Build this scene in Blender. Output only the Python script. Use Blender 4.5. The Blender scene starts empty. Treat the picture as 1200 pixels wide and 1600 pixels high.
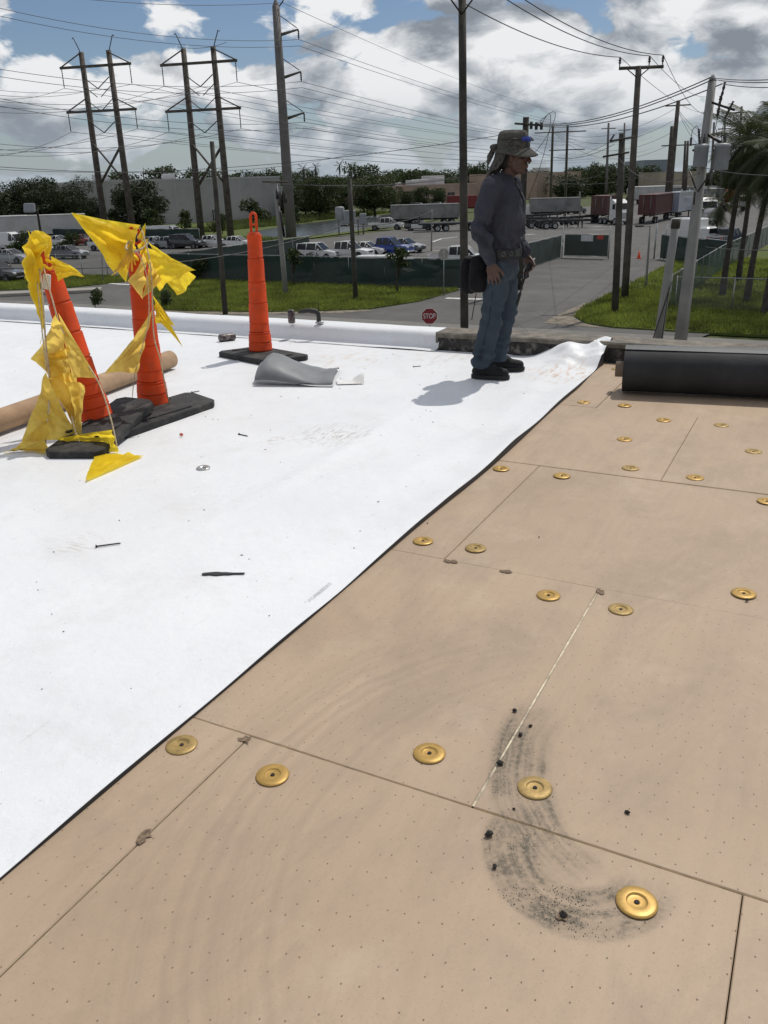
import bpy, math, random
from mathutils import Vector, Matrix, noise as mnoise
import numpy as np
SC = bpy.context.scene
COL = SC.collection
PI = math.pi
R = math.radians
# ---------------------------------------------------------------- camera, sky, sun, exposure
cam_d = bpy.data.cameras.new('camera'); cam = bpy.data.objects.new('camera', cam_d); COL.objects.link(cam)
cam_d.sensor_fit = 'VERTICAL'; cam_d.angle_y = 2*math.atan(800/1300); cam_d.clip_end = 6000; cam_d.clip_start = .05
PITCH, ROLL = R(21.756), R(-1.6)
cam.matrix_world = Matrix.Translation((0, 0, 1.4)) @ Matrix.Rotation(PI/2-PITCH, 4, 'X') @ Matrix.Rotation(ROLL, 4, 'Z')
SC.camera = cam
SC.view_settings.view_transform = 'Standard'; SC.view_settings.look = 'None'
SC.view_settings.exposure = -0.10; SC.view_settings.gamma = 1
SUN_AZ, SUN_EL = R(40.0), R(60.0)
SUN = Vector((math.sin(SUN_AZ)*math.cos(SUN_EL), math.cos(SUN_AZ)*math.cos(SUN_EL), math.sin(SUN_EL)))
sd = bpy.data.lights.new('sun', 'SUN'); sd.energy = 3.1; sd.angle = R(.55); sd.color = (1, .95, .87)
so = bpy.data.objects.new('sun', sd); COL.objects.link(so); so.rotation_euler = SUN.to_track_quat('Z', 'Y').to_euler(); so.location = (20, 25, 60)

world = bpy.data.worlds.new('World'); SC.world = world; world.use_nodes = True
class NT:
    def __init__(s, tree): s.t = tree; s.n = tree.nodes; s.l = tree.links
    def new(s, ty, **kw):
        n = s.n.new(ty)
        for k, val in kw.items():
            if k == 'ins':
                for i, x in val.items():
                    if hasattr(x, 'is_linked') or hasattr(x, 'links'): s.l.new(x, n.inputs[i])
                    else: n.inputs[i].default_value = x
            else: setattr(n, k, val)
        return n
    def math(s, op, a, b=None, c=None, clamp=False):
        n = s.n.new('ShaderNodeMath'); n.operation = op; n.use_clamp = clamp
        for i, x in enumerate((a, b, c)):
            if x is None: continue
            if isinstance(x, (int, float)): n.inputs[i].default_value = x
            else: s.l.new(x, n.inputs[i])
        return n.outputs[0]
    def vmath(s, op, a, b=None):
        n = s.n.new('ShaderNodeVectorMath'); n.operation = op
        for i, x in enumerate((a, b)):
            if x is None: continue
            if isinstance(x, (tuple, list, Vector)): n.inputs[i].default_value = tuple(x)
            else: s.l.new(x, n.inputs[i])
        return n.outputs[0]
    def noise(s, vec, scale, detail=4, rough=.5, out=0, **kw):
        n = s.n.new('ShaderNodeTexNoise'); n.inputs['Scale'].default_value = scale
        n.inputs['Detail'].default_value = detail; n.inputs['Roughness'].default_value = rough
        for k, x in kw.items(): n.inputs[k].default_value = x
        if vec is not None: s.l.new(vec, n.inputs['Vector'])
        return n.outputs[out]
    def ramp(s, fac, stops, interp='LINEAR'):
        n = s.n.new('ShaderNodeValToRGB'); n.color_ramp.interpolation = interp
        e = n.color_ramp.elements
        while len(e) < len(stops): e.new(.5)
        for el, (p, c) in zip(e, stops):
            el.position = p; el.color = (c, c, c, 1) if isinstance(c, (int, float)) else (*c, 1)
        s.l.new(fac, n.inputs[0]); return n.outputs[0]
    def mix(s, fac, a, b, blend='MIX'):
        n = s.n.new('ShaderNodeMix'); n.data_type = 'RGBA'; n.blend_type = blend
        for i, x in ((0, fac), (6, a), (7, b)):
            if isinstance(x, (int, float)): n.inputs[i].default_value = x
            elif isinstance(x, (tuple, list)): n.inputs[i].default_value = (*x[:3], 1)
            else: s.l.new(x, n.inputs[i])
        return n.outputs[2]

def build_sky():
    t = NT(world.node_tree); t.n.clear()
    out = t.new('ShaderNodeOutputWorld'); bg = t.new('ShaderNodeBackground')
    sky = t.new('ShaderNodeTexSky', sky_type='NISHITA', sun_disc=False, sun_elevation=SUN_EL, sun_rotation=SUN_AZ,
                air_density=1.0, dust_density=.4, ozone_density=1.5)
    d = t.new('ShaderNodeTexCoord').outputs['Generated']
    blue = t.mix(1.0, sky.outputs[0], (.062, .066, .074), 'MULTIPLY')
    dz = t.new('ShaderNodeSeparateXYZ', ins={0: d}).outputs['Z']
    # cumulus: fractal noise on the direction, flattened a little, with domain warp
    q = t.vmath('MULTIPLY', d, (1, 1, 2.1))
    q = t.vmath('ADD', q, (9.1, 0.4, 2.2))
    wv = t.noise(q, 7.0, 3, .5, out=1)
    wv = t.vmath('MULTIPLY', t.vmath('SUBTRACT', wv, (.5, .5, .5)), (.085, .085, .085))
    p = t.vmath('ADD', q, wv)
    def dens(vec):
        big = t.noise(vec, 3.0, 2, .5)
        fine = t.noise(vec, 11.0, 9, .60)
        vo = t.new('ShaderNodeTexVoronoi', ins={'Vector': vec, 'Scale': 12.5})
        puff = t.math('SUBTRACT', 1.0, vo.outputs['Distance'])
        return t.math('ADD', t.math('ADD', t.math('MULTIPLY', big, .58), t.math('MULTIPLY', fine, .42)), t.math('MULTIPLY', puff, .26))
    n0 = dens(p)
    n1 = dens(t.vmath('ADD', p, tuple(x*s for x, s in zip(SUN*.05, (1, 1, 2.1)))))
    hor = t.ramp(dz, [(0.0, 1.0), (.16, 0.0)])
    n0b = t.math('ADD', n0, t.math('MULTIPLY', hor, .035))
    cover = t.ramp(n0b, [(.560, 0.0), (.604, 1.0)], 'EASE')
    thick = t.ramp(n0b, [(.60, 0.0), (.76, 1.0)])
    lit = t.math('MULTIPLY_ADD', t.math('SUBTRACT', n0, n1), 5.0, .63)
    shade = t.math('SUBTRACT', lit, t.math('MULTIPLY', thick, .40))
    shade = t.math('ADD', shade, t.math('MULTIPLY', t.math('SUBTRACT', t.noise(p, 24, 8, .64), .5), 1.0), clamp=True)
    ccol = t.ramp(shade, [(0.0, (.25, .28, .325)), (.16, (.32, .35, .395)), (.40, (.52, .55, .59)), (.84, (.92, .93, .94))])
    c = t.mix(cover, blue, ccol)
    # far air near the horizon
    hz = t.ramp(dz, [(0.0, .80), (.045, .36), (.10, .05), (.2, 0.0)], 'EASE')
    c = t.mix(hz, c, (.37, .44, .50))
    t.l.new(c, bg.inputs[0]); bg.inputs[1].default_value = 1.0; world.cycles.sampling_method = 'MANUAL'; world.cycles.sample_map_resolution = 512
    t.l.new(bg.outputs[0], out.inputs[0])
build_sky()

# ---------------------------------------------------------------- helpers
rnd = random.Random(7)
GZ = -6.1                                    # street level; the roof surface is z = 0
CU, SU = math.cos(R(62.3)), math.sin(R(62.3))
def W(u, v, z=GZ):                           # the site's own grid: u away from the building, v along the street
    return Vector((u*CU+v*SU, u*SU-v*CU, z))
ROT_V, ROT_U = R(-27.7), R(62.3)             # headings of +v and +u

def nsm(p, s=1.0, seed=0.0): return mnoise.noise(Vector((p[0]*s+seed, p[1]*s-seed, p[2]*s+.37*seed)))

class MB:
    def __init__(s): s.v = []; s.f = []; s.m = []; s.sm = []
    def add(s, vs, fs, mi=0, smooth=False):
        o = len(s.v); s.v += [tuple(x) for x in vs]
        for f in fs: s.f.append(tuple(i+o for i in f)); s.m.append(mi); s.sm.append(smooth)
        return s
    def box(s, c, size, rz=0, rx=0, ry=0, mi=0, bev=0):
        M = Matrix.Translation(c) @ Matrix.Rotation(rz, 4, 'Z') @ Matrix.Rotation(ry, 4, 'Y') @ Matrix.Rotation(rx, 4, 'X')
        x, y, z = (a/2 for a in size)
        if bev:
            b = min(bev, x*.9, y*.9, z*.9)
            vs = []; fs = []
            for (zz, i) in ((-z, b), (-z+b, 0), (z-b, 0), (z, b)):
                vs += [M @ Vector(p) for p in ((-x+i+b, -y+i, zz), (x-i-b, -y+i, zz), (x-i, -y+i+b, zz), (x-i, y-i-b, zz), (x-i-b, y-i, zz), (-x+i+b, y-i, zz), (-x+i, y-i-b, zz), (-x+i, -y+i+b, zz))]
            for k in range(3):
                for j in range(8): fs.append((k*8+j, k*8+(j+1) % 8, k*8+8+(j+1) % 8, k*8+8+j))
            fs += [tuple(reversed(range(8))), tuple(range(24, 32))]
            return s.add(vs, fs, mi)
        vs = [M @ Vector((a*x, b*y, c_*z)) for a in (-1, 1) for b in (-1, 1) for c_ in (-1, 1)]
        return s.add(vs, [(0, 1, 3, 2), (4, 6, 7, 5), (0, 4, 5, 1), (2, 3, 7, 6), (0, 2, 6, 4), (1, 5, 7, 3)], mi)
    def tube(s, pts, rad, n=8, mi=0, caps=True, smooth=True, flat=1.0):
        pts = [Vector(p) for p in pts]
        if not isinstance(rad, (list, tuple)): rad = [rad]*len(pts)
        ref = None; vs = []; fs = []
        for i, p in enumerate(pts):
            t = (pts[min(i+1, len(pts)-1)]-pts[max(i-1, 0)])
            t = t.normalized() if t.length > 1e-9 else Vector((0, 0, 1))
            if ref is None: ref = Vector((1, 0, 0)) if abs(t.x) < .8 else Vector((0, 1, 0))
            a = (ref-t*ref.dot(t)).normalized(); ref = a; b = t.cross(a)
            for k in range(n):
                an = 2*PI*k/n; vs.append(p+a*(rad[i]*math.cos(an))+b*(rad[i]*flat*math.sin(an)))
        for i in range(len(pts)-1):
            for k in range(n): fs.append((i*n+k, i*n+(k+1) % n, i*n+n+(k+1) % n, i*n+n+k))
        s.add(vs, fs, mi, smooth)
        if caps:
            o = len(s.v)-len(vs)
            s.f += [tuple(o+k for k in reversed(range(n))), tuple(o+len(vs)-n+k for k in range(n))]; s.m += [mi, mi]; s.sm += [False, False]
        return s
    def lathe(s, prof, n=16, M=None, mi=0, smooth=True):
        M = M or Matrix(); vs = []; fs = []
        for (r, z) in prof:
            for k in range(n): vs.append(M @ Vector((r*math.cos(2*PI*k/n), r*math.sin(2*PI*k/n), z)))
        for i in range(len(prof)-1):
            for k in range(n): fs.append((i*n+k, i*n+(k+1) % n, i*n+n+(k+1) % n, i*n+n+k))
        return s.add(vs, fs, mi, smooth)
    def prism(s, poly, z0, z1, mi=0):
        n = len(poly); vs = [(p[0], p[1], z0) for p in poly]+[(p[0], p[1], z1) for p in poly]
        fs = [(i, (i+1) % n, n+(i+1) % n, n+i) for i in range(n)]+[tuple(reversed(range(n))), tuple(range(n, 2*n))]
        return s.add(vs, fs, mi)
    def quad(s, a, b, c, d, mi=0): return s.add([a, b, c, d], [(0, 1, 2, 3)], mi)
    def ellipsoid(s, c, r, M=None, n=14, k=9, mi=0):
        M = (M or Matrix()); vs = []; fs = []
        for i in range(k+1):
            th = PI*i/k
            for j in range(n):
                ph = 2*PI*j/n
                vs.append(Vector(c)+M @ Vector((r[0]*math.sin(th)*math.cos(ph), r[1]*math.sin(th)*math.sin(ph), r[2]*math.cos(th))))
        for i in range(k):
            for j in range(n): fs.append((i*n+j, i*n+n+j, i*n+n+(j+1) % n, i*n+(j+1) % n))
        return s.add(vs, fs, mi, True)
    def mesh(s, name, mats):
        me = bpy.data.meshes.new(name); me.from_pydata(s.v, [], s.f)
        for m in (mats if isinstance(mats, (list, tuple)) else [mats]): me.materials.append(m)
        me.polygons.foreach_set('material_index', s.m); me.polygons.foreach_set('use_smooth', s.sm); me.update()
        return me
    def build(s, name, mats, parent=None, loc=None, rz=0):
        o = bpy.data.objects.new(name, s.mesh(name, mats)); COL.objects.link(o)
        if parent is not None: o.parent = parent
        if loc is not None: o.location = loc
        o.rotation_euler.z = rz
        return o

def tag(o, label=None, cat=None, group=None, kind=None):
    for k, x in (('label', label), ('category', cat), ('group', group), ('kind', kind)):
        if x: o[k] = x
    return o
def empty(name, loc=(0, 0, 0), rz=0, label=None, cat=None, group=None):
    o = bpy.data.objects.new(name, None); COL.objects.link(o); o.location = loc; o.rotation_euler.z = rz; o.empty_display_size = .2
    return tag(o, label, cat, group)
def copy_tree(o, parent=None, **kw):
    c = o.copy(); COL.objects.link(c); c.parent = parent
    for ch in o.children: copy_tree(ch, c)
    return c
def inst(name, me, parent=None, loc=(0, 0, 0), rz=0, sc=None):
    o = bpy.data.objects.new(name, me); COL.objects.link(o); o.parent = parent; o.location = loc; o.rotation_euler.z = rz
    if sc is not None: o.scale = (sc, sc, sc) if isinstance(sc, (int, float)) else sc
    return o

MATS = {}
def M(name, col, rough=.7, metal=0., var=.12, scale=4., bump=0., bscale=40., spec=.5, pos=True, dirt=None, trans=0., coat=0.):
    if name in MATS: return MATS[name]
    m = bpy.data.materials.new(name); m.use_nodes = True; t = NT(m.node_tree); t.n.clear()
    out = t.new('ShaderNodeOutputMaterial'); b = t.new('ShaderNodeBsdfPrincipled')
    tc = t.new('ShaderNodeTexCoord').outputs['Object'] if not pos else t.new('ShaderNodeNewGeometry').outputs['Position']
    c = col
    if var:
        f = t.noise(tc, scale, 6, .6)
        lo = tuple(x*(1-var*1.6) for x in col); hi = tuple(min(1, x*(1+var*1.6)) for x in col)
        c = t.ramp(f, [(.3, lo), (.7, hi)])
    if dirt:
        f2 = t.ramp(t.noise(tc, dirt[1], 7, .65), [(.5, 0.), (.68, dirt[2])])
        c = t.mix(f2, c, dirt[0])
    if isinstance(c, tuple): b.inputs['Base Color'].default_value = (*c, 1)
    else: t.l.new(c, b.inputs['Base Color'])
    b.inputs['Roughness'].default_value = rough; b.inputs['Metallic'].default_value = metal
    b.inputs['Specular IOR Level'].default_value = spec; b.inputs['Coat Weight'].default_value = coat
    if bump:
        bn = t.new('ShaderNodeBump', ins={'Height': t.noise(tc, bscale, 5, .6)}); bn.inputs['Strength'].default_value = bump; bn.inputs['Distance'].default_value = .02
        t.l.new(bn.outputs[0], b.inputs['Normal'])
    sh = b.outputs[0]
    if trans:
        tr = t.new('ShaderNodeBsdfTranslucent')
        if isinstance(c, tuple): tr.inputs[0].default_value = (*c, 1)
        else: t.l.new(c, tr.inputs[0])
        mx = t.new('ShaderNodeMixShader'); mx.inputs[0].default_value = trans
        t.l.new(sh, mx.inputs[1]); t.l.new(tr.outputs[0], mx.inputs[2]); sh = mx.outputs[0]
    t.l.new(sh, out.inputs[0]); MATS[name] = m
    return m
def text_mesh(txt, size, extr=.0):
    c = bpy.data.curves.new('lettering', 'FONT'); c.body = txt; c.size = size; c.align_x = 'CENTER'; c.align_y = 'CENTER'; c.extrude = extr
    o = bpy.data.objects.new('lettering_tmp', c); COL.objects.link(o)
    dg = bpy.context.evaluated_depsgraph_get(); me = bpy.data.meshes.new_from_object(o.evaluated_get(dg))
    bpy.data.objects.remove(o); bpy.data.curves.remove(c); return me
def remeshed(mb, voxel, smooth=4, name='shape'):
    me = mb.mesh(name, [])
    o = bpy.data.objects.new('remesh_tmp', me); COL.objects.link(o)
    r = o.modifiers.new('r', 'REMESH'); r.mode = 'VOXEL'; r.voxel_size = voxel; r.use_smooth_shade = True
    if smooth:
        sm = o.modifiers.new('s', 'SMOOTH'); sm.iterations = smooth; sm.factor = .5
    dg = bpy.context.evaluated_depsgraph_get(); res = bpy.data.meshes.new_from_object(o.evaluated_get(dg))
    bpy.data.objects.remove(o); bpy.data.meshes.remove(me); res.name = name
    res.polygons.foreach_set('use_smooth', [True]*len(res.polygons)); return res
def obj(name, me, mat, parent=None):
    me.materials.clear(); me.materials.append(mat); o = bpy.data.objects.new(name, me); COL.objects.link(o); o.parent = parent; return o

# ---------------------------------------------------------------- materials of the roof
def mat_board():
    m = bpy.data.materials.new('board_facer'); m.use_nodes = True; t = NT(m.node_tree); t.n.clear()
    out = t.new('ShaderNodeOutputMaterial'); b = t.new('ShaderNodeBsdfPrincipled')
    pos = t.new('ShaderNodeNewGeometry').outputs['Position']
    mp = t.new('ShaderNodeMapping', ins={'Vector': pos}); mp.inputs['Rotation'].default_value = (0, 0, R(-62.3)); p = mp.outputs[0]
    rand = t.new('ShaderNodeObjectInfo').outputs['Random']
    base = t.ramp(t.noise(p, 1.3, 5, .6), [(.3, (.36, .266, .186)), (.7, (.435, .328, .234))])
    base = t.mix(t.math('MULTIPLY', rand, .35), base, (.46, .335, .235))
    # faint lengthwise machine streaks and fine grain
    st = t.new('ShaderNodeMapping', ins={'Vector': p}); st.inputs['Scale'].default_value = (.35, 9, 1)
    base = t.mix(t.ramp(t.noise(st.outputs[0], 2.2, 4, .6), [(.42, 0.), (.62, .28)]), base, (.36, .265, .18))
    base = t.mix(t.ramp(t.noise(p, 95, 3, .7), [(.5, 0.), (.75, .22)]), base, (.30, .22, .15))
    base = t.mix(t.ramp(t.noise(p, 3.1, 8, .7), [(.52, 0.), (.72, .5)]), base, (.29, .225, .165))
    gm = t.new('ShaderNodeMapping', ins={'Vector': p}); gm.inputs['Scale'].default_value = (.8, 1.7, 1); gm.inputs['Rotation'].default_value = (0, 0, .4)
    base = t.mix(t.ramp(t.noise(gm.outputs[0], 1.6, 9, .74, Distortion=.8), [(.46, 0.), (.66, .45)]), base, (.25, .195, .14))
    base = t.mix(t.ramp(t.noise(gm.outputs[0], 5.5, 9, .8, Distortion=1.6), [(.60, 0.), (.72, .45)]), base, (.19, .15, .11))
    base = t.mix(t.ramp(t.noise(p, 2.3, 6, .7), [(.56, 0.), (.72, .35)]), base, (.52, .42, .32))
    base = t.mix(t.ramp(t.noise(p, 210, 3, .7), [(.60, 0.), (.72, .5)]), base, (.17, .13, .09))
    # perforation dimples
    vm = t.new('ShaderNodeMapping', ins={'Vector': p}); vm.inputs['Scale'].default_value = (16, 23, 0)
    vo = t.new('ShaderNodeTexVoronoi', voronoi_dimensions='2D', ins={'Vector': vm.outputs[0], 'Scale': 1.0, 'Randomness': .55})
    dot = t.ramp(vo.outputs['Distance'], [(.020, 1.), (.046, 0.)])
    keep = t.ramp(vo.outputs['Color'], [(.08, .25), (.35, 1.)])
    dot = t.math('MULTIPLY', dot, keep)
    base = t.mix(t.math('MULTIPLY', dot, .85), base, (.09, .065, .045))
    # wheel scuffs: a tight dark curl and a long pale tread sweep
    def arc(cx, cy, r0, r1, deg, spread):
        q = t.vmath('SUBTRACT', pos, (cx, cy, 0)); s = t.new('ShaderNodeSeparateXYZ', ins={0: q})
        wob = t.math('MULTIPLY', t.math('SUBTRACT', t.noise(pos, 4, 3, .6), .5), .05)
        d = t.math('ADD', t.math('POWER', t.math('ADD', t.math('MULTIPLY', s.outputs[0], s.outputs[0]), t.math('MULTIPLY', s.outputs[1], s.outputs[1])), .5), wob)
        e = (r1-r0)*.12
        band = t.math('MULTIPLY', t.new('ShaderNodeMapRange', interpolation_type='SMOOTHSTEP', ins={0: d, 1: r0-e, 2: r0+e}).outputs[0],
                      t.new('ShaderNodeMapRange', interpolation_type='SMOOTHSTEP', ins={0: d, 1: r1+e, 2: r1-e}).outputs[0])
        ca = t.math('DIVIDE', t.math('ADD', t.math('MULTIPLY', s.outputs[0], math.cos(R(deg))), t.math('MULTIPLY', s.outputs[1], math.sin(R(deg)))), t.math('MAXIMUM', d, .01))
        gate = t.new('ShaderNodeMapRange', interpolation_type='SMOOTHSTEP', ins={0: ca, 1: math.cos(R(spread)), 2: math.cos(R(spread*.45))}).outputs[0]
        return d, t.math('MULTIPLY', band, gate)
    d1, a1 = arc(.415, 1.425, .095, .222, 225, 115)
    d4, a4 = arc(.82, 1.63, .43, .575, 176, 42)
    spk = t.ramp(t.noise(pos, 85, 7, .8), [(.38, .1), (.60, 1.)])
    pat = t.ramp(t.noise(pos, 8, 5, .65), [(.42, .0), (.56, 1.)])
    rings = t.ramp(t.noise(t.new('ShaderNodeCombineXYZ', ins={0: d1}).outputs[0], 46, 3, .6), [(.36, .25), (.58, 1.)])
    rings4 = t.ramp(t.noise(t.new('ShaderNodeCombineXYZ', ins={0: d4, 1: .7}).outputs[0], 40, 3, .6), [(.38, .2), (.6, .9)])
    s1 = t.math('MULTIPLY', t.math('MAXIMUM', t.math('MULTIPLY', a1, rings), t.math('MULTIPLY', a4, rings4)), t.math('ADD', t.math('MULTIPLY', t.math('MULTIPLY', spk, pat), 1.2), .36), clamp=True)
    base = t.mix(s1, base, (.115, .094, .066))
    d2, a2 = arc(.66, 1.28, .88, 1.27, 168, 75)
    r2 = t.ramp(t.noise(t.new('ShaderNodeCombineXYZ', ins={0: d2}).outputs[0], 26, 3, .6), [(.42, 0.), (.60, .34)])
    base = t.mix(t.math('MULTIPLY', a2, r2), base, (.27, .205, .145))
    d3, a3 = arc(2.7, 1.3, 1.35, 1.62, 160, 50)
    base = t.mix(t.math('MULTIPLY', a3, t.ramp(t.noise(t.new('ShaderNodeCombineXYZ', ins={0: d3}).outputs[0], 30, 3, .6), [(.42, 0.), (.62, .2)])), base, (.27, .20, .14))
    t.l.new(base, b.inputs['Base Color']); b.inputs['Roughness'].default_value = .62; b.inputs['Specular IOR Level'].default_value = .38
    hh = t.math('SUBTRACT', t.math('MULTIPLY', t.noise(p, 130, 4, .65), .12), dot)
    bn = t.new('ShaderNodeBump', ins={'Height': hh}); bn.inputs['Strength'].default_value = .45; bn.inputs['Distance'].default_value = .004
    bn2 = t.new('ShaderNodeBump', ins={'Height': t.noise(p, 2.2, 3, .5), 'Normal': bn.outputs[0]}); bn2.inputs['Strength'].default_value = .35; bn2.inputs['Distance'].default_value = .02
    t.l.new(bn2.outputs[0], b.inputs['Normal']); t.l.new(b.outputs[0], out.inputs[0]); return m
def mat_membrane():
    m = bpy.data.materials.new('white_membrane'); m.use_nodes = True; t = NT(m.node_tree); t.n.clear()
    out = t.new('ShaderNodeOutputMaterial'); b = t.new('ShaderNodeBsdfPrincipled')
    pos = t.new('ShaderNodeNewGeometry').outputs['Position']
    mp = t.new('ShaderNodeMapping', ins={'Vector': pos}); mp.inputs['Rotation'].default_value = (0, 0, R(-62.3)); p = mp.outputs[0]
    c = t.ramp(t.noise(p, .9, 5, .6), [(.3, (.68, .695, .72)), (.7, (.745, .76, .78))])
    # walked-on dirt: soft smears, scuff lines, specks, rust traces
    c = t.mix(t.ramp(t.noise(p, 2.6, 8, .72), [(.52, 0.), (.74, .24)]), c, (.48, .45, .41))
    sx = t.new('ShaderNodeMapping', ins={'Vector': p}); sx.inputs['Scale'].default_value = (1.2, 5, 1); sx.inputs['Rotation'].default_value = (0, 0, .5)
    c = t.mix(t.ramp(t.noise(sx.outputs[0], 3.4, 9, .78, Distortion=1.2), [(.61, 0.), (.72, .5)]), c, (.38, .35, .32))
    c = t.mix(t.ramp(t.noise(p, 60, 2, .5), [(.74, 0.), (.79, .5)]), c, (.22, .20, .19))
    # ring prints of buckets and boots
    vo = t.new('ShaderNodeTexVoronoi', ins={'Vector': p, 'Scale': 1.35, 'Randomness': 1.0})
    ring = t.math('ABSOLUTE', t.math('SUBTRACT', t.math('ADD', vo.outputs['Distance'], t.math('MULTIPLY', t.noise(p, 11, 4, .7), .05)), .085))
    ring = t.math('MULTIPLY', t.ramp(ring, [(.004, .45), (.016, 0.)]), t.ramp(t.noise(p, 3, 2, .5), [(.48, 0.), (.56, 1.)]))
    c = t.mix(ring, c, (.45, .41, .37))
    def patch(c, x, y, r, col, amt, sc, stretch):
        mm = t.new('ShaderNodeMapping', ins={'Vector': p}); mm.inputs['Scale'].default_value = stretch
        n = t.new('ShaderNodeVectorMath'); n.operation = 'DISTANCE'; t.l.new(pos, n.inputs[0]); n.inputs[1].default_value = (x, y, .02)
        k = t.new('ShaderNodeMapRange', ins={0: n.outputs['Value'], 1: r, 2: r*.25}).outputs[0]
        f = t.math('MULTIPLY', k, t.ramp(t.noise(mm.outputs[0], sc, 7, .7), [(.5, 0.), (.62, amt)]))
        return t.mix(f, c, col)
    c = patch(c, *(1.406, 6.207), .42, (.52, .30, .16), .75, 7, (1, 4, 1))
    c = patch(c, *(-0.260, 6.967), .45, (.55, .42, .28), .5, 6, (1, 2, 1))
    c = patch(c, *(0.518, 6.939), .5, (.50, .43, .36), .5, 6, (1, 3, 1))
    c = patch(c, *(-0.291, 4.761), .30, (.33, .27, .23), .8, 12, (1, 4, 1))
    c = patch(c, *(-0.622, 4.662), .10, (.36, .31, .27), .8, 22, (1, 1, 1))
    c = patch(c, *(-1.302, 3.227), .16, (.48, .42, .36), .7, 12, (5, 1, 1))
    t.l.new(c, b.inputs['Base Color']); b.inputs['Roughness'].default_value = .48; b.inputs['Specular IOR Level'].default_value = .35
    bn = t.new('ShaderNodeBump', ins={'Height': t.noise(p, 5, 5, .6)}); bn.inputs['Strength'].default_value = .40; bn.inputs['Distance'].default_value = .03
    bn2 = t.new('ShaderNodeBump', ins={'Height': t.noise(p, 160, 3, .6), 'Normal': bn.outputs[0]}); bn2.inputs['Strength'].default_value = .10; bn2.inputs['Distance'].default_value = .003
    t.l.new(bn2.outputs[0], b.inputs['Normal']); t.l.new(b.outputs[0], out.inputs[0]); return m
BOARD = mat_board(); MEMB = mat_membrane()
FOAM = M('board_foam', (.62, .52, .34), .9, var=.15, scale=30)
BLACKM = M('membrane_black_back', (.018, .018, .02), .6, var=.2, scale=8)
DECK = M('roof_deck', (.05, .045, .04), .9)
GOLD = M('gold_zinc', (.41, .255, .068), .44, .42, var=.10, scale=60)
GOLD2 = M('gold_zinc_dull', (.33, .225, .08), .52, .38, var=.2, scale=50)
STEELD = M('dark_steel', (.035, .03, .028), .45, .7)
RUBBER = M('black_rubber', (.016, .016, .017), .72, var=.3, scale=14, bump=.3, bscale=60, dirt=((.10, .09, .08), 9, .5))
ORANGE = M('orange_plastic', (.60, .060, .010), .62, spec=.25, var=.10, scale=7, dirt=((.33, .07, .03), 13, .45), bump=.08, bscale=30)
YELLOW = M('yellow_plastic_film', (.93, .69, .05), .45, spec=.25, var=.10, scale=9, trans=.68)
YELLOW_B = M('yellow_plastic_film_faded', (.88, .66, .15), .45, spec=.25, var=.12, scale=9, trans=.68)
ROPE = M('dirty_white_cord', (.52, .42, .27), .85, var=.2, scale=60)
CARD = M('cardboard', (.37, .25, .15), .8, var=.12, scale=8, bump=.15, bscale=30, dirt=((.22, .14, .08), 5, .5))
GREYM = M('grey_membrane', (.17, .18, .19), .5, var=.1, scale=6)
CONC_OLD = M('old_parapet_concrete', (.175, .155, .128), .9, var=.25, scale=9, bump=.8, bscale=22, dirt=((.06, .055, .05), 6, .8))
TAR = M('tar_coating', (.028, .026, .025), .7, var=.4, scale=11, bump=.9, bscale=26, dirt=((.21, .19, .165), 17, .9))
WALLP = M('painted_block_wall', (.55, .53, .49), .85, var=.08, scale=.6)

# ---------------------------------------------------------------- the building we stand on
bld = MB()
bld.prism([W(u, v)[:2] for u, v in ((-14, -22), (-14, 14), (6.98, 14), (6.98, -22))], GZ-.05, -.16)
BLD = tag(bld.build('flat_roofed_building', WALLP), 'low flat-roofed building whose half-finished roof fills the foreground', 'building')
MB().prism([W(u, v)[:2] for u, v in ((-13.9, -21.9), (-13.9, 13.9), (6.9, 13.9), (6.9, -21.9))], -.158, -.056).build('roof_deck', DECK, BLD)
ROWS = [(-2.27, -1.02, .03), (-1.02, .235, -.57), (.235, 1.495, -1.215), (1.495, 2.755, -.57), (2.755, 4.01, -1.185), (4.01, 5.265, -.575), (5.265, 6.66, -1.2)]
RB = random.Random(3)
for (u0, u1, j) in ROWS:
    v = j-1.25*2
    while v < 5.0:
        a, b_ = v, v+1.25
        v += 1.25
        if b_ < -1.75: continue
        g = .0013; lit = abs(a+.57) < .02 and abs(u0-1.495) < .01
        z = RB.uniform(-.0028, .0012)
        if lit: a += .0035
        e = .0022
        mb = MB()
        def rim(i, zz, n=7):
            pts = []
            cs = [(u0+g+i, a+g+i), (u0+g+i, b_-g-i), (u1-g-i, b_-g-i), (u1-g-i, a+g+i)]
            for k in range(4):
                p0, p1 = cs[k], cs[(k+1) % 4]
                for q in range(n):
                    f = q/n; pu, pv = p0[0]+(p1[0]-p0[0])*f, p0[1]+(p1[1]-p0[1])*f
                    jt = .0016*mnoise.noise(Vector((pu*9, pv*9, 2.)))
                    pts.append(W(pu+jt, pv+jt, zz))
            return pts
        n = 28
        vs = rim(0, -.055)+rim(0, z-e)+rim(e, z)
        fs = [(k*n+i, k*n+n+i, k*n+n+(i+1) % n, k*n+(i+1) % n) for k in range(2) for i in range(n)]
        mb.add(vs, fs[:n], 1); mb.add(vs[n:], [tuple(x-n for x in f) for f in fs[n:]], 0); mb.add(vs[2*n:], [tuple(reversed(range(n)))], 0)
        mb.build('insulation_board', [BOARD, FOAM], BLD)
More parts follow.
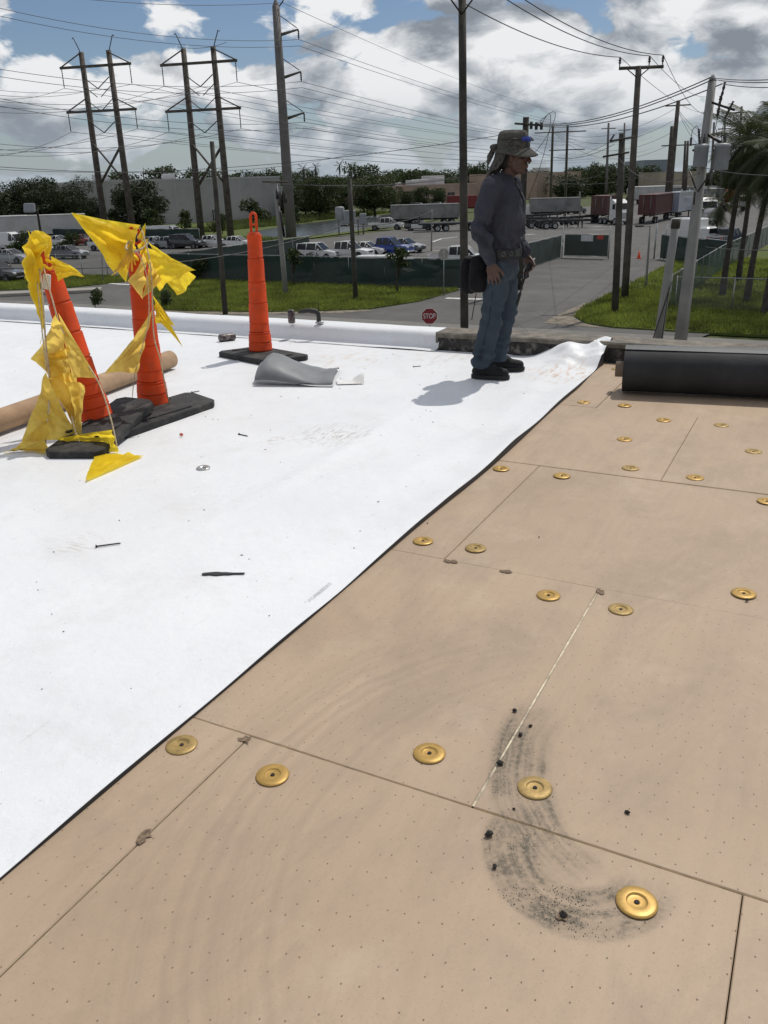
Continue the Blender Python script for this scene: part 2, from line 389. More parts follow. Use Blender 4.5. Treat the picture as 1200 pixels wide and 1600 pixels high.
# pale foam core showing in the one open joint
o = MB(); vs = []
for i in range(25):
    uu = 1.50+1.25*i/24; w = .0028+.0016*mnoise.noise(Vector((uu*8, 1, 1)))
    vs += [W(uu, -.568-w, -.0022), W(uu, -.568+w, -.0022)]
o.add(vs, [(2*i, 2*i+2, 2*i+3, 2*i+1) for i in range(24)]); o.build('exposed_foam_joint', M('pale_foam', (.60, .53, .40), .9, var=.25, scale=25, dirt=((.16, .13, .10), 12, .8)), BLD)
# chewed board corners
for px, r_, s_ in (((-0.392, 1.870, 0.000), .016, 1), ((-0.576, 1.518, 0.000), .017, 2), ((0.462, 2.860, 0.000), .018, 3), ((0.772, 2.671, 0.000), .018, 4), ((0.258, 2.959, 0.000), .02, 5), ((0.339, 1.263, 0.000), .012, 6)):
    mb = MB(); q = random.Random(s_); pts = []
    for k in range(11):
        an = 2*PI*k/11; rr = r_*q.uniform(.35, 1.0)*(1.0+.7*abs(math.cos(an-R(62.3)-(s_ % 2)*1.57)))
        pts.append(Vector((px[0]+rr*math.cos(an), px[1]+rr*math.sin(an), .0022+q.uniform(0, .0015))))
    mb.add([Vector((px[0], px[1], .003))]+pts, [(0, k+1, (k+1) % 11+1) for k in range(11)])
    mb.build('torn_facer', M('torn_facer', (.17, .12, .08), .95, var=.4, scale=90), BLD)
# parapet wrapped in membrane (left) and bare (right)
def profile_run(prof, v0, v1, n, jit=0., seed=0):
    vs = []; fs = []; m_ = len(prof)
    for i in range(n+1):
        v = v0+(v1-v0)*i/n
        for (u, z) in prof:
            vs.append(W(u+jit*mnoise.noise(Vector((v*3, z*20, seed))), v, z+jit*mnoise.noise(Vector((v*2.3, u*20, seed+5)))))
    for i in range(n):
        for k in range(m_-1): fs.append((i*m_+k, i*m_+k+1, (i+1)*m_+k+1, (i+1)*m_+k))
    return vs, fs
pr = [(6.60, .013), (6.66, .017), (6.685, .03), (6.70, .07), (6.715, .115), (6.73, .138), (6.75, .150), (6.79, .156), (6.93, .158), (6.975, .15), (7.0, .13), (7.005, -.3)]
mb = MB(); mb.add(*profile_run(pr, -21.5, -2.93, 90, .006), smooth=True)
PARA = mb.build('wrapped_parapet', MEMB, BLD)
mb = MB(); pr2 = [(6.70, -.05), (6.70, .05), (6.705, .125)]
mb.add(*profile_run(pr2, -2.95, 8.0, 60, .012, 3))
mb.build('tarred_parapet_face', TAR, BLD)
mb = MB(); pr3 = [(6.69, .118), (6.688, .150), (6.70, .160), (6.93, .162), (6.99, .155), (7.0, .10), (7.0, -.3)]
mb.add(*profile_run(pr3, -2.95, 8.0, 80, .010, 8)); 
e = W(6.84, -2.95, .05); mb.box(e, (.28, .02, .21), ROT_U)
mb.build('bare_parapet_coping', CONC_OLD, BLD)

# ---------------------------------------------------------------- white membrane sheet
def sm(a, b, x): x = max(0, min(1, (x-a)/(b-a))); return x*x*(3-2*x)
def edge_v(u): return -1.412-.012*sm(2.6, 3.4, u)+.018*math.sin(u*1.9+.6)*sm(2.2, 3.5, u)-.05*sm(5.6, 6.5, u)
def lift(u): return .0030+.024*math.exp(-((u-4.15)/.55)**2)+.012*math.exp(-((u-3.2)/.35)**2)+.020*math.exp(-((u-5.5)/.4)**2)+.006*math.sin(u*4)**2
def memb_z(u, v):
    d = edge_v(u)-v
    z = .0046+.0025*mnoise.noise(Vector((u*.9, v*.9, 1.)))+.0025*mnoise.noise(Vector((u*3.2, v*3.2, 5.)))
    z += .012*math.exp(-((v+2.30+.05*math.sin(u*1.3))/.055)**2)*(.6+.4*math.sin(u*2.1))*sm(1.2, 2.2, u)     # soft ridge along the sheet
    z += .004*(.5-abs(mnoise.noise(Vector((u*.8+v*.5, v*2.6, 7.)))))+.0025*math.sin(u*3.1+v*1.3)*sm(-1.6, -2.4, v)
    z += .006*math.exp(-((v+1.72+.06*math.sin(u*2.3))/.06)**2)*sm(2.8, 3.6, u)
    z += lift(u)*(1-sm(0, .17, d))
    k = sm(-2.15, -1.72, v)
    if k > 0 and u > 6.0:
        r_ = sm(6.28, 6.72, u)*k
        z += r_*.13+(.040*mnoise.noise(Vector((u*7, v*6, 3.)))+.020*mnoise.noise(Vector((u*15, v*11, 9.))))*sm(6.25, 6.5, u)*k
        z += .025*sm(6.6, 6.95, u)*sm(-1.75, -1.45, v)
    return max(z, .004)
us = list(np.arange(-2.4, 5.9, .075))+list(np.arange(5.9, 7.0, .022))
offs = [0, .004, .012, .03, .055, .085, .12, .17]+list(np.arange(.22, 1.7, .028))+list(np.arange(1.7, 20, .18))
vs = []; fs = []; nn = len(offs)
for u in us:
    ev = edge_v(u)
    for o_ in offs:
        v = ev-o_
        uu = u
        if u > 6.69 and v < -1.95: uu = 6.69
        if u > 6.69 and v >= -1.95: uu = min(u, 6.69+.27*sm(-1.95, -1.55, v))
        vs.append(W(uu, v, memb_z(uu, v)))
for i in range(len(us)-1):
    for k in range(nn-1): fs.append((i*nn+k, i*nn+k+1, (i+1)*nn+k+1, (i+1)*nn+k))
mb = MB(); mb.add(vs, fs, smooth=True)
SHEET = tag(mb.build('roofing_membrane', MEMB), 'wide scuffed white roofing membrane sheet rolled out over the tan boards', 'roof membrane')
mb = MB(); vs = []
for u in us[:-18]:
    ev = edge_v(u); z = memb_z(u, ev)
    vs += [W(u, ev+.0008, z-.0009), W(u, ev+.0012+.12*lift(u), z*.55), W(u, ev+.0012, .0012)]
mb.add(vs, [(i*3+k, i*3+3+k, i*3+4+k, i*3+1+k) for i in range(len(us)-19) for k in range(2)], smooth=True)
mb.build('underside_and_gap_shade', BLACKM, SHEET)  # black strip colours in both the underside curl and the shadow gap below
# weld seam where two membrane sheets lap
mb = MB(); vs = []
for i in range(120):
    u = -2.2+8.8*i/119; v = -4.35+.004*math.sin(u*5)
    vs += [W(u, v+.05, memb_z(u, v+.05)+.0004), W(u, v+.012, memb_z(u, v)+.0035), W(u, v, memb_z(u, v)+.0034), W(u, v-.001, memb_z(u, v)-.002)]
mb.add(vs, [(i*4+k, i*4+k+1, i*4+5+k, i*4+4+k) for i in range(119) for k in range(3)], smooth=True); mb.build('lap_seam', MEMB, SHEET)
# printed serial along the edge of the sheet
tm = text_mesh('GAGA06202317', .026); so_ = obj('printed_serial', tm, M('grey_print', (.47, .47, .48), .7, var=0), SHEET)
px = (-0.246, 2.708, 0.000); so_.location = (px[0], px[1], memb_z(px[0]*CU+px[1]*SU, px[0]*SU-px[1]*CU)+.0012); so_.rotation_euler.z = ROT_U

# ---------------------------------------------------------------- fastening plates
prof = [(.0425, .0003), (.0427, .0012), (.0415, .0030), (.0413, .0031), (.0388, .0046), (.0383, .0048), (.0222, .0058), (.0218, .0057), (.0196, .0012), (.0190, .0010), (.0075, .0016), (.0072, .0016), (.0058, .0009), (.0, .0008)]
pm = MB().lathe(prof, 36).mesh('fastening_plate', GOLD)
pm2 = pm.copy(); pm2.materials.clear(); pm2.materials.append(GOLD2)
sm_ = MB().lathe([(.0058, .0014), (.0056, .0030), (.0035, .0034), (.0030, .0020), (.0, .0020)], 12).mesh('screw', STEELD)
PL = [((-0.562, 1.853, 0.000), 'gold plate close beside the membrane edge, the left one of the nearest row'),
 ((-0.302, 1.720, -0.000), 'gold plate just right of the torn corner where two near boards meet'),
 ((0.101, 1.789, 0.000), 'gold plate left of the pale open joint, on the near board'),
 ((0.352, 1.645, 0.000), 'gold plate right of the pale open joint, above the dark curled scuff'),
 ((0.499, 1.291, 0.000), 'largest and nearest gold plate, at the end of the dark curled scuff'),
 ((0.581, 2.653, 0.000), 'gold plate left of the far end of the pale open joint'),
 ((0.808, 2.535, 0.000), 'gold plate right of the far end of the pale open joint'),
 ((1.270, 2.626, 0.000), 'gold plate with a black crumb beside it, near the right picture edge'),
 ((0.159, 3.166, 0.000), 'gold plate nearest the membrane edge, left of a straight board joint halfway up'),
 ((0.368, 3.080, 0.000), 'gold plate right of a straight board joint halfway up the boards'),
 ((0.610, 4.059, -0.000), 'gold plate under the raised black bulge of the membrane edge'),
 ((0.895, 3.925, -0.000), 'gold plate below the second cross joint, right of the short joint'),
 ((1.263, 4.012, -0.000), 'gold plate left of the faint joint, in front of the roll by two boards'),
 ((1.532, 3.842, 0.000), 'gold plate right of the faint joint, two boards in front of the roll'),
 ((1.736, 3.503, 0.000), 'gold plate cut by the right picture edge'),
 ((1.981, 4.226, 0.000), 'gold plate by the right picture edge, second row in front of the roll'),
 ((1.372, 4.509, 0.000), 'gold plate alone in the middle of the board in front of the roll'),
 ((1.712, 4.878, 0.000), 'gold plate left of the faint joint, in the row just before the roll'),
 ((2.007, 4.735, 0.000), 'gold plate right of the faint joint, in the row just before the roll'),
 ((1.339, 5.358, 0.000), 'gold plate between the membrane edge and the end of the black roll'),
 ((1.578, 5.248, 0.000), 'gold plate in the shadow edge just before the left end of the black roll'),
 ((1.823, 6.335, 0.000), 'gold plate half hidden behind the core of the black roll')]
for i, (p, lab) in enumerate(PL):
    o = inst('fastening_plate', pm if i % 3 else pm2, None, (p[0], p[1], .0012), rnd.uniform(0, 6))
    o.rotation_euler.x = rnd.uniform(-.012, .012)
    tag(o, lab, 'plate', 'gold fastening plates on the insulation boards')
    inst('screw', sm_, o)

# ---------------------------------------------------------------- black roll of membrane
A = Vector((1.671, 5.642, 0.000)); dirr = (Vector((2.549, 5.341, 0.000))-A); dirr.z = 0; dirr.normalize()
def roll():
    ang = math.atan2(dirr.y, dirr.x)
    root = empty('membrane_roll', (A.x, A.y, 0), ang, 'thick roll of black membrane lying across the boards at right', 'membrane roll')
    # local +x along the roll
    L = 2.9; r0 = .152; mb = MB(); vs = []; fs = []; turns = 2.6; n = 130
    ns = 26
    for s_ in range(ns+1):
        x = L*s_/ns
        for i in range(n+1):
            f = i/n; th = R(75)+2*PI*turns*f; rr = r0-.006*f*turns
            if f < .06: rr += .004*(1-f/.06)*(1+.8*math.sin(x*3.1))
            rr += .0015*math.sin(x*5+th*2)
            vs.append((x, rr*math.cos(th), r0+.002+rr*math.sin(th)))
    for s_ in range(ns):
        for i in range(n): a = s_*(n+1)+i; fs.append((a, a+1, a+n+2, a+n+1))
    mb.add(vs, fs, smooth=True); mb.build('wound_sheet', M('roll_black', (.026, .027, .029), .68, var=.2, scale=5, bump=.15, bscale=8, spec=.25), root)
    mb = MB(); mb.lathe([(.06, 0), (.136, 0)], 40, Matrix.Translation((.004, 0, r0)) @ Matrix.Rotation(PI/2, 4, 'Y')); mb.build('wound_end', BLACKM, root)
    # loose outer flap on top: white face showing along its edge
    mb = MB(); vs = []; nk = 9
    for s_ in range(41):
        x = L*s_/40
        for k in range(nk):
            th = R(72+k*5.0); rr = r0+.006+.010*abs(math.sin(x*1.7+.5))*((nk-1-k)/(nk-1))+.003
            vs.append((x, rr*math.cos(th), r0+rr*math.sin(th)))
    mb.add(vs, [(s_*nk+k, s_*nk+k+1, (s_+1)*nk+k+1, (s_+1)*nk+k) for s_ in range(40) for k in range(nk-1)], smooth=True)
    mb.build('loose_outer_wrap', M('roll_grey_top', (.075, .08, .085), .6, var=.1, scale=4), root)
    mb = MB(); c0 = r0
    for (ra, rb) in (((.052, .044)),):
        mb.lathe([(rb, -.055), (ra, -.055), (ra, .3), (rb, .3), (rb, -.055)], 28, Matrix.Translation((0, 0, c0)) @ Matrix.Rotation(PI/2, 4, 'Y'))
    mb.build('cardboard_core', M('core_dark_card', (.16, .115, .085), .8), root)
roll()

# ---------------------------------------------------------------- cardboard tube
T0, T1 = Vector((-1.713, 6.803, 0.000)), Vector((-2.359, 4.978, 0.000)); dv = (T0-T1).normalized(); T1 = T1-dv*1.2
Lt = (T0-T1).length; rt = .071
mb = MB(); mb.lathe([(rt-.011, 0), (rt, 0), (rt, Lt), (rt-.011, Lt), (rt-.011, 0)], 32)
o = mb.build('cardboard_tube', CARD); q = dv.to_track_quat('Z', 'Y'); o.rotation_euler = q.to_euler(); o.location = T1+Vector((0, 0, rt+.012))
tag(o, 'long brown cardboard core tube lying on the white membrane behind the flagged cones', 'cardboard tube')

# ---------------------------------------------------------------- channelizer cones
def cone_body(root, base, top, s=1.0):
    ax = (top-base); H = ax.length; q = ax.to_track_quat('Z', 'Y').to_matrix().to_4x4(); Mx = Matrix.Translation(base) @ q
    # stacked tapering bands, each with a small step and groove
    rings = [(0, .101), (.075, .098), (.150, .089), (.165, .085), (.24, .083), (.42, .0765), (.60, .070), (.80, .0625), (1.0, .056)]
    prof = []
    for i in range(len(rings)-1):
        (z0, r0), (z1, r1) = rings[i], rings[i+1]
        rr1 = r0-(r0-r1)*.35
        prof += [(r0-.0045, z0*H), (r0-.004, z0*H+.004), (r0+.002, z0*H+.007), (r0+.0022, z0*H+.012), (r0, z0*H+.016), (rr1, z1*H-.009), (rr1-.001, z1*H-.005), (r1-.0045, z1*H-.001)]
    prof += [(.052, H), (.046, H+.012), (.030, H+.016), (.0, H+.016)]
    mb = MB(); mb.lathe(prof, 40, Mx); mb.build('cone_body', ORANGE, root)
    # handle loop with cross bar
    mb = MB(); pts = []
    for k in range(19):
        f = k/18
        if f < .3: pts.append((-.030, 0, H+.005+.13*f/.3))
        elif f > .7: pts.append((.030, 0, H+.005+.13*(1-f)/.3))
        else:
            an = PI-(f-.3)/.4*PI; pts.append((.030*math.cos(an), 0, H+.135+.032*math.sin(an)))
    mb.tube([Mx @ Vector(p) for p in pts], .0115, 8); mb.tube([Mx @ Vector((-.03, 0, H+.075)), Mx @ Vector((.03, 0, H+.075))], .008, 8)
    mb.build('handle_loop', ORANGE, root)
    return Mx, H
def rubber_base(root, poly, z0, z1, tilt=None):
    poly = [Vector(p) for p in poly]; c = sum(poly, Vector())/4
    mb = MB(); n = len(poly); vs = []
    def zz(p, z): return z+(tilt(p) if tilt else 0)
    pts = []
    for i in range(n):                                   # clipped corners
        a, b_, d = poly[i], poly[(i+1) % n], poly[i-1]
        pts += [a+(d-a).normalized()*.045, a+(b_-a).normalized()*.045]
    m_ = len(pts)
    for (k, z) in ((.995, z0), (1, z0+.006), (1, z1-.006), (.985, z1)):
        for p in pts: pp = c+(p-c)*k; vs.append((pp.x, pp.y, zz(pp, z)))
    fs = [(r_*m_+i, r_*m_+(i+1) % m_, r_*m_+m_+(i+1) % m_, r_*m_+m_+i) for r_ in range(3) for i in range(m_)]
    fs += [tuple(reversed(range(m_))), tuple(range(3*m_, 4*m_))]
    mb.add(vs, fs); mb.build('rubber_base', RUBBER, root)
    # moulded grips on the top
    l = (poly[1]-poly[0]); w = (poly[3]-poly[0])
    for (a, b_) in ((.12, .5), (.88, .5)):
        p = poly[0]+l*a+w*b_; ang = math.atan2(w.y, w.x)
        mb = MB(); mb.box((p.x, p.y, zz(p, z1)+.004), (w.length*.5, .03, .012), ang, bev=.004); mb.build('moulded_grip', RUBBER, root)
MZ = .006
# upright cone
b3 = Vector((-1.035, 7.269, 0.000)); c3 = empty('traffic_channelizer', (b3.x, b3.y, 0), 0, 'orange channelizer cone without flags standing upright near the parapet', 'traffic cone')
def local(root):
    off = root.location.copy(); return lambda p: Vector(p)-off
L3 = local(c3)
rubber_base(c3, [L3(p) for p in ((-1.427, 7.268, 0.000), (-0.939, 6.800, 0.000), (-0.573, 6.984, 0.000), (-1.073, 7.479, 0.000))], MZ, MZ+.045)
t3 = Vector((-1.016, 7.300, 1.008)); cone_body(c3, L3((b3.x, b3.y, MZ+.044)), L3(t3))
# middle flagged cone
b2 = Vector((-1.531, 5.490, 0.000)); c2 = empty('traffic_channelizer', (b2.x, b2.y, 0), 0, 'orange channelizer cone topped with a big knot of yellow flags', 'traffic cone')
L2 = local(c2)
rubber_base(c2, [L2(p) for p in ((-1.346, 5.788, 0.000), (-1.100, 5.493, 0.000), (-1.543, 4.751, 0.000), (-1.838, 5.083, 0.000))], MZ, MZ+.045)
t2 = Vector((-1.494, 5.420, 0.999)); MX2, H2 = cone_body(c2, L2((b2.x, b2.y, MZ+.044)), L2(t2))
# leaning flagged cone on a tipped base
b1 = Vector((-1.762, 5.017, 0.000)); c1 = empty('traffic_channelizer', (b1.x, b1.y, 0), 0, 'leaning orange channelizer cone with a white tag, furthest left, its base tipped', 'traffic cone')
L1 = local(c1)
pl1 = [L1(p) for p in ((-1.702, 5.344, 0.000), (-1.444, 5.238, 0.000), (-1.554, 4.411, 0.000), (-1.899, 4.442, 0.000))]
ctr = sum(pl1, Vector())/4; axd = ((pl1[0]+pl1[1])-(pl1[2]+pl1[3])).normalized()
rubber_base(c1, pl1, MZ+.035, MZ+.082, tilt=lambda p: (Vector(p)-ctr).dot(axd)*.10)
t1 = Vector((-1.899, 5.020, 0.954)); MX1, H1 = cone_body(c1, L1((b1.x, b1.y, MZ+.075)), L1(t1))
mb = MB(); tp = L1((-1.881, 4.900, 0.912)); mb.box(tp, (.045, .012, .085), 0, ry=.2, bev=.004); mb.build('white_tag', M('white_plastic_tag', (.62, .60, .56), .6), c1)

# ---------------------------------------------------------------- pennant flags
def flag(root, a, b_, c_, wav=.02, seed=0, bulge=.0, mat=YELLOW, n=14, name='flag'):
    n = n+10
    off = root.location; a, b_, c_ = (Vector(p)-off for p in (a, b_, c_))
    nrm = (b_-a).cross(c_-a).normalized(); vs = []; fs = []; idx = {}
    for i in range(n+1):
        for j in range(n+1-i):
            f, g = i/n, j/n; p = a+(b_-a)*f+(c_-a)*g
            th = math.atan2(g+1e-4, f+1e-4); gather = min(1, (f+g)*1.2)
            w = wav*(1.25*gather*math.sin(th*9+seed)*(.6+.4*math.sin(f*4+seed))+1.1*mnoise.noise(p*8+Vector((seed, 0, 0)))+.75*abs(mnoise.noise(p*19+Vector((seed, 3, 0))))+.3*mnoise.noise(p*45))
            w += bulge*math.sin(PI*min(1, f+g))
            inpl = (b_-a).normalized()*(.9*wav*mnoise.noise(p*12+Vector((0, seed, 4))))
            w = max(-.07, min(.07+abs(bulge), w)); q = p+nrm*w+inpl
            q.z = max(q.z, .017-off.z)
            idx[i, j] = len(vs); vs.append(q)
    for i in range(n):
        for j in range(n-i):
            fs.append((idx[i, j], idx[i+1, j], idx[i, j+1]))
            if i+j < n-1: fs.append((idx[i+1, j], idx[i+1, j+1], idx[i, j+1]))
    mb = MB(); mb.add(vs, fs, smooth=True); return mb.build(name, mat, root)
def cord(root, pts, r=.0035, name='cord', mat=ROPE, sub=6):
    off = root.location; P = [Vector(p)-off for p in pts]; out = []
    for i in range(len(P)-1):
        p0, p1, p2, p3 = P[max(i-1, 0)], P[i], P[i+1], P[min(i+2, len(P)-1)]
        for k in range(sub):
            t = k/sub; out.append(.5*((2*p1)+(p2-p0)*t+(2*p0-5*p1+4*p2-p3)*t*t+(3*p1-p0-3*p2+p3)*t**3))
    out.append(P[-1]); return MB().tube(out, r, 6).build(name, mat, root)
f2 = empty('pennant_string', t2, 0, 'knotted bunch of yellow pennant flags and cord on the middle cone', 'pennant flags')
flag(f2, (-1.816, 5.300, 1.267), (-1.427, 5.380, 1.181), (-1.614, 5.300, 0.918), .025, 1, .05, n=18)
flag(f2, (-1.820, 5.310, 1.260), (-1.543, 5.270, 0.863), (-1.442, 5.330, 1.147), .020, 2, -.02, n=16)
flag(f2, (-1.094, 5.250, 0.913), (-1.438, 5.360, 1.063), (-1.346, 5.240, 0.815), .028, 3, .045, n=18)
flag(f2, (-1.125, 5.340, 0.874), (-1.432, 5.440, 1.080), (-1.262, 5.360, 0.760), .03, 4, -.03, n=16)
flag(f2, (-1.532, 5.260, 0.863), (-1.397, 5.250, 1.040), (-1.442, 5.220, 0.759), .018, 5, .03, YELLOW_B)
flag(f2, (-1.430, 5.180, 0.772), (-1.364, 5.220, 0.998), (-1.305, 5.200, 0.879), .018, 6, .03, YELLOW_B)
flag(f2, (-1.523, 5.270, 1.005), (-1.469, 5.280, 1.136), (-1.449, 5.240, 0.976), .02, 7, .02)
flag(f2, (-1.407, 5.400, 1.194), (-1.463, 5.360, 1.109), (-1.418, 5.360, 1.093), .01, 8)
flag(f2, (-1.617, 5.220, 0.900), (-1.504, 5.240, 1.022), (-1.541, 5.220, 0.943), .012, 9, .01, YELLOW_B)
flag(f2, (-1.387, 5.340, 1.108), (-1.453, 5.300, 1.068), (-1.426, 5.280, 0.994), .02, 21, .02)
flag(f2, (-1.245, 5.300, 0.446), (-1.379, 5.260, 0.775), (-1.360, 5.260, 0.619), .022, 10, .02)
flag(f2, (-1.292, 5.330, 0.583), (-1.396, 5.300, 0.786), (-1.391, 5.280, 0.601), .02, 11, .015)
flag(f2, (-1.735, 5.220, 0.317), (-1.394, 5.240, 0.686), (-1.528, 5.200, 0.316), .02, 12, .03, YELLOW_B, 16)
for k, (x, yb) in enumerate(((196, 420), (200, 428), (204, 432), (191, 412), (208, 424), (186, 424))):
    cord(f2, [Vector((-1.471, 5.270, 1.100)), Vector((-1.488, 5.240, 1.032))+Vector((.006*(k-2), 0, 0)), Vector((-1.513, 5.220, 0.924))+Vector((.022*(k-3), .01*k, .012*((k*7) % 4)))], .006, 'hanging_strip', YELLOW_B, 4)
cord(f2, [(-1.410, 5.300, 1.155), (-1.364, 5.220, 0.938), (-1.403, 5.240, 0.553), (-1.399, 5.300, 0.381), (-1.407, 5.400, 0.107), (-1.394, 5.475, 0.000), (-1.268, 5.113, 0.000), (-1.265, 4.967, 0.000), (-1.188, 4.795, 0.000)], .0045)
cord(f2, [(-1.443, 5.250, 1.042), (-1.390, 5.200, 0.904), (-1.419, 5.220, 0.635), (-1.510, 5.220, 0.400), (-1.573, 5.280, 0.267), (-1.746, 5.723, 0.000)], .003)
cord(f2, [(-1.492, 5.340, 1.111), (-1.509, 5.260, 1.057), (-1.443, 5.250, 1.042), (-1.403, 5.320, 1.072), (-1.466, 5.400, 1.106)], .007)
kn = Vector((-1.196, 4.796, 0.000)); MB().ellipsoid(kn-t2+Vector((0, 0, .02)), (.012, .009, .010), n=8, k=5).build('knot', M('red_knot', (.5, .12, .09), .7), f2)
f1 = empty('pennant_string', t1, 0, 'yellow pennant flags and cord hanging down over the leaning cone', 'pennant flags')
flag(f1, (-1.944, 4.800, 0.577), (-1.949, 4.950, 1.181), (-1.985, 4.800, 0.981), .03, 31, .05, n=16)
flag(f1, (-1.844, 4.980, 1.101), (-1.954, 4.980, 1.180), (-1.975, 4.820, 0.924), .028, 32, .04, n=16)
flag(f1, (-1.694, 4.980, 0.924), (-1.870, 5.000, 1.037), (-1.827, 4.920, 0.909), .02, 33, .03)
flag(f1, (-1.870, 5.050, 1.139), (-1.955, 5.020, 1.177), (-1.876, 4.980, 1.003), .02, 34, .03)
flag(f1, (-1.637, 4.760, 0.392), (-1.805, 4.800, 0.746), (-1.763, 4.720, 0.397), .02, 35, .04, YELLOW_B, 16)
flag(f1, (-1.984, 4.740, 0.509), (-1.805, 4.800, 0.746), (-1.753, 4.700, 0.327), .03, 36, .05, YELLOW_B, 18)
flag(f1, (-1.990, 4.760, 0.520), (-1.740, 4.740, 0.575), (-1.887, 4.680, 0.358), .025, 37, .05, YELLOW_B, 16)
flag(f1, (-1.787, 4.700, 0.077), (-1.894, 4.700, 0.442), (-2.066, 4.620, 0.055), .03, 38, .04, YELLOW_B, 18)
flag(f1, (-1.790, 4.710, 0.074), (-1.902, 4.720, 0.438), (-1.738, 4.720, 0.415), .025, 39, .03, YELLOW_B, 14)
flag(f1, (-1.767, 4.660, 0.026), (-1.908, 4.700, 0.405), (-1.685, 4.690, 0.364), .025, 46, .03, YELLOW_B, 14)
flag(f1, (-2.002, 4.850, 0.313), (-1.911, 4.800, 0.300), (-1.964, 4.800, 0.255), .01, 45, .0)
flag(f1, (-2.174, 4.537, 0.000), (-1.893, 4.620, 0.202), (-1.918, 4.513, 0.000), .03, 40, .03, YELLOW_B, 16)
flag(f1, (-1.867, 4.580, 0.077), (-1.516, 4.520, 0.137), (-1.487, 4.500, -0.001), .025, 41, .03, YELLOW, 16)
flag(f1, (-1.516, 4.010, 0.000), (-1.320, 4.413, -0.000), (-1.612, 4.486, 0.000), .02, 42, .012, YELLOW, 16)
cord(f1, [(-1.893, 4.860, 0.987), (-1.887, 4.820, 0.852), (-1.901, 4.780, 0.572), (-1.885, 4.700, 0.368), (-1.906, 4.620, 0.164), (-1.966, 4.663, 0.000)], .0055)
cord(f1, [(-1.885, 4.900, 0.990), (-1.846, 4.840, 0.841), (-1.787, 4.780, 0.641), (-1.625, 4.720, 0.393), (-1.558, 4.660, 0.181), (-1.511, 4.560, 0.000)], .0045)
cord(f1, [(-1.911, 4.840, 0.920), (-1.908, 4.790, 0.715), (-1.895, 4.710, 0.440)], .004)
cord(f1, [(-1.770, 4.640, 0.193), (-1.728, 4.580, 0.057), (-1.601, 4.450, 0.000), (-1.518, 4.363, 0.000)], .004)
cord(f1, [(-1.484, 4.745, 0.000), (-1.391, 4.634, 0.000), (-1.343, 4.461, -0.000), (-1.343, 4.392, 0.000)], .0022)
cord(f1, [(-1.871, 4.920, 1.029), (-1.854, 4.980, 1.003), (-1.866, 4.940, 0.978), (-1.883, 4.900, 1.004)], .008, 'knot', YELLOW)

# ---------------------------------------------------------------- loose things on the roof
def can(name, p, lying, ang, label, r=.033, h=.125):
    pr_ = [(.0, .002), (r*.75, 0), (r*.95, .006), (r, .014), (r, h-.02), (r*.8, h-.006), (r*.78, h), (r*.7, h-.004), (0, h-.005)]
    o = MB().lathe(pr_, 24).build(name, M('printed_can', (.07, .05, .05), .4, .3, var=.55, scale=28, dirt=((.42, .38, .36), 34, .7)))
    o.location = p
    if lying: o.rotation_euler = (PI/2, 0, ang); o.location.z += r
    return tag(o, label, 'can')
can('drink_can', Vector((-1.593, 7.936, 0.000))+Vector((.07, .04, MZ)), True, R(118), 'crumpled dark can lying on the membrane left of the upright cone', r=.036, h=.16)
can('drink_can', W(*(6.714, -4.457), .158), False, 0, 'dark can standing upright on the white parapet', r=.034, h=.125)
# black bracket standing on the parapet
br = empty('black_hose_fitting', W(*(6.762, -4.188), .158), 0, 'black curved fitting with a thin rod, standing on the white parapet', 'fitting')
mb = MB(); mb.tube([(0, 0, 0), (.004, 0, .05), (0, 0, .095), (-.03, 0, .118), (-.09, 0, .125), (-.155, 0, .118), (-.19, 0, .108)], [.022, .020, .022, .024, .022, .018, .004], 10, flat=.8); mb.build('curved_arm', BLACKM, br)
mb = MB(); mb.tube([(.005, 0, .05), (.008, 0, .20)], .003, 6); mb.build('thin_rod', STEELD, br)
mb = MB(); mb.ellipsoid((.01, 0, .012), (.045, .03, .014), n=9, k=5); mb.build('crumpled_foil', M('foil', (.5, .5, .52), .3, .7, bump=1, bscale=60), br)
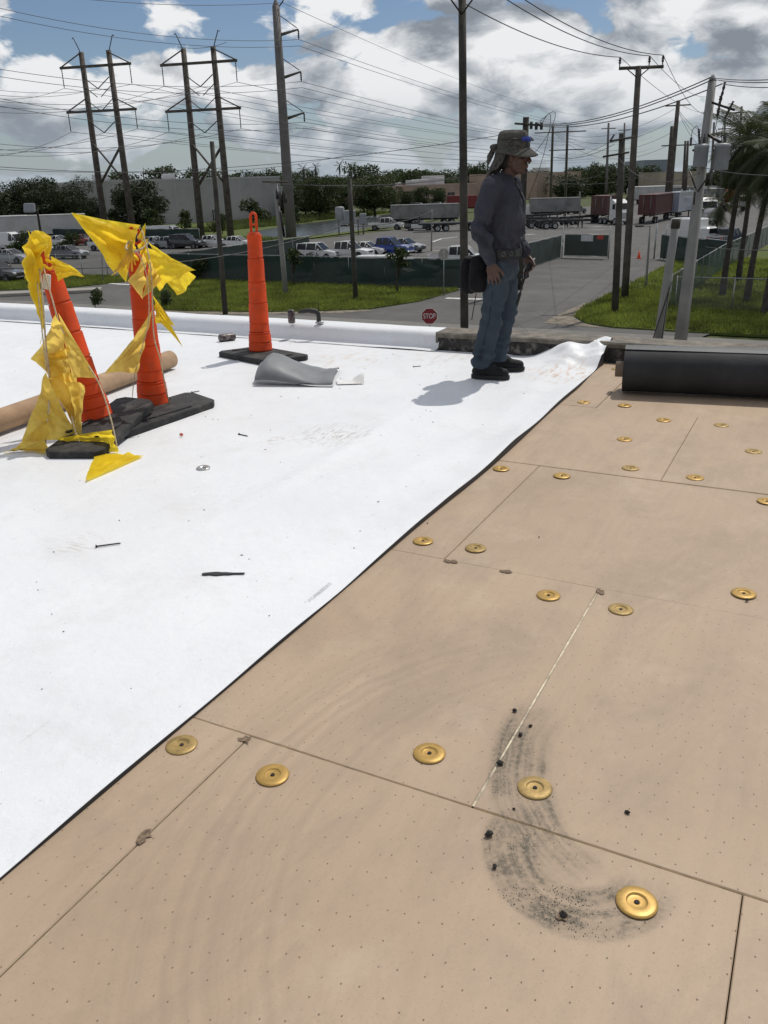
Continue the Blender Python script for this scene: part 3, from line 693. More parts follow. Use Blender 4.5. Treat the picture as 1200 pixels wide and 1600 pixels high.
# curled grey scrap and small white scrap beside it
def scrap():
    P0 = Vector((-0.984, 6.182, 0.000)); P1 = Vector((-0.317, 6.361, 0.000)); P2 = Vector((-0.350, 6.021, 0.000)); P3 = Vector((-0.939, 6.134, 0.000))
    root = empty('membrane_offcut', (P0+P1)/2, 0, 'curled grey membrane offcut lying in front of the upright cone', 'membrane scrap')
    off = root.location; vs = []; nx, ny = 26, 16
    back0 = Vector((-0.874, 6.692, 0.000)); back1 = Vector((-0.324, 6.547, 0.000))
    for i in range(nx+1):
        f = i/nx; a = P3.lerp(P2, f); b_ = back0.lerp(back1, f)
        hgt = .17*(1-sm(.0, .95, f))*(.6+.4*sm(0, .12, f))+.035*sm(.75, 1, f)
        for j in range(ny+1):
            g = j/ny
            # the sheet lies flat in front, curls up and over at the back left
            an = g*PI*1.12; p = a.lerp(b_, .5-.5*math.cos(min(an, PI)))
            z = hgt*math.sin(min(an, PI))**.8 if 0 < g < 1 and math.sin(min(an, PI)) > 0 else 0
            z += .012*mnoise.noise(Vector((f*5, g*4, 2.)))
            vs.append(p-off+Vector((0, 0, max(z, 0)+MZ+.010)))
    mb = MB(); mb.add(vs, [(i*(ny+1)+j, i*(ny+1)+j+1, (i+1)*(ny+1)+j+1, (i+1)*(ny+1)+j) for i in range(nx) for j in range(ny)], smooth=True)
    mb.build('curled_sheet', GREYM, root)
    vs = []
    for i in range(15):
        f = i/14; a = P3.lerp(P2, f)
        for j in range(4): vs.append(a-off+Vector((0.004, -.05*j/3, MZ+.006+.05*(j/3)*(1-f)*math.sin(f*3+.8))))
    mb = MB(); mb.add(vs, [(i*4+j, i*4+j+1, i*4+5+j, i*4+4+j) for i in range(14) for j in range(3)], smooth=True)
    mb.build('pale_face_lip', M('pale_membrane', (.42, .43, .44), .5), root)
scrap()
w0 = Vector((-0.220, 6.088, 0.000)); sc = empty('white_offcut', w0, 0, 'small white torn membrane piece right of the grey offcut', 'membrane scrap')
mb = MB(); vs = [];
for i in range(9):
    for j in range(5):
        x = -.10+.20*i/8; y = -.05+.12*j/4; vs.append((x, y, MZ+.006+.035*max(0, math.sin(i*.9+j*.6))*(j/4)+.05*max(0, (i-6)/2)*(j/4)))
mb.add(vs, [(i*5+j, i*5+j+1, i*5+6+j, i*5+5+j) for i in range(8) for j in range(4)], smooth=True); mb.build('torn_sheet', M('white_scrap', (.66, .66, .65), .5), sc)
def screw(p, ang, L, label):
    mb = MB(); mb.tube([(0, 0, 0), (L*.93, 0, 0), (L, 0, 0)], [.0032, .0030, .0005], 7); o_ = empty('roofing_screw', Vector(p)+Vector((0, 0, MZ+.0040)), ang, label, 'screw', 'dropped roofing screws')
    mb.build('shank', STEELD, o_); mb = MB(); mb.lathe([(0, -.004), (.007, -.003), (.007, 0), (.003, .004)], 12, Matrix.Rotation(PI/2, 4, 'Y')); mb.build('head', STEELD, o_)
screw((-1.205, 3.187, 0.000), R(16), .10, 'black screw lying on the near membrane, left of the black strip')
screw((-0.853, 4.803, 0.000), R(-38), .075, 'black screw on the membrane right of the cone with the flag knot')
screw((0.267, 6.589, 0.000), R(20), .065, 'black screw lying left of the worker near his shadow')
screw((-1.365, 5.923, 0.000), R(35), .06, 'small screw lying behind the middle cone base')
def strip(p, L, w, ang, label):
    mb = MB(); q = random.Random(int(p[0]*1000)); a = []; b_ = []
    for i in range(12):
        f = i/11; t_ = w*(.35+.65*math.sin(PI*min(1, f*1.2+.1)))
        a.append((L*f, t_*.5+q.uniform(-.002, .002), .004)); b_.append((L*f, -t_*.5*q.uniform(.6, 1.2), .004))
    vs = a+b_+[(x, y, 0) for x, y, z in a+b_]; n = 12
    fs = [(i, n+i, n+i+1, i+1) for i in range(n-1)]+[(2*n+i, 2*n+i+1, i+1, i) for i in range(n-1)]+[(3*n+i, n+i, n+i+1, 3*n+i+1)[::-1] for i in range(n-1)]
    mb.add(vs, fs); o_ = mb.build('rubber_strip', BLACKM, None, Vector(p)+Vector((0, 0, MZ+.0008)), ang); return tag(o_, label, 'strip')
strip((-0.707, 2.895, 0.000), .165, .026, R(-2), 'torn black rubber strip lying on the near membrane')
wr = Vector((-0.949, 4.183, 0.000)); o_ = MB().lathe([(.010, 0), (.034, 0), (.036, .003), (.030, .006), (.012, .004), (.010, 0)], 24).build('metal_washer', M('bright_washer', (.55, .55, .54), .28, .8), None, wr+Vector((0, 0, MZ+.003)))
o_.rotation_euler.x = .10; tag(o_, 'shiny steel plate washer lying on the white membrane', 'washer')
CR = M('asphalt_crumb', (.022, .019, .018), .9, var=.4, scale=80)
def crumb(p, r, label, z=0.):
    mb = MB(); q = random.Random(int(p[0]*9999)); vs = []
    mb.ellipsoid((0, 0, r*.55), (r, r*.8, r*.6), n=7, k=5); mb.v = [tuple(x*q.uniform(.7, 1.25) for x in v_) for v_ in mb.v]
    return tag(mb.build('tar_crumb', CR, None, Vector(p)+Vector((0, 0, z)), q.uniform(0, 6)), label, 'crumb', 'black tar crumbs on the boards')
for px, r_, lab in (((0.352, 1.964, 0.000), .0075, 'black crumb left of the pale joint, the farthest of the crumbs there'), ((0.384, 1.892, 0.000), .006, 'small black crumb right of the pale joint'), ((0.350, 1.854, 0.000), .008, 'black crumb right beside the pale joint'), ((0.279, 1.738, 0.000), .010, 'black crumb lying on the pale open joint'),
                    ((0.219, 1.491, 0.000), .011, 'flat black crumb on the outer rim of the dark scuff'), ((0.220, 1.396, 0.000), .007, 'round black crumb inside the dark scuff'), ((0.341, 1.263, 0.000), .009, 'black crumb in the bend of the dark scuff'), ((0.553, 1.551, 0.000), .007, 'lone black crumb above the long cross joint at right'),
                    ((0.289, 1.574, -0.000), .004, 'tiny black crumb below the plate by the dark scuff'), ((1.260, 2.574, 0.000), .008, 'black crumb touching the plate near the right picture edge'), ((0.642, 3.172, 0.000), .004, 'tiny black crumb alone on the board below the short joint'), ((0.189, 3.358, 0.000), .004, 'tiny black crumb beside the membrane edge')):
    crumb(px, r_, lab, .0005)
GR_ = MB(); q = random.Random(17)                        # grit ground into the curled scuff
for k in range(900):
    if k % 3: an = R(225)+q.gauss(0, .62); rr = q.uniform(.10, .225); p = Vector((.415+rr*math.cos(an), 1.425+rr*math.sin(an), .0002))
    else: an = R(176)+q.gauss(0, .26); rr = q.uniform(.43, .58); p = Vector((.82+rr*math.cos(an), 1.63+rr*math.sin(an), .0002))
    if mnoise.noise(p*9) < -.05: continue
    r_ = q.uniform(.0005, .0016); a = Vector((r_, r_*.3, 0)); b_ = Vector((-r_*.3, r_, 0))
    GR_.add([p+a, p+b_, p-a, p-b_, p+Vector((0, 0, r_*.8))], [(0, 1, 4), (1, 2, 4), (2, 3, 4), (3, 0, 4)])
tag(GR_.build('scuff_grit', M('scuff_grit', (.07, .058, .045), .95, var=.3, scale=200)), 'fine dark grit ground into the curled scuff on the boards', 'grit', kind='stuff')
SPK = MB(); q = random.Random(11)
for k in range(150):
    u, v = q.uniform(.2, 6.4), -1.5-abs(q.gauss(0, 1.9)); p = W(u, v, memb_z(u, v)+.001); r_ = q.uniform(.0012, .0042)
    an = q.uniform(0, PI); a = Vector((math.cos(an), math.sin(an), 0))*r_*q.uniform(1, 2.4); b_ = Vector((-math.sin(an), math.cos(an), 0))*r_
    SPK.add([p+a, p+b_, p-a, p-b_, p+Vector((0, 0, r_*.8))], [(0, 1, 4), (1, 2, 4), (2, 3, 4), (3, 0, 4)])
tag(SPK.build('roof_grit', CR), 'scattered black specks of grit on the white membrane', 'grit', kind='stuff')

# ---------------------------------------------------------------- the worker
def person():
    base = Vector((0.874, 6.209, 0.000)); base.z = .012
    root = empty('person', base, R(-22), 'worker in camouflage hat, grey long-sleeved shirt and jeans standing on the membrane', 'person')
    SKIN = M('skin', (.075, .038, .026), .5, var=.08, scale=12, pos=False)
    def cap(mb, pts, n=14):                                # tapered limb with rounded ends: pts = [(x, y, z, r), ...] or (.., rx, ry)
        P = [Vector(p[:3]) for p in pts]; rad = [p[3] for p in pts]
        d0 = (P[0]-P[1]).normalized(); d1 = (P[-1]-P[-2]).normalized()
        pp = [P[0]+d0*rad[0]*k for k in (.98, .8, .45)]+P+[P[-1]+d1*rad[-1]*k for k in (.45, .8, .98)]
        rr = [rad[0]*k for k in (.2, .6, .89)]+rad+[rad[-1]*k for k in (.89, .6, .2)]
        mb.tube(pp, rr, n)
    def loft(mb, secs, n=22):                              # torso-like: (cx, cy, z, rx, ry[, power])
        vs = []; fs = []
        for s_ in secs:
            cx, cy, z, rx, ry = s_[:5]; pw = s_[5] if len(s_) > 5 else 2.3; tz = s_[6] if len(s_) > 6 else 0
            for k in range(n):
                a = 2*PI*k/n; c, s2 = math.cos(a), math.sin(a); r_ = (abs(c)**pw+abs(s2)**pw)**(-1/pw)
                vs.append((cx+rx*r_*c, cy+ry*r_*s2, z+tz*r_*c))
        m_ = len(secs)
        for i in range(m_-1):
            for k in range(n): fs.append((i*n+k, i*n+(k+1) % n, i*n+n+(k+1) % n, i*n+n+k))
        fs += [tuple(reversed(range(n))), tuple(range((m_-1)*n, m_*n))]
        mb.add(vs, fs, smooth=True)
    RS, LS = (-.01, -.185, 1.322), (.03, .185, 1.322)       # shoulders
    RE, RW_ = (-.075, -.262, 1.055), (.005, -.232, .835)    # near (right) arm
    LE, LW = (.03, .262, 1.07), (.145, .232, .845)          # far (left) arm
    # --- body: one continuous figure
    b = MB()
    loft(b, [(.01, 0, .78, .10, .15), (.015, 0, .90, .098, .148), (.02, 0, 1.02, .095, .138), (.02, 0, 1.18, .105, .155), (.015, 0, 1.28, .10, .17), (.02, 0, 1.345, .075, .12), (.025, 0, 1.375, .05, .06)])
    cap(b, [(.03, 0, 1.36, .055), (.06, 0, 1.42, .052), (.072, 0, 1.47, .055)])
    # head: skull, jaw, brow, nose, chin, ears
    hc = Vector((.088, 0, 1.520))
    b.ellipsoid(hc, (.098, .078, .112)); b.ellipsoid(hc+Vector((.020, 0, -.062)), (.072, .062, .062))
    b.ellipsoid(hc+Vector((.068, 0, -.098)), (.026, .030, .022)); b.ellipsoid(hc+Vector((.078, 0, .012)), (.022, .055, .016))
    cap(b, [(hc.x+.090, 0, hc.z+.004, .009), (hc.x+.106, 0, hc.z-.026, .012), (hc.x+.112, 0, hc.z-.038, .0135)])
    for s_ in (-1, 1):
        b.ellipsoid(hc+Vector((.102, s_*.011, -.040)), (.010, .008, .007)); b.ellipsoid(hc+Vector((.060, s_*.045, -.030)), (.026, .018, .022))
        b.ellipsoid(hc+Vector((-.002, s_*.077, -.014)), (.018, .009, .030), Matrix.Rotation(s_*.3, 3, 'Z').to_4x4())
    b.ellipsoid(hc+Vector((.092, 0, -.064)), (.012, .024, .0065)); b.ellipsoid(hc+Vector((.089, 0, -.077)), (.012, .021, .0075))
    # arms
    cap(b, [(*RS, .050), (-.045, -.228, 1.20, .040), (*RE, .032), (-.03, -.25, .93, .029), (*RW_, .025)])
    cap(b, [(*LS, .050), (.03, .23, 1.21, .040), (*LE, .032), (.09, .25, .95, .029), (*LW, .025)])
    # legs
    RH, RK, RA = (.02, -.088, .80), (-.01, -.115, .455), (-.075, -.135, .085)
    LH, LK, LA = (.02, .088, .80), (.035, .13, .46), (-.03, .155, .085)
    for (h_, k_, a_) in ((RH, RK, RA), (LH, LK, LA)):
        m1 = [(h_[i]+k_[i])/2 for i in range(3)]; m2 = [(k_[i]*.62+a_[i]*.38) for i in range(3)]
        cap(b, [(*h_, .082), (*m1, .066), (*k_, .048), (*m2, .046), (*a_, .034)])
        cap(b, [(a_[0]-.02, a_[1], .055, .030), (a_[0]+.07, a_[1]+.01, .048, .028)])
    # hands: palm, four unequal fingers, thumb off the side of the palm
    def hand(wr, down, fwd, side, curl, k):
        wr, down, fwd = Vector(wr), Vector(down).normalized(), Vector(fwd); fwd = (fwd-down*fwd.dot(down)).normalized(); out = down.cross(fwd)*side   # fwd: thumb side
        palm = [wr+down*.012, wr+down*.045, wr+down*.082]
        for o_ in (-.028, -.010, .010, .028): cap(b, [(*(palm[0]+fwd*o_*.55), .016), (*(palm[1]+fwd*o_), .0150), (*(palm[2]+fwd*o_), .0115)], 10)
        for i, (o_, L) in enumerate(((.034, .070), (.0115, .078), (-.0115, .072), (-.034, .056))):
            p = palm[2]+fwd*o_; d = down.copy(); pts = [(*p, .0092)]
            for j, (fr, cu) in enumerate(((.45, curl*.8), (.32, curl*1.1), (.23, curl*.8))):
                d = (d*math.cos(cu)+(-out)*math.sin(cu)).normalized(); p = p+d*L*fr+fwd*o_*.05; pts.append((*p, .0086-.0007*j))
            cap(b, pts, 9)
        p = wr+down*.030+fwd*.026; d = (down*.75+fwd*.62-out*.25).normalized(); pts = [(*p, .0135)]
        for fr in (.034, .030, .022): p = p+d*fr; pts.append((*p, .0112)); d = (d+down*.35-out*.35*k).normalized()
        cap(b, pts, 9)
    hand(RW_, (.20, -.02, -1), (1, .25, .1), 1, .28, .3)
    hand(LW, (.42, -.02, -.85), (.8, -.5, .3), -1, .95, 1.0)
    me = remeshed(b, .0048, 2, 'body'); obj('body', me, SKIN, root)
    # eyes in shade of the brim
    eye = M('eye_white', (.55, .52, .48), .3, var=0); iris = M('iris', (.015, .01, .008), .2, var=0)
    for s_ in (-1, 1):
        e_ = MB().ellipsoid(hc+Vector((.084, s_*.031, -.008)), (.0125, .0135, .0085), n=12, k=8).build('eye', eye, root)
        MB().ellipsoid(hc+Vector((.0945, s_*.033, -.009)), (.004, .005, .0055), n=10, k=6).build('iris', iris, e_)
    brow = MB()
    for s_ in (-1, 1): brow.tube([hc+Vector((.101, s_*.012, .012)), hc+Vector((.098, s_*.032, .017)), hc+Vector((.080, s_*.054, .012))], [.004, .0045, .003], 6)
    hair = M('black_hair', (.012, .010, .009), .55, bump=.6, bscale=150, pos=False)
    brow.build('eyebrows', hair, root)
    mb = MB(); mb.ellipsoid(hc+Vector((-.018, 0, .006)), (.092, .083, .095)); mb.ellipsoid(hc+Vector((-.045, 0, -.045)), (.055, .068, .055)); obj('hair', remeshed(mb, .008, 3, 'hair'), hair, root)
    mb = MB(); mb.ellipsoid(hc+Vector((.086, 0, -.098)), (.014, .024, .012)); mb.tube([hc+Vector((.105, -.02, -.053)), hc+Vector((.110, 0, -.050)), hc+Vector((.105, .02, -.053))], .0045, 6); mb.build('short_beard', hair, root)
    # --- clothes
    def displace(me, fn):
        n = len(me.vertices); co = np.empty(n*3, 'f'); nr = np.empty(n*3, 'f'); me.vertices.foreach_get('co', co); me.vertex_normals.foreach_get('vector', nr); co.shape = nr.shape = (n, 3)
        d = np.array([fn(Vector(c)) for c in co], 'f'); co += nr*d[:, None]; me.vertices.foreach_set('co', co.ravel()); me.update()
    def wrinkle(me, amp, fn=None, s1=11, s2=24):
        def f(c):
            k = mnoise.noise(Vector((c.x*s1, c.y*s1, c.z*s1*.8)))*.55+(.5-abs(mnoise.noise(Vector((c.x*s2, c.y*s2, c.z*s2*.5))))*2)*.30+mnoise.noise(Vector((c.x*s2, c.y*s2, c.z*s2*.55)))*.3
            return k*amp*(fn(c) if fn else 1)
        displace(me, f)
    SH = M('grey_knit_shirt', (.048, .050, .064), .95, spec=.2, var=.07, scale=5, bump=.25, bscale=260, pos=False, dirt=((.024, .026, .034), 4, .6))
    s_ = MB()
    loft(s_, [(.015, 0, .80, .118, .172), (.018, 0, .88, .120, .172), (.02, 0, .93, .122, .168), (.027, 0, 1.02, .140, .172), (.032, 0, 1.12, .146, .182), (.028, 0, 1.22, .142, .194), (.018, 0, 1.29, .118, .200), (.015, 0, 1.342, .090, .160), (.025, 0, 1.380, .068, .085), (.032, 0, 1.400, .062, .066)])
    cap(s_, [(RS[0], RS[1], RS[2], .078), (-.045, -.232, 1.20, .070), (*RE, .060), (-.03, -.252, .94, .054), (.0, -.236, .855, .041)])
    cap(s_, [(LS[0], LS[1], LS[2], .078), (.03, .235, 1.21, .070), (*LE, .060), (.09, .252, .96, .054), (.137, .235, .868, .041)])
    me = remeshed(s_, .009, 4, 'shirt')
    wrinkle(me, .026, lambda c: .6+1.2*math.exp(-((c.z-.97)/.09)**2)+.7*math.exp(-((c.z-1.06)/.07)**2)*(abs(c.y) > .2))
    def drag(c):                                            # diagonal drag folds on sleeve and waist
        w_ = math.sin((c.z*1.0+c.x*.7+.03*mnoise.noise(c*9))*70)*.0085
        return w_*math.exp(-((c.z-1.02)/.12)**2)*1.3 if abs(c.y) > .2 else w_*math.exp(-((c.z-.96)/.09)**2)
    displace(me, drag)
    obj('long_sleeved_shirt', me, SH, root)
    # open collar and dark placket
    DK = M('dark_collar', (.028, .030, .036), .8, var=.2, scale=20)
    mb = MB(); vs = []; n = 28
    for i in range(n+1):
        a = R(38)+(2*PI-R(76))*i/n; c, s2 = math.cos(a), math.sin(a)
        for (r_, z) in ((.068, 1.380), (.070, 1.412), (.078, 1.416), (.092, 1.376)): vs.append((.034+r_*c*1.02, r_*s2*1.02, z-.05*max(0, c)-.012*(r_ > .08)))
    mb.add(vs, [(i*4+k, i*4+k+1, i*4+5+k, i*4+4+k) for i in range(n) for k in range(3)], smooth=True); mb.build('shirt_collar', DK, root)
    mb = MB(); vs = []
    for i in range(8):
        z = 1.350-.20*i/7; x = .112+.055*(1-sm(1.22, 1.37, z))+.006
        for k in (-1, 0, 1): vs.append((x+.004*(k == 0), k*.017*(1.0 if i else .6), z))
    mb.add(vs, [(i*3+k, i*3+k+1, i*3+4+k, i*3+3+k) for i in range(7) for k in range(2)]); mb.build('button_placket', DK, root)
    JE = M('blue_jeans', (.046, .062, .080), .95, spec=.2, var=.12, scale=5, bump=.35, bscale=200, pos=False, dirt=((.105, .125, .145), 4, .45))
    j = MB()
    loft(j, [(.012, 0, .70, .118, .165), (.014, 0, .78, .122, .170), (.016, 0, .86, .112, .160), (.018, 0, .915, .106, .152)])
    for (h_, k_, a_) in ((RH, RK, RA), (LH, LK, LA)):
        m1 = [(h_[i]+k_[i])/2 for i in range(3)]; m2 = [(k_[i]*.55+a_[i]*.45) for i in range(3)]
        cap(j, [(h_[0], h_[1], h_[2]-.02, .104), (*m1, .092), (*k_, .077), (*m2, .074), (a_[0], a_[1], .135, .072), (a_[0]+.003, a_[1], .105, .074)], 16)
    me = remeshed(j, .010, 4, 'jeans')
    co = np.empty(len(me.vertices)*3, 'f'); me.vertices.foreach_get('co', co); zz = co[2::3]; zz[zz < .085] = .085+(zz[zz < .085]-.085)*.15; me.vertices.foreach_set('co', co); me.update()
    wrinkle(me, .022, lambda c: .5+1.3*math.exp(-((c.z-.17)/.08)**2)+.8*math.exp(-((c.z-.46)/.07)**2)+.5*math.exp(-((c.z-.74)/.06)**2), 10, 22)
    displace(me, lambda c: .010*math.sin(c.z*85+c.x*22+3*mnoise.noise(c*10))*math.exp(-((c.z-.18)/.085)**2)+.007*math.sin(c.z*60+c.x*45+2*mnoise.noise(c*8))*math.exp(-((c.z-.46)/.09)**2)+.006*math.sin(c.z*70-c.x*60)*math.exp(-((c.z-.72)/.06)**2))
    obj('jeans', me, JE, root)
    sd_ = M('jeans_seam', (.022, .030, .040), .9)
    for (h_, k_, a_) in ((RH, RK, RA), (LH, LK, LA)):
        s2 = -1 if h_[1] < 0 else 1
        MB().tube([(h_[0]+.01, h_[1]+s2*.092, .84), ((h_[0]+k_[0])/2, (h_[1]+k_[1])/2+s2*.090, (h_[2]+k_[2])/2), (k_[0], k_[1]+s2*.076, k_[2]), (a_[0], a_[1]+s2*.070, .15)], .0035, 6).build('side_seam', sd_, root)
        vs = []
        for i in range(6):
            for j in range(6): vs.append((-.108-.012*math.sin(PI*i/5), h_[1]-.055+.11*i/5, .70+.115*j/5-(.012 if j == 0 and 0 < i < 5 else 0)))
        MB().add(vs, [(i*6+j, i*6+j+1, i*6+7+j, i*6+6+j) for i in range(5) for j in range(5)], smooth=True).build('back_pocket', JE, root)
    # boots: shaft, toe cap, sole
    BO = M('black_boot_leather', (.009, .009, .010), .7, spec=.25, var=.25, scale=20, bump=.3, bscale=90, pos=False); SO = M('boot_sole', (.012, .012, .012), .8)
    for (a_, rz, nm) in ((RA, R(4), 'boot'), (LA, R(14), 'boot')):
        mb = MB(); X = Matrix.Translation((a_[0], a_[1], 0)) @ Matrix.Rotation(rz, 4, 'Z')
        t_ = MB(); loft(t_, [(-.005, 0, .03, .062, .044), (.0, 0, .09, .058, .046), (-.004, 0, .15, .052, .047), (-.004, 0, .17, .050, .046)], 16)
        cap(t_, [(-.035, 0, .050, .040), (.03, 0, .058, .043), (.10, 0, .048, .044), (.165, 0, .042, .038)], 12); cap(t_, [(.02, 0, .10, .040), (.075, 0, .070, .040)], 12)
        t_.v = [tuple(X @ Vector((v_[0], v_[1]*1.08, max(v_[2], .02)))) for v_ in t_.v]
        bo = obj(nm, remeshed(t_, .007, 3, 'boot'), BO, root)
        t_ = MB(); pts = []
        for k in range(24):
            an = 2*PI*k/24; c, s2 = math.cos(an), math.sin(an); pts.append(X @ Vector((.065+.145*c, (.047+.006*(c > 0)*abs(c))*s2*(1-.12*(abs(c) < .3)), 0)))
        t_.prism([(p.x, p.y) for p in pts], .0, .028); t_.build('sole', SO, bo)
        t_ = MB()
        for k in range(5):
            p0 = X @ Vector((.085-.018*k, -.024, .083+.014*k)); p1 = X @ Vector((.085-.018*k, .024, .083+.014*k)); t_.tube([p0, (p0+p1)/2+Vector((.008, 0, .012)), p1], .003, 5)
        t_.build('laces', M('lace', (.05, .05, .05), .8), bo)
    # belt with round grommets, pouches on the near rear hip
    BE = M('black_belt', (.012, .012, .013), .5, var=.2, scale=30)
    mb = MB(); vs = []; n = 40
    for i in range(n):
        a = 2*PI*i/n; c, s2 = math.cos(a), math.sin(a); r_ = (abs(c)**2.3+abs(s2)**2.3)**(-1/2.3)
        for (k, z) in ((.985, .858), (1.03, .860), (1.03, .914), (.985, .916)): vs.append((.018+.132*k*r_*c, .183*k*r_*s2, z))
    mb.add(vs, [(i*4+k, i*4+(k+1) % 4, ((i+1) % n)*4+(k+1) % 4, ((i+1) % n)*4+k) for i in range(n) for k in range(4)]); be = mb.build('tool_belt', BE, root)
    GR = M('belt_grommet', (.10, .10, .105), .45, .7)
    for dg in (-66, -44, -25, 6):
        a = R(dg); c, s2 = math.cos(a), math.sin(a); r_ = (abs(c)**2.3+abs(s2)**2.3)**(-1/2.3); p = Vector((.018+.132*1.035*r_*c, .183*1.035*r_*s2, .887)); nr = Vector((c/.132, s2/.183, 0)).normalized()
        MB().lathe([(.009, 0), (.017, .001), (.0165, .004), (.009, .004), (.009, 0)], 14, Matrix.Translation(p) @ nr.to_track_quat('Z', 'Y').to_matrix().to_4x4()).build('grommet', GR, be)
    PO = M('black_pouch_leather', (.007, .007, .008), .8, spec=.2, var=.3, scale=9, bump=.4, bscale=40, pos=False)
    for (x, y, z0, z1, rx, ry, rz) in ((-.105, -.165, .625, .875, .072, .055, .5), (-.195, -.09, .605, .86, .070, .056, 1.0), (-.16, .02, .64, .85, .05, .08, 0)):
        t_ = MB(); loft(t_, [(0, 0, z0, rx*.70, ry*.75), (0, 0, z0+.03, rx*.95, ry), (.0, 0, (z0+z1)/2, rx, ry*1.08), (.005, 0, z1-.05, rx*.92, ry*.95), (.01, 0, z1, rx*.80, ry*.62)], 18)
        X = Matrix.Translation((x, y, 0)) @ Matrix.Rotation(rz, 4, 'Z'); t_.v = [tuple(X @ Vector(v_)) for v_ in t_.v]
        me = remeshed(t_, .010, 3, 'pouch'); wrinkle(me, .012, None, 14, 30); obj('tool_pouch', me, PO, root)
    # --- boonie hat: crown, brim dipping in front, neck cloth, goggles
    CA = camo()
    hb = hc+Vector((-.006, 0, .066))
    mb = MB(); n = 36; vs = []; prof = [(1.05, -.022), (1.06, .0), (1.02, .030), (.95, .062), (.84, .080), (.58, .088), (.0, .090)]
    for (k, z) in prof:
        for i in range(n):
            a = 2*PI*i/n; w_ = 1+.018*mnoise.noise(Vector((math.cos(a)*2, math.sin(a)*2, z*18))); vs.append((hb.x+.108*k*w_*math.cos(a)+z*-.06, hb.y+.090*k*w_*math.sin(a), hb.z+z*(1+.04*math.cos(a*2))+.006*mnoise.noise(Vector((math.cos(a)*3, math.sin(a)*3, z*20)))))
    mb.add(vs, [(i*n+k, i*n+(k+1) % n, i*n+n+(k+1) % n, i*n+n+k) for i in range(len(prof)-1) for k in range(n)], smooth=True)
    hat = mb.build('camouflage_hat', CA, root)
    mb = MB(); vs = []
    for j_, r_ in enumerate((1.02, 1.18, 1.36, 1.52, 1.54, 1.36, 1.02)):
        for i in range(n):
            a = 2*PI*i/n; c, s2 = math.cos(a), math.sin(a); ext = (r_-1.02)*(1.0+.10*max(0, c)-.55*max(0, -c)); rr = 1.02+ext
            z = -.018-(.055*ext+.035*ext*max(0, c))-.03*ext*abs(s2)+.006*math.sin(a*3+1)*ext*2-(.003 if j_ > 3 else 0)
            vs.append((hb.x+.108*rr*c, hb.y+.092*rr*s2, hb.z+z))
    mb.add(vs, [(i*n+k, i*n+(k+1) % n, i*n+n+(k+1) % n, i*n+n+k) for i in range(6) for k in range(n)], smooth=True); mb.build('hat_brim', CA, hat)
    mb = MB(); vs = []; na, nz = 22, 14                                       # cloth hanging behind
    for i in range(na+1):
        a = R(98)+R(164)*i/na; c, s2 = math.cos(a), math.sin(a)
        for k in range(nz+1):
            f = k/nz; r_ = 1.06+.30*f*max(0, -c)*(1-.35*f)+.10*math.sin(i*1.5)*f*.6; vs.append((hb.x+.108*r_*c-.05*f*f, hb.y+.092*r_*s2*(1-.08*f), hb.z-.005-.20*f*(.55+.45*max(0, -c))+.008*math.sin(i*1.1+k*.5)))
    mb.add(vs, [(i*(nz+1)+k, i*(nz+1)+k+1, (i+1)*(nz+1)+k+1, (i+1)*(nz+1)+k) for i in range(na) for k in range(nz)], smooth=True); mb.build('neck_cloth', CA, hat)
    mb = MB(); mb.ellipsoid(hb+Vector((-.125, -.02, -.010)), (.035, .03, .022)); mb.tube([hb+Vector((-.13, -.02, -.02)), hb+Vector((-.155, -.03, -.07)), hb+Vector((-.17, -.03, -.13))], [.018, .022, .004], 8, flat=.4); mb.build('tied_knot', CA, hat)
    GB = M('blue_mirror_lens', (.004, .03, .28), .12, .2, var=.2, scale=30, spec=.8)
    gg = MB()
    for (a0, a1) in ((-52, -4), (4, 52)):
        vs = []
        for i in range(9):
            a = R(a0+(a1-a0)*i/8); hgt = .017*math.sin(PI*(i+.6)/9.2)**.5
            for (z, rr) in ((.036-hgt, 1.11), (.036, 1.16), (.036+hgt, 1.11)): vs.append((hb.x+.108*rr*math.cos(a), hb.y+.09*rr*math.sin(a), hb.z+z-.004))
        gg.add(vs, [(i*3+k, i*3+k+1, i*3+4+k, i*3+3+k) for i in range(8) for k in range(2)], smooth=True)
    go = gg.build('safety_glasses', GB, hat)
    for s_ in (-1, 1): MB().tube([hb+Vector((.108*1.1*math.cos(R(52)), s_*.09*1.1*math.sin(R(52)), .034)), hb+Vector((0, s_*.100, .034)), hb+Vector((-.06, s_*.085, .030))], .003, 6).build('glasses_arm', STEELD, go)
    MB().tube([hb+Vector((.125, -.012, .036)), hb+Vector((.127, .012, .036))], .003, 6).build('nose_bridge', STEELD, go)
    # tool held in the far hand: grip in the fist, long shaft hanging down
    tl = empty('hand_tool', root.matrix_basis @ Vector((0, 0, 0)), 0, "black long-shafted hand tool hanging from the worker's far hand", 'tool')
    Mr = Matrix.Translation(root.location) @ Matrix.Rotation(R(-22), 4, 'Z'); G0 = Vector(LW)+Vector((.035, -.008, -.062))
    lo = lambda p: Mr @ Vector(p)-tl.location
    TB = M('tool_black_plastic', (.016, .016, .017), .45)
    mb = MB(); mb.tube([lo(G0+Vector((.03, .03, .035))), lo(G0), lo(G0+Vector((-.02, -.02, -.05))), lo(G0+Vector((-.03, -.02, -.10)))], [.014, .017, .019, .012], 10); mb.build('grip', TB, tl)
    mb = MB(); mb.tube([lo(G0+Vector((-.012, -.02, -.035))), lo(G0+Vector((-.005, -.02, -.085))), lo(G0+Vector((-.055, -.02, -.12))), lo(G0+Vector((-.065, -.02, -.07)))], .007, 8); mb.build('trigger_guard', TB, tl)
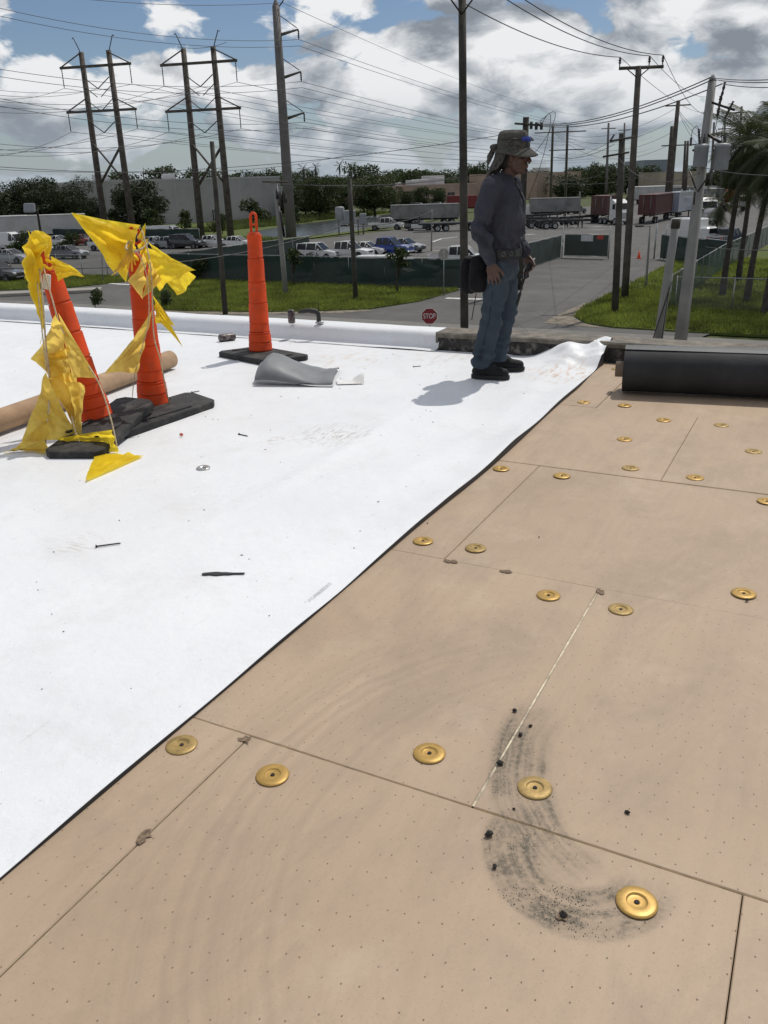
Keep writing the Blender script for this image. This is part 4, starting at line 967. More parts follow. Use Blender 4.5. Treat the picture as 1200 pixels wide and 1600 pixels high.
    mb = MB(); mb.tube([lo(G0+Vector((-.03, -.02, -.09))), lo(G0+Vector((-.06, -.02, -.20))), lo(G0+Vector((-.062, -.02, -.205))), lo(G0+Vector((-.10, -.02, -.345)))], [.006, .006, .012, .013], 9); mb.build('shaft', TB, tl)
def camo():
    m = bpy.data.materials.new('camouflage_cloth'); m.use_nodes = True; t = NT(m.node_tree); b = t.n['Principled BSDF']
    tc = t.new('ShaderNodeTexCoord').outputs['Object']
    c = t.ramp(t.noise(tc, 15, 3, .5), [(.40, (.050, .047, .036)), (.47, (.022, .024, .018)), (.54, (.070, .056, .040)), (.6, (.014, .013, .012))], 'CONSTANT')
    c = t.mix(.25, c, t.ramp(t.noise(tc, 220, 2, .5), [(.3, .02), (.7, .16)])); t.l.new(c, b.inputs['Base Color']); b.inputs['Roughness'].default_value = .9
    return m
person()

# ---------------------------------------------------------------- ground, street, lots
def mat_ground(name, c0, c1, c2, s1, s2, rough=.95, bump=.6, bs=30):
    m = bpy.data.materials.new(name); m.use_nodes = True; t = NT(m.node_tree); b = t.n['Principled BSDF']
    p = t.new('ShaderNodeNewGeometry').outputs['Position']
    c = t.ramp(t.noise(p, s1, 6, .65), [(.32, c0), (.68, c1)])
    c = t.mix(t.ramp(t.noise(p, s2, 7, .7), [(.5, 0.), (.7, .7)]), c, c2)
    t.l.new(c, b.inputs['Base Color']); b.inputs['Roughness'].default_value = rough; b.inputs['Specular IOR Level'].default_value = .25
    bn = t.new('ShaderNodeBump', ins={'Height': t.noise(p, bs, 4, .7)}); bn.inputs['Strength'].default_value = bump; bn.inputs['Distance'].default_value = .03
    t.l.new(bn.outputs[0], b.inputs['Normal']); MATS[name] = m; return m
GRASS = mat_ground('lawn_grass', (.055, .080, .016), (.095, .120, .026), (.11, .11, .038), .8, .22, .9, 1.0, 14)
SCRUB = mat_ground('scrub_ground', (.045, .06, .02), (.08, .09, .035), (.11, .10, .06), .3, .07)
ASPH = mat_ground('lot_asphalt', (.088, .086, .083), (.118, .115, .11), (.155, .148, .138), .5, .09, .9, .5, 25)
STREET = mat_ground('street_asphalt', (.15, .145, .135), (.19, .182, .168), (.115, .11, .103), .6, .13, .9, .5, 25)
WALK = mat_ground('sidewalk_concrete', (.26, .245, .22), (.32, .30, .27), (.19, .175, .155), .8, .3, .9, .4, 25)
PAINT = M('road_paint', (.62, .61, .58), .8, var=.2, scale=3, dirt=((.2, .2, .19), 5, .7))
def sheet(name, poly, z, mat, kind='structure', thick=0.):
    mb = MB(); pts = [W(u, v, z) for u, v in poly]
    if thick: mb.prism([(p.x, p.y) for p in pts], z-thick, z)
    else: mb.add(pts, [tuple(range(len(pts)))])
    o = mb.build(name, mat)
    if o.data.polygons[-1].normal.z < 0: o.data.flip_normals()
    return tag(o, kind=kind)
mb = MB(); mb.add([(-3000, -600, GZ-.10), (3000, -600, GZ-.10), (3000, 4000, GZ-.10), (-3000, 4000, GZ-.10)], [(0, 1, 2, 3)])
tag(mb.build('ground', SCRUB), kind='structure')
sheet('street', [(7, -160), (7, 120), (43.2, 120), (43.2, -160)], GZ-.006, STREET)
sheet('sidewalk', [(36.5, -160), (36.5, 120), (39.6, 120), (39.6, -160)], GZ+.06, WALK, thick=.15)
sheet('parking_lot', [(43.2, -150), (43.2, -5), (300, 60), (300, -50), (105, -64), (100, -150)], GZ-.002, ASPH)
LAWN1 = [(42.3, -40), (42.5, -36), (43.7, -31), (45, -27.8), (46.6, -25.2), (50.6, -23.6), (56.9, -23.3), (57.4, -52)]; sheet('lawn', LAWN1, GZ+.07, GRASS, thick=.12)
LAWN2 = [(46.6, -60), (50.2, -54.6), (56.5, -52.5), (58, -56), (56, -70), (49, -72)]; sheet('lawn', LAWN2, GZ+.07, GRASS, thick=.12)
LAWN3 = [(44.3, 60), (44.3, -6.2), (44.5, -9.5), (45.4, -11.2), (47.5, -12.4), (50, -12.7), (82.8, -12.4), (82.8, -7), (112, -5.5), (112, 60)]; sheet('lawn', LAWN3, GZ+.07, GRASS, thick=.12)
sheet('lawn', [(98, -130), (98, -76), (103, -66.5), (122, -66.5), (152, -68), (182, -76), (196, -100), (150, -140)], GZ+.04, GRASS)
WATER = M('canal_water', (.045, .055, .06), .20, var=.1, scale=.2, bump=.9, bscale=1.6, spec=1.0)
sheet('canal', [(107.5, -74), (109, -69.2), (122, -68.7), (148, -72), (177, -83), (184, -93), (140, -91.5), (118, -86)], GZ+.06, WATER)
# worn edge of the driveway beside the right lawn
sheet('dirt_verge', [(44.9, -13.4), (44.3, -10), (45.6, -11.4), (47.6, -12.5), (53, -12.8), (53, -13.3), (47, -13.5)], GZ+.012, M('dirt', (.17, .145, .11), .95, var=.3, scale=2))
sheet('dirt_verge', [(41.8, -39), (42, -33), (44.6, -26.4), (46.2, -24.6), (46.6, -25.2), (43.7, -31), (42.5, -36), (42.2, -40)], GZ+.012, MATS['dirt'])
def line(name, a, b_, w):
    a, b_ = W(*a), W(*b_); d = (b_-a).normalized(); n = Vector((-d.y, d.x, 0))*w/2; zz = Vector((0, 0, .012))
    o = MB().add([a+n+zz, a-n+zz, b_-n+zz, b_+n+zz], [(0, 1, 2, 3)]).build(name, PAINT)
    if o.data.polygons[0].normal.z < 0: o.data.flip_normals()
    return tag(o, kind='structure')
line('stop_line', (52.810, -22.560), (52.955, -19.739), .5)
line('road_marking', (53.715, -55.038), (53.319, -51.081), .45)
line('road_marking', (88.750, -39.548), (89.003, -37.799), .3)
line('road_marking', (101.674, -45.302), (107.322, -46.510), .3); line('road_marking', (107.322, -46.510), (111.088, -45.760), .3)
line('road_marking', (115.452, -37.641), (116.822, -36.626), .4)
# wheel-stop slab at the far left
o = MB().box((0, 0, .12), (14, 1.6, .24), 0, bev=.03).build('kerb_slab', WALK, None, W(*(44.956, -55.787)), R(10)); tag(o, 'pale concrete kerb slab by the street at far left', 'kerb')

# ---------------------------------------------------------------- grass blades
def blades(name, polys, n, h0, h1, seed, mat, label):
    q = np.random.default_rng(seed); V = []; F = []
    for (u0, u1, v0, v1, k, test) in polys:
        m_ = int(n*k); u = q.uniform(u0, u1, m_); v = q.uniform(v0, v1, m_)
        if test: keep = np.array([test(a, b_) for a, b_ in zip(u, v)], bool); u, v = u[keep], v[keep]
        x = u*CU+v*SU; y = u*SU-v*CU; h = q.uniform(h0, h1, len(u)); an = q.uniform(0, PI, len(u)); w = .035+.35*h*.15
        lx = q.normal(0, .35, len(u))*h; ly = q.normal(0, .35, len(u))*h
        o = sum(len(a) for a in V); z = np.full(len(u), GZ+.06)
        V += [np.stack([x-w*np.cos(an), y-w*np.sin(an), z], 1), np.stack([x+w*np.cos(an), y+w*np.sin(an), z], 1), np.stack([x+lx, y+ly, z+h], 1)]
        m2 = len(u); i = np.arange(m2); F.append(np.stack([o+i, o+m2+i, o+2*m2+i], 1))
    V = np.concatenate(V); F = np.concatenate(F)
    me = bpy.data.meshes.new(name); me.vertices.add(len(V)); me.vertices.foreach_set('co', V.ravel().astype('f'))
    me.loops.add(F.size); me.loops.foreach_set('vertex_index', F.ravel().astype('i')); me.polygons.add(len(F))
    me.polygons.foreach_set('loop_start', np.arange(0, F.size, 3, dtype='i')); me.update(); me.validate()
    o = obj(name, me, mat); return tag(o, label, 'grass', kind='stuff')
BL = M('grass_blade', (.165, .20, .034), .7, var=.35, scale=.35, trans=.45)
BL2 = M('reed_blade', (.095, .125, .03), .7, var=.35, scale=.3, trans=.35)
def inside(poly):
    def f(u, v):
        c = False
        for i in range(len(poly)):
            (a, b_), (c_, d) = poly[i-1], poly[i]
            if (b_ > v) != (d > v) and u < (c_-a)*(v-b_)/(d-b_)+a: c = not c
        return c
    return f
blades('grass_blades', [(42.3, 57.4, -52, -23.3, .45, inside(LAWN1)), (44.2, 60, -12.7, 14, .45, inside(LAWN3)), (60, 84, -12.7, 14, .25, inside(LAWN3)), (46.6, 58, -72, -52.5, .2, inside(LAWN2))], 120000, .10, .30, 5, BL, 'short blades of mown grass on the verges by the driveway')
blades('canal_reeds', [(96.5, 100, -110, -67, .2, None), (140, 190, -112, -95, .55, None), (118, 150, -100, -93, .25, None)], 26000, .4, .9, 6, BL2, 'tall grass growing along the canal banks')

# ---------------------------------------------------------------- buildings beyond the lots
GLASSD = M('dark_window', (.02, .022, .025), .12, spec=.8, var=0)
def building(name, a, b_, depth, h, mat, label, openings=(), panels=0, units=(), capmat=None):
    a, b_ = Vector((*a, GZ)), Vector((*b_, GZ)); L = (b_-a).length; an = math.atan2(b_.y-a.y, b_.x-a.x)
    root = empty(name, a, an, label, 'building')
    MB().prism([(0, 0), (L, 0), (L, depth), (0, depth)], -.1, h-.35).build('wall', mat, root)
    mb = MB(); w = .3
    for (x0, y0, x1, y1) in ((-.06, -.06, L+.06, w), (-.06, depth-w, L+.06, depth+.06), (-.06, w, w, depth-w), (L-w, w, L+.06, depth-w)): mb.prism([(x0, y0), (x1, y0), (x1, y1), (x0, y1)], h-.352, h)
    mb.build('roof_parapet', capmat or mat, root)
    for k in range(1, panels): MB().box((L*k/panels, -.02, h/2-.2), (.14, .05, h-.5)).build('wall_rib', capmat or mat, root)
    for (f0, f1, z0, z1) in openings:
        w_ = MB().box(((f0+f1)/2*L, -.03, (z0+z1)/2), ((f1-f0)*L, .10, z1-z0)).build('window', GLASSD, root)
        mb = MB()
        for zz in (z0, z1): mb.box(((f0+f1)/2*L, -.06, zz), ((f1-f0)*L+.3, .2, .15))
        for ff in (f0, f1, (f0+f1)/2): mb.box((ff*L, -.07, (z0+z1)/2), (.12, .2, z1-z0-.16))
        mb.build('frame', capmat or mat, w_)
    for (f, d, sx, sy, sz) in units: MB().box((f*L, d, h+sz/2-.35), (sx, sy, sz), bev=.08).build('rooftop_unit', M('hvac_unit', (.42, .43, .44), .6), root)
    return root
WHW = M('warehouse_white', (.34, .335, .33), .85, var=.10, scale=.15, dirt=((.2, .2, .19), .3, .5)); PINK = M('pink_stucco', (.33, .235, .195), .9, var=.12, scale=.2); GREYB = M('grey_cladding', (.22, .25, .28), .7)
CAPW = M('parapet_cap', (.40, .40, .39), .8)
building('warehouse', (-58.468, 179.102), (-20.875, 196.927), 45, 8.9, WHW, 'long windowless pale grey warehouse behind the canal and the left trees', [(.62, .64, .1, 2.6)], 9, [(.12, 9, 3, 2, 1.6), (.48, 12, 2.4, 2.4, 1.4)], CAPW)
building('low_building', (3.101, 279.293), (34.562, 302.193), 30, 5.7, PINK, 'low pink flat-roofed building left of the worker, behind the box trailer', [(.17, .29, .4, 3.9), (.66, .74, 1.0, 3.2), (.42, .46, 1, 3)], 4, [(.40, 6, 3, 3, 1.8), (.55, 9, 5, 3, 2.0), (.72, 8, 4, 3, 2.4), (.8, 14, 8, 3, 3.0), (.28, 8, 2.4, 2, 1.2)], M('pink_cap', (.37, .28, .24), .9))
building('low_building', (55.452, 305.543), (74.744, 324.303), 30, 8.5, M('peach_stucco', (.36, .27, .21), .9, var=.1, scale=.2), 'peach building behind the truck yard, right of the worker', [(.55, .72, .5, 4), (.80, .95, .5, 5.5)], 3, [(.5, 8, 5, 4, 2)])
building('grey_hall', (128.271, 427.646), (139.480, 427.097), 40, 13, GREYB, 'tall grey metal hall on the skyline beyond the truck yard', [], 5)
building('low_building', (99.230, 311.488), (115.377, 311.391), 25, 7.5, M('tan_stucco', (.34, .29, .23), .9, var=.1, scale=.2), 'tan building on the skyline behind the tall double poles', [(.2, .3, 1, 4)], 3)
building('low_building', (-26.054, 245.349), (-10.648, 259.692), 25, 6.5, M('grey_stucco', (.27, .27, .26), .9), 'grey low building half hidden by trees behind the monopole', [(.5, .6, 1, 3), (.75, .85, 1, 3)], 3)

# ---------------------------------------------------------------- fences
GALV = M('galvanised_tube', (.30, .31, .31), .45, .6, var=.15, scale=3)
def see_through(name, col, keep, rough=.8):
    m = bpy.data.materials.new(name); m.use_nodes = True; t = NT(m.node_tree); b = t.n['Principled BSDF']; out = t.n['Material Output']
    p = t.new('ShaderNodeNewGeometry').outputs['Position']
    c = t.ramp(t.noise(p, .9, 5, .65), [(.3, tuple(x*.6 for x in col)), (.7, tuple(x*1.35 for x in col))])
    t.l.new(c, b.inputs['Base Color']); b.inputs['Roughness'].default_value = rough
    tr = t.new('ShaderNodeBsdfTransparent'); mx = t.new('ShaderNodeMixShader'); mx.inputs[0].default_value = keep
    t.l.new(tr.outputs[0], mx.inputs[1]); t.l.new(b.outputs[0], mx.inputs[2]); t.l.new(mx.outputs[0], out.inputs[0]); MATS[name] = m; return m
LINK = see_through('chain_link_mesh', (.16, .165, .16), .22); SCREEN = see_through('green_windscreen', (.007, .026, .020), .95); SCREEN2 = see_through('green_windscreen_thin', (.014, .05, .032), .62)
def fence(a, b_, h, label, screen=None, step=3.0, barbed=0., name='chain_link_fence'):
    A_, B_ = W(*a), W(*b_); d = B_-A_; L = d.length; an = math.atan2(d.y, d.x); root = empty(name, A_, an, label, 'fence', 'fences round the lots')
    n = max(1, round(L/step)); pm_ = MB().tube([(0, 0, 0), (0, 0, h+.06)], .035, 8).mesh('post', GALV)
    for k in range(n+1): inst('post', pm_, root, (L*k/n, 0, 0))
    MB().tube([(0, 0, h), (L, 0, h)], .028, 8).build('top_rail', GALV, root)
    def panel(nm, mat, y, z0, z1, sag):
        mb = MB(); vs = []; m_ = int(L/.6)+1
        for i in range(m_+1):
            x = L*i/m_
            for k in range(5):
                f = k/4; vs.append((x, y+.05*mnoise.noise(Vector((x*.8, f*2, an)))*sag, z0+(z1-z0)*f-(.06*sag*abs(math.sin(x*PI*n/L)) if k == 4 else 0)))
        mb.add(vs, [(i*5+k, i*5+5+k, i*5+6+k, i*5+1+k) for i in range(m_) for k in range(4)], smooth=True); mb.build(nm, mat, root)
    panel('chain_link_mesh', LINK, 0, .05, h-.02, 0)
    if screen: panel('windscreen_fabric', screen, -.045, .12, h-.03, 1)
    if barbed:
        for k in range(3): MB().tube([(0, 0, h+.15+k*.12), (L, 0, h+.15+k*.12)], .008, 4).build('barbed_wire', GALV, root)
    return root
fence((57.3, -51), (57.3, -23.3), 2.15, 'green screened fence along the grass verge in front of the parked cars', SCREEN)
fence((57.5, -23.2), (82.6, -23.3), 2.15, 'green screened fence running back beside the driveway to the gate', SCREEN)
fence((57.3, -82), (57.3, -51.2), 1.9, 'open chain-link fence at far left in front of the left car park', None, 3.2)
fence((57.8, -50.8), (80, -50.2), 2.1, 'dark screened fence dividing the left car park from the white cars', SCREEN)
fence((83.2, -14.0), (75.5, -7.6), 2.2, 'green screened fence right of the gate opening, in front of the white box van', SCREEN, 2.5, .4)
fence((51.5, -7.9), (75.2, -7.6), 2.0, 'green see-through fence running back across the right lawn', SCREEN2)
fence((75.7, -7.5), (112, -5.6), 2.0, 'far chain-link fence beyond the palms at the right picture edge', SCREEN2)
fence((51.5, -7.6), (51.5, 14), 1.9, 'bare chain-link fence crossing the lawn in front of the palms', None, 3.0)
fence((96, -122), (96, -78), 1.9, 'dark screened fence behind the cars of the left car park', SCREEN, 3.5)
def gate():
    A_ = W(83, -23.0); B_ = W(82.4, -18.7); d = B_-A_; L = d.length; root = empty('swing_gate', A_, math.atan2(d.y, d.x), 'open green swing gate with two small notices at the truck yard entrance', 'gate')
    mb = MB(); mb.tube([(0, 0, .2), (0, 0, 2.2), (L, 0, 2.2), (L, 0, .2), (0, 0, .2)], .035, 8); mb.build('gate_frame', GALV, root); MB().tube([(L/2, 0, .2), (L/2, 0, 2.2)], .03, 8).build('middle_bar', GALV, root)
    MB().add([(0, -.04, .25), (L, -.04, .25), (L, -.04, 2.15), (0, -.04, 2.15)], [(0, 1, 2, 3)]).build('windscreen_fabric', SCREEN, root)
    for x in (-.25, L+.1): MB().tube([(x, 0, 0), (x, 0, 3.0)], .06, 8).build('gate_post', GALV, root)
    for z in (2.6, 2.9): MB().tube([(-.25, 0, z), (L+.1, 0, z)], .012, 4).build('barbed_wire', GALV, root)
    MB().box((L*.52, -.10, 1.85), (1.2, .03, .55)).build('white_notice', M('white_sign', (.5, .5, .5), .5), root); MB().box((L*.82, -.10, 1.95), (.62, .03, .35)).build('red_notice', M('red_sign', (.4, .05, .03), .5), root)
    MB().box((-.3, -.12, 1.2), (.25, .15, .35), bev=.03).build('lock_box', M('white_sign2', (.6, .6, .6), .5), root)
gate()
for uv, lab in (((83.4, -14.6), 'left of the two tall steel posts at the right side of the gate opening'), ((83.4, -13.7), 'right of the two tall steel posts at the right side of the gate opening')):
    tag(MB().tube([(0, 0, 0), (0, 0, 3.1)], .075, 10).build('gate_post', GALV, None, W(*uv)), lab, 'post')
c = empty('traffic_cone', W(*(83.445, -15.992)), 0, 'small red-orange traffic cone beside the right gate post', 'traffic cone'); MB().lathe([(.17, .03), (.03, .72), (0, .72)], 14).build('cone_body', ORANGE, c); MB().box((0, 0, .02), (.42, .42, .04)).build('cone_base', ORANGE, c)
# bracket lamp standing in the gateway

# ---------------------------------------------------------------- poles
WOOD = M('weathered_pole_wood', (.085, .072, .06), .9, var=.3, scale=1.5, bump=.6, bscale=12)
WOODD = M('dark_pole_wood', (.050, .046, .038), .9, var=.3, scale=1.5, bump=.6, bscale=12)
CONCP = M('pole_concrete', (.235, .23, .22), .85, var=.12, scale=1.2)
STEELP = M('pole_steel_grey', (.13, .12, .115), .75, .0, var=.12, scale=.6)
DARKI = M('insulator_brown', (.03, .025, .025), .4); TANK = M('transformer_grey', (.22, .235, .25), .5, var=.08, scale=3)
def V(*a): return Vector(a)
def pole(name, base, top, r0, r1, mat, label, cat='pole', n=12, group=None):
    base, top = Vector(base), Vector(top); root = empty(name, base, 0, label, cat, group); d = top-base
    MB().tube([d*0+Vector((0, 0, -.3)), d*.35, d*.7, d], [r0, r0*.65+r1*.35, r0*.3+r1*.7, r1], n).build('shaft', mat, root); return root, d
def hframe(base, ang, H, s, label):
    root = empty('transmission_h_frame', base, ang, label, 'pylon', 'wooden H-frame pylons')
    for x in (-s/2, s/2): MB().tube([(x, 0, -.2), (x*.97, 0, H*.5), (x*.94, 0, H)], [.52, .44, .36], 12).build('pole', WOOD, root)
    arm = s*1.22
    for z in (H-1.9, H-7.7):
        MB().box((0, -.42, z), (arm*2, .22, .34)).build('crossarm', WOOD, root)
        for sg in (-1, 1): MB().tube([(sg*arm*.95, -.42, z+.15), (sg*s*.47, -.42, z+1.7)], .09, 6).build('arm_brace', WOOD, root); MB().tube([(sg*s*.45, -.42, z+ (1.5 if z < H-3 else -2.6)), (sg*.3, -.42, z+(.15 if z < H-3 else -4.0))], .06, 6).build('inner_brace', WOOD, root)
        for x in (-arm*.96, arm*.96): MB().lathe([(.03, 0), (.085, -.1)]+[(.085 if i % 2 else .045, -.2-i*.16) for i in range(14)]+[(.03, -2.6)], 8, Matrix.Translation((x, -.42, z))).build('insulator_string', DARKI, root)
        mb = MB()
        for sg in (-1, 1): mb.tube([(sg*s*.42, -.42, z-1.5), (0, -.42, z-2.9)], .07, 6)
        mb.build('v_insulator', DARKI, root)
    mb = MB(); mb.tube([(-s*.46, .3, H-17.5), (s*.46, .3, H-12.2)], .20, 6); mb.tube([(s*.46, -.3, H-17.2), (-s*.46, -.3, H-12.0)], .15, 6); mb.build('cross_brace', WOOD, root)
    for x, sg in ((-s*.47, -1), (s*.47, 1)): MB().tube([(x, 0, H-.3), (x+sg*.55, 0, H+1.0), (x+sg*.95, 0, H+1.9), (x+sg*1.15, 0, H+1.75)], .07, 6).build('shield_wire_hook', STEELD, root)
    return root, arm, H
hb2 = (Vector((-25.057, 125.441, -6.100))+Vector((-22.105, 132.754, -6.100)))/2
HF2 = hframe(hb2, R(-15), 24.9, 4.7, 'right-hand twin-pole wooden H-frame pylon beside the grey monopole')
hb1 = Vector((-39.424, 135.000, -1.976)); hb1.z = GZ
HF1 = hframe(hb1, R(-15), 25.6, 4.7, 'left-hand twin-pole wooden H-frame pylon above the left trees')
# steel monopole with three arms
mp, d = pole('transmission_monopole', (-12.497, 128.563, -6.100), (-12.723, 130.100, 23.575), .80, .50, STEELP, 'tall grey steel monopole with three short arms on its right side', 'pylon', 14)
MONO = []
for (pa, pb) in (((-12.539, 130.100, 20.153), (-9.748, 128.500, 20.539)), ((-12.474, 130.100, 14.919), (-9.722, 128.500, 15.471)), ((-12.389, 130.100, 9.750), (-9.596, 128.500, 10.389))):
    a, b_ = Vector(pa)-mp.location, Vector(pb)-mp.location; ar = MB().tube([a, b_], [.22, .12], 8).build('arm', STEELP, mp)
    MB().tube([a+Vector((-.1, 0, 2.6)), b_+Vector((-.2, 0, .2))], .06, 6).build('arm_stay', STEELD, mp)
    MB().lathe([(.05, 0)]+[(.14 if i % 2 else .07, -.1-i*.12) for i in range(9)]+[(.04, -1.2)], 8, Matrix.Translation(b_)).build('insulator', DARKI, mp); MONO.append(Vector(pb)+Vector((0, 0, -1.2)))
MB().tube([d*.985, d*.985+Vector((.9, 0, .9)), d*.985+Vector((1.2, 0, 1.4))], .08, 6).build('shield_wire_arm', STEELD, mp)
MB().lathe([(.50, 0), (0, 1.1)], 14, Matrix.Translation(d)).build('pointed_cap', STEELP, mp)
# street and yard poles
def arm_local(root, p0, p1, w, mat, name='crossarm'):
    a, b_ = Vector(p0)-root.location, Vector(p1)-root.location; return MB().tube([a, b_], w, 6).build(name, mat, root)
pole('wooden_pole', (-9.518, 52.687, -6.100), (-9.348, 52.700, 3.719), .17, .13, WOODD, 'plain dark wooden pole standing between the H-frame pylon and the upright cone')
pe, d = pole('utility_pole', (-6.596, 61.352, -6.100), (-6.808, 61.300, 1.471), .20, .15, CONCP, 'grey utility pole with cable boxes at the foot of the monopole')
arm_local(pe, (-7.670, 61.200, 1.494), (-5.924, 61.200, 1.448), .07, WOOD)
for p in ((-6.707, 61.000, 0.614), (-6.490, 60.900, 0.446), (-6.267, 61.000, 0.643), (-6.156, 61.000, 0.353), (-6.554, 60.900, 0.160)): MB().lathe([(.05, -.25), (.11, -.2), (.11, .2), (.04, .28), (.04, .4)], 10, Matrix.Translation(Vector(p)-pe.location)).build('cutout_fuse', DARKI, pe)
MB().tube([Vector((-6.552, 60.900, -0.418))-pe.location, Vector((-6.406, 60.900, -2.097))-pe.location], .09, 8).build('cable_riser', STEELD, pe)
pf, d = pole('utility_pole', (-1.496, 57.225, -6.100), (-1.610, 57.200, 1.533), .17, .13, WOODD, 'dark wooden pole rising from the verge in front of the white pickups')
arm_local(pf, (-2.307, 57.100, -1.305), (-1.642, 57.200, -1.249), .05, STEELD, 'bracket_arm')
for p in ((-2.032, 57.300, -0.575),): MB().lathe([(.28, -.4), (.30, -.36), (.30, .36), (.26, .42), (0, .45)], 12, Matrix.Translation(Vector(p)-pf.location+Vector((-.3, .3, 0)))).build('transformer_can', TANK, pf)
pg, d = pole('utility_pole', Vector((3.735, 36.500, -5.570))*1, (3.501, 36.500, 8.162), .18, .145, WOODD, 'tall dark wooden pole behind the worker, running out of the top of the picture')
arm_local(pg, (2.286, 36.400, 8.131), (4.765, 36.200, 8.137), .075, WOODD)
for a, b_ in (((3.466, 36.300, 7.165), (2.761, 36.300, 8.018)), ((3.490, 36.300, 7.164), (4.204, 36.300, 8.025))): arm_local(pg, a, b_, .03, STEELD, 'arm_brace')
MB().tube([Vector((4.038, 36.600, -4.349))-pg.location, Vector((4.450, 36.900, -1.980))-pg.location, Vector((4.881, 37.200, 0.056))-pg.location], .02, 5).build('guy_wire', STEELD, pg)
ph, d = pole('utility_pole', (15.752, 54.258, -6.100), (15.504, 54.300, 7.156), .24, .17, WOOD, 'tall brown wooden pole with a T crossarm standing on the right lawn')
TARM = [(14.413, 54.500, 7.074), (16.867, 54.000, 7.056)]
arm_local(ph, TARM[0], TARM[1], .10, WOOD)
TP = [Vector((14.448, 54.500, 7.106)), Vector((16.074, 54.200, 7.098)), Vector((16.789, 54.000, 7.091))]
for p in TP: MB().lathe([(.03, .05), (.04, .2), (.09, .25), (.05, .32), (.09, .38), (.05, .45), (.08, .5), (0, .55)], 8, Matrix.Translation(p-ph.location)).build('pin_insulator', DARKI, ph)
arm_local(ph, (15.456, 54.200, 6.518), (16.083, 54.200, 6.999), .03, STEELD, 'arm_brace'); arm_local(ph, (15.456, 54.200, 6.518), (14.820, 54.200, 6.997), .03, STEELD, 'arm_brace')
pi_, d = pole('utility_pole', (13.625, 48.618, -6.100), (13.266, 48.600, 3.385), .21, .16, WOODD, 'shorter dark wooden pole with broken crossarms left of the T pole')
arm_local(pi_, (12.619, 48.500, 2.992), (13.841, 48.400, 3.175), .06, WOODD); arm_local(pi_, (12.297, 48.500, 2.245), (13.664, 48.400, 2.428), .06, WOODD)
arm_local(pi_, (12.619, 48.500, 2.992), (12.833, 48.500, 3.329), .05, DARKI, 'insulator')
pj, d = pole('lamp_pole', (18.743, 59.677, -6.100), (18.678, 59.700, -1.945), .09, .06, CONCP, 'thin grey lamp post with a short arm in the gateway lawn', 'lamp post')
arm_local(pj, (18.682, 59.700, -1.986), (17.832, 59.200, -1.939), .04, CONCP, 'lamp_arm'); MB().box(Vector((17.788, 59.200, -1.938))-pj.location, (.6, .25, .14), bev=.05).build('lamp_head', STEELD, pj)
# leaning stub and concrete transformer pole close to the street
pk, d = pole('pole_stub', Vector((11.679, 35.000, -5.510)), (11.977, 35.000, -0.347), .19, .16, CONCP, 'cut-off leaning pole left of the concrete transformer pole', 'pole')
MB().tube([d*.93, d*1.0], .18, 12).build('dark_pole_top', WOODD, pk)
for a, b_ in (((11.413, 34.800, -5.065), (11.978, 34.800, -2.749)), ((11.755, 34.700, -5.056), (11.899, 34.800, -3.000))): arm_local(pk, a, b_, .02, STEELD, 'old_cable')
pl, d = pole('transformer_pole', Vector((11.918, 33.000, -5.267)), (12.086, 33.000, 4.348), .27, .15, CONCP, 'pale concrete pole with grey transformers and fuses at right', 'utility pole', 4)
MB().tube([d, d*1.022], [.15, .05], 4).build('pole_tip', CONCP, pl)
LP = lambda p: Vector(p)-pl.location
for (p, r_, h) in (((11.814, 32.600, 1.898), .25, .72), ((12.485, 32.400, 1.833), .27, .85)):
    t_ = MB().lathe([(0, -h/2), (r_*.9, -h/2), (r_, -h/2+.03), (r_, h/2-.08), (r_*1.06, h/2-.07), (r_*1.06, h/2-.02), (r_*.8, h/2+.04), (0, h/2+.06)], 20, Matrix.Translation(LP(p))).build('transformer_can', TANK, pl)
    MB().lathe([(.045, 0), (.06, .04), (.04, .08), (.06, .12), (.04, .16), (.055, .2), (.02, .24), (.02, .34)], 8, Matrix.Translation(LP(p)+Vector((.05, -.03, h/2+.03)))).build('bushing', DARKI, t_)
    MB().tube([LP(p)+Vector((0, .1, h*.3)), LP(p)+Vector((-.1, .55, h*.3))], .05, 6).build('hanger', STEELD, t_)
for (a, b_) in (((12.355, 32.500, 4.272), (12.272, 32.700, 3.192)), ((12.687, 32.400, 3.651), (12.481, 32.500, 3.092)), ((12.290, 32.600, 3.840), (12.313, 32.700, 3.232)), ((11.678, 32.700, 2.791), (11.764, 32.700, 2.242)), ((11.467, 32.800, 2.528), (11.474, 32.800, 2.253))):
    A_, B_ = LP(a), LP(b_); pts = [A_.lerp(B_, i/12) for i in range(13)]; MB().tube(pts, [.03 if i % 2 else .055 for i in range(13)], 8).build('fuse_cutout', DARKI, pl)
arm_local(pl, (12.108, 32.900, 3.664), (12.769, 32.400, 3.365), .04, STEELD, 'equipment_bracket'); arm_local(pl, (12.071, 32.900, 2.623), (12.538, 32.500, 2.278), .05, STEELD, 'equipment_bracket')
for pts in (([(11.678, 32.700, 2.791), (11.572, 32.700, 2.919), (11.485, 32.800, 2.780), (11.467, 32.800, 2.528)]), ([(12.313, 32.700, 3.232), (12.310, 32.800, 2.822), (12.327, 32.500, 2.494)]), ([(12.481, 32.500, 3.092), (12.439, 32.500, 2.699), (12.438, 32.400, 2.214)]), ([(12.355, 32.500, 4.272), (12.323, 32.600, 3.940), (12.290, 32.600, 3.840)])):
    MB().tube([LP(p) for p in pts], .012, 5).build('jumper_wire', STEELD, pl)
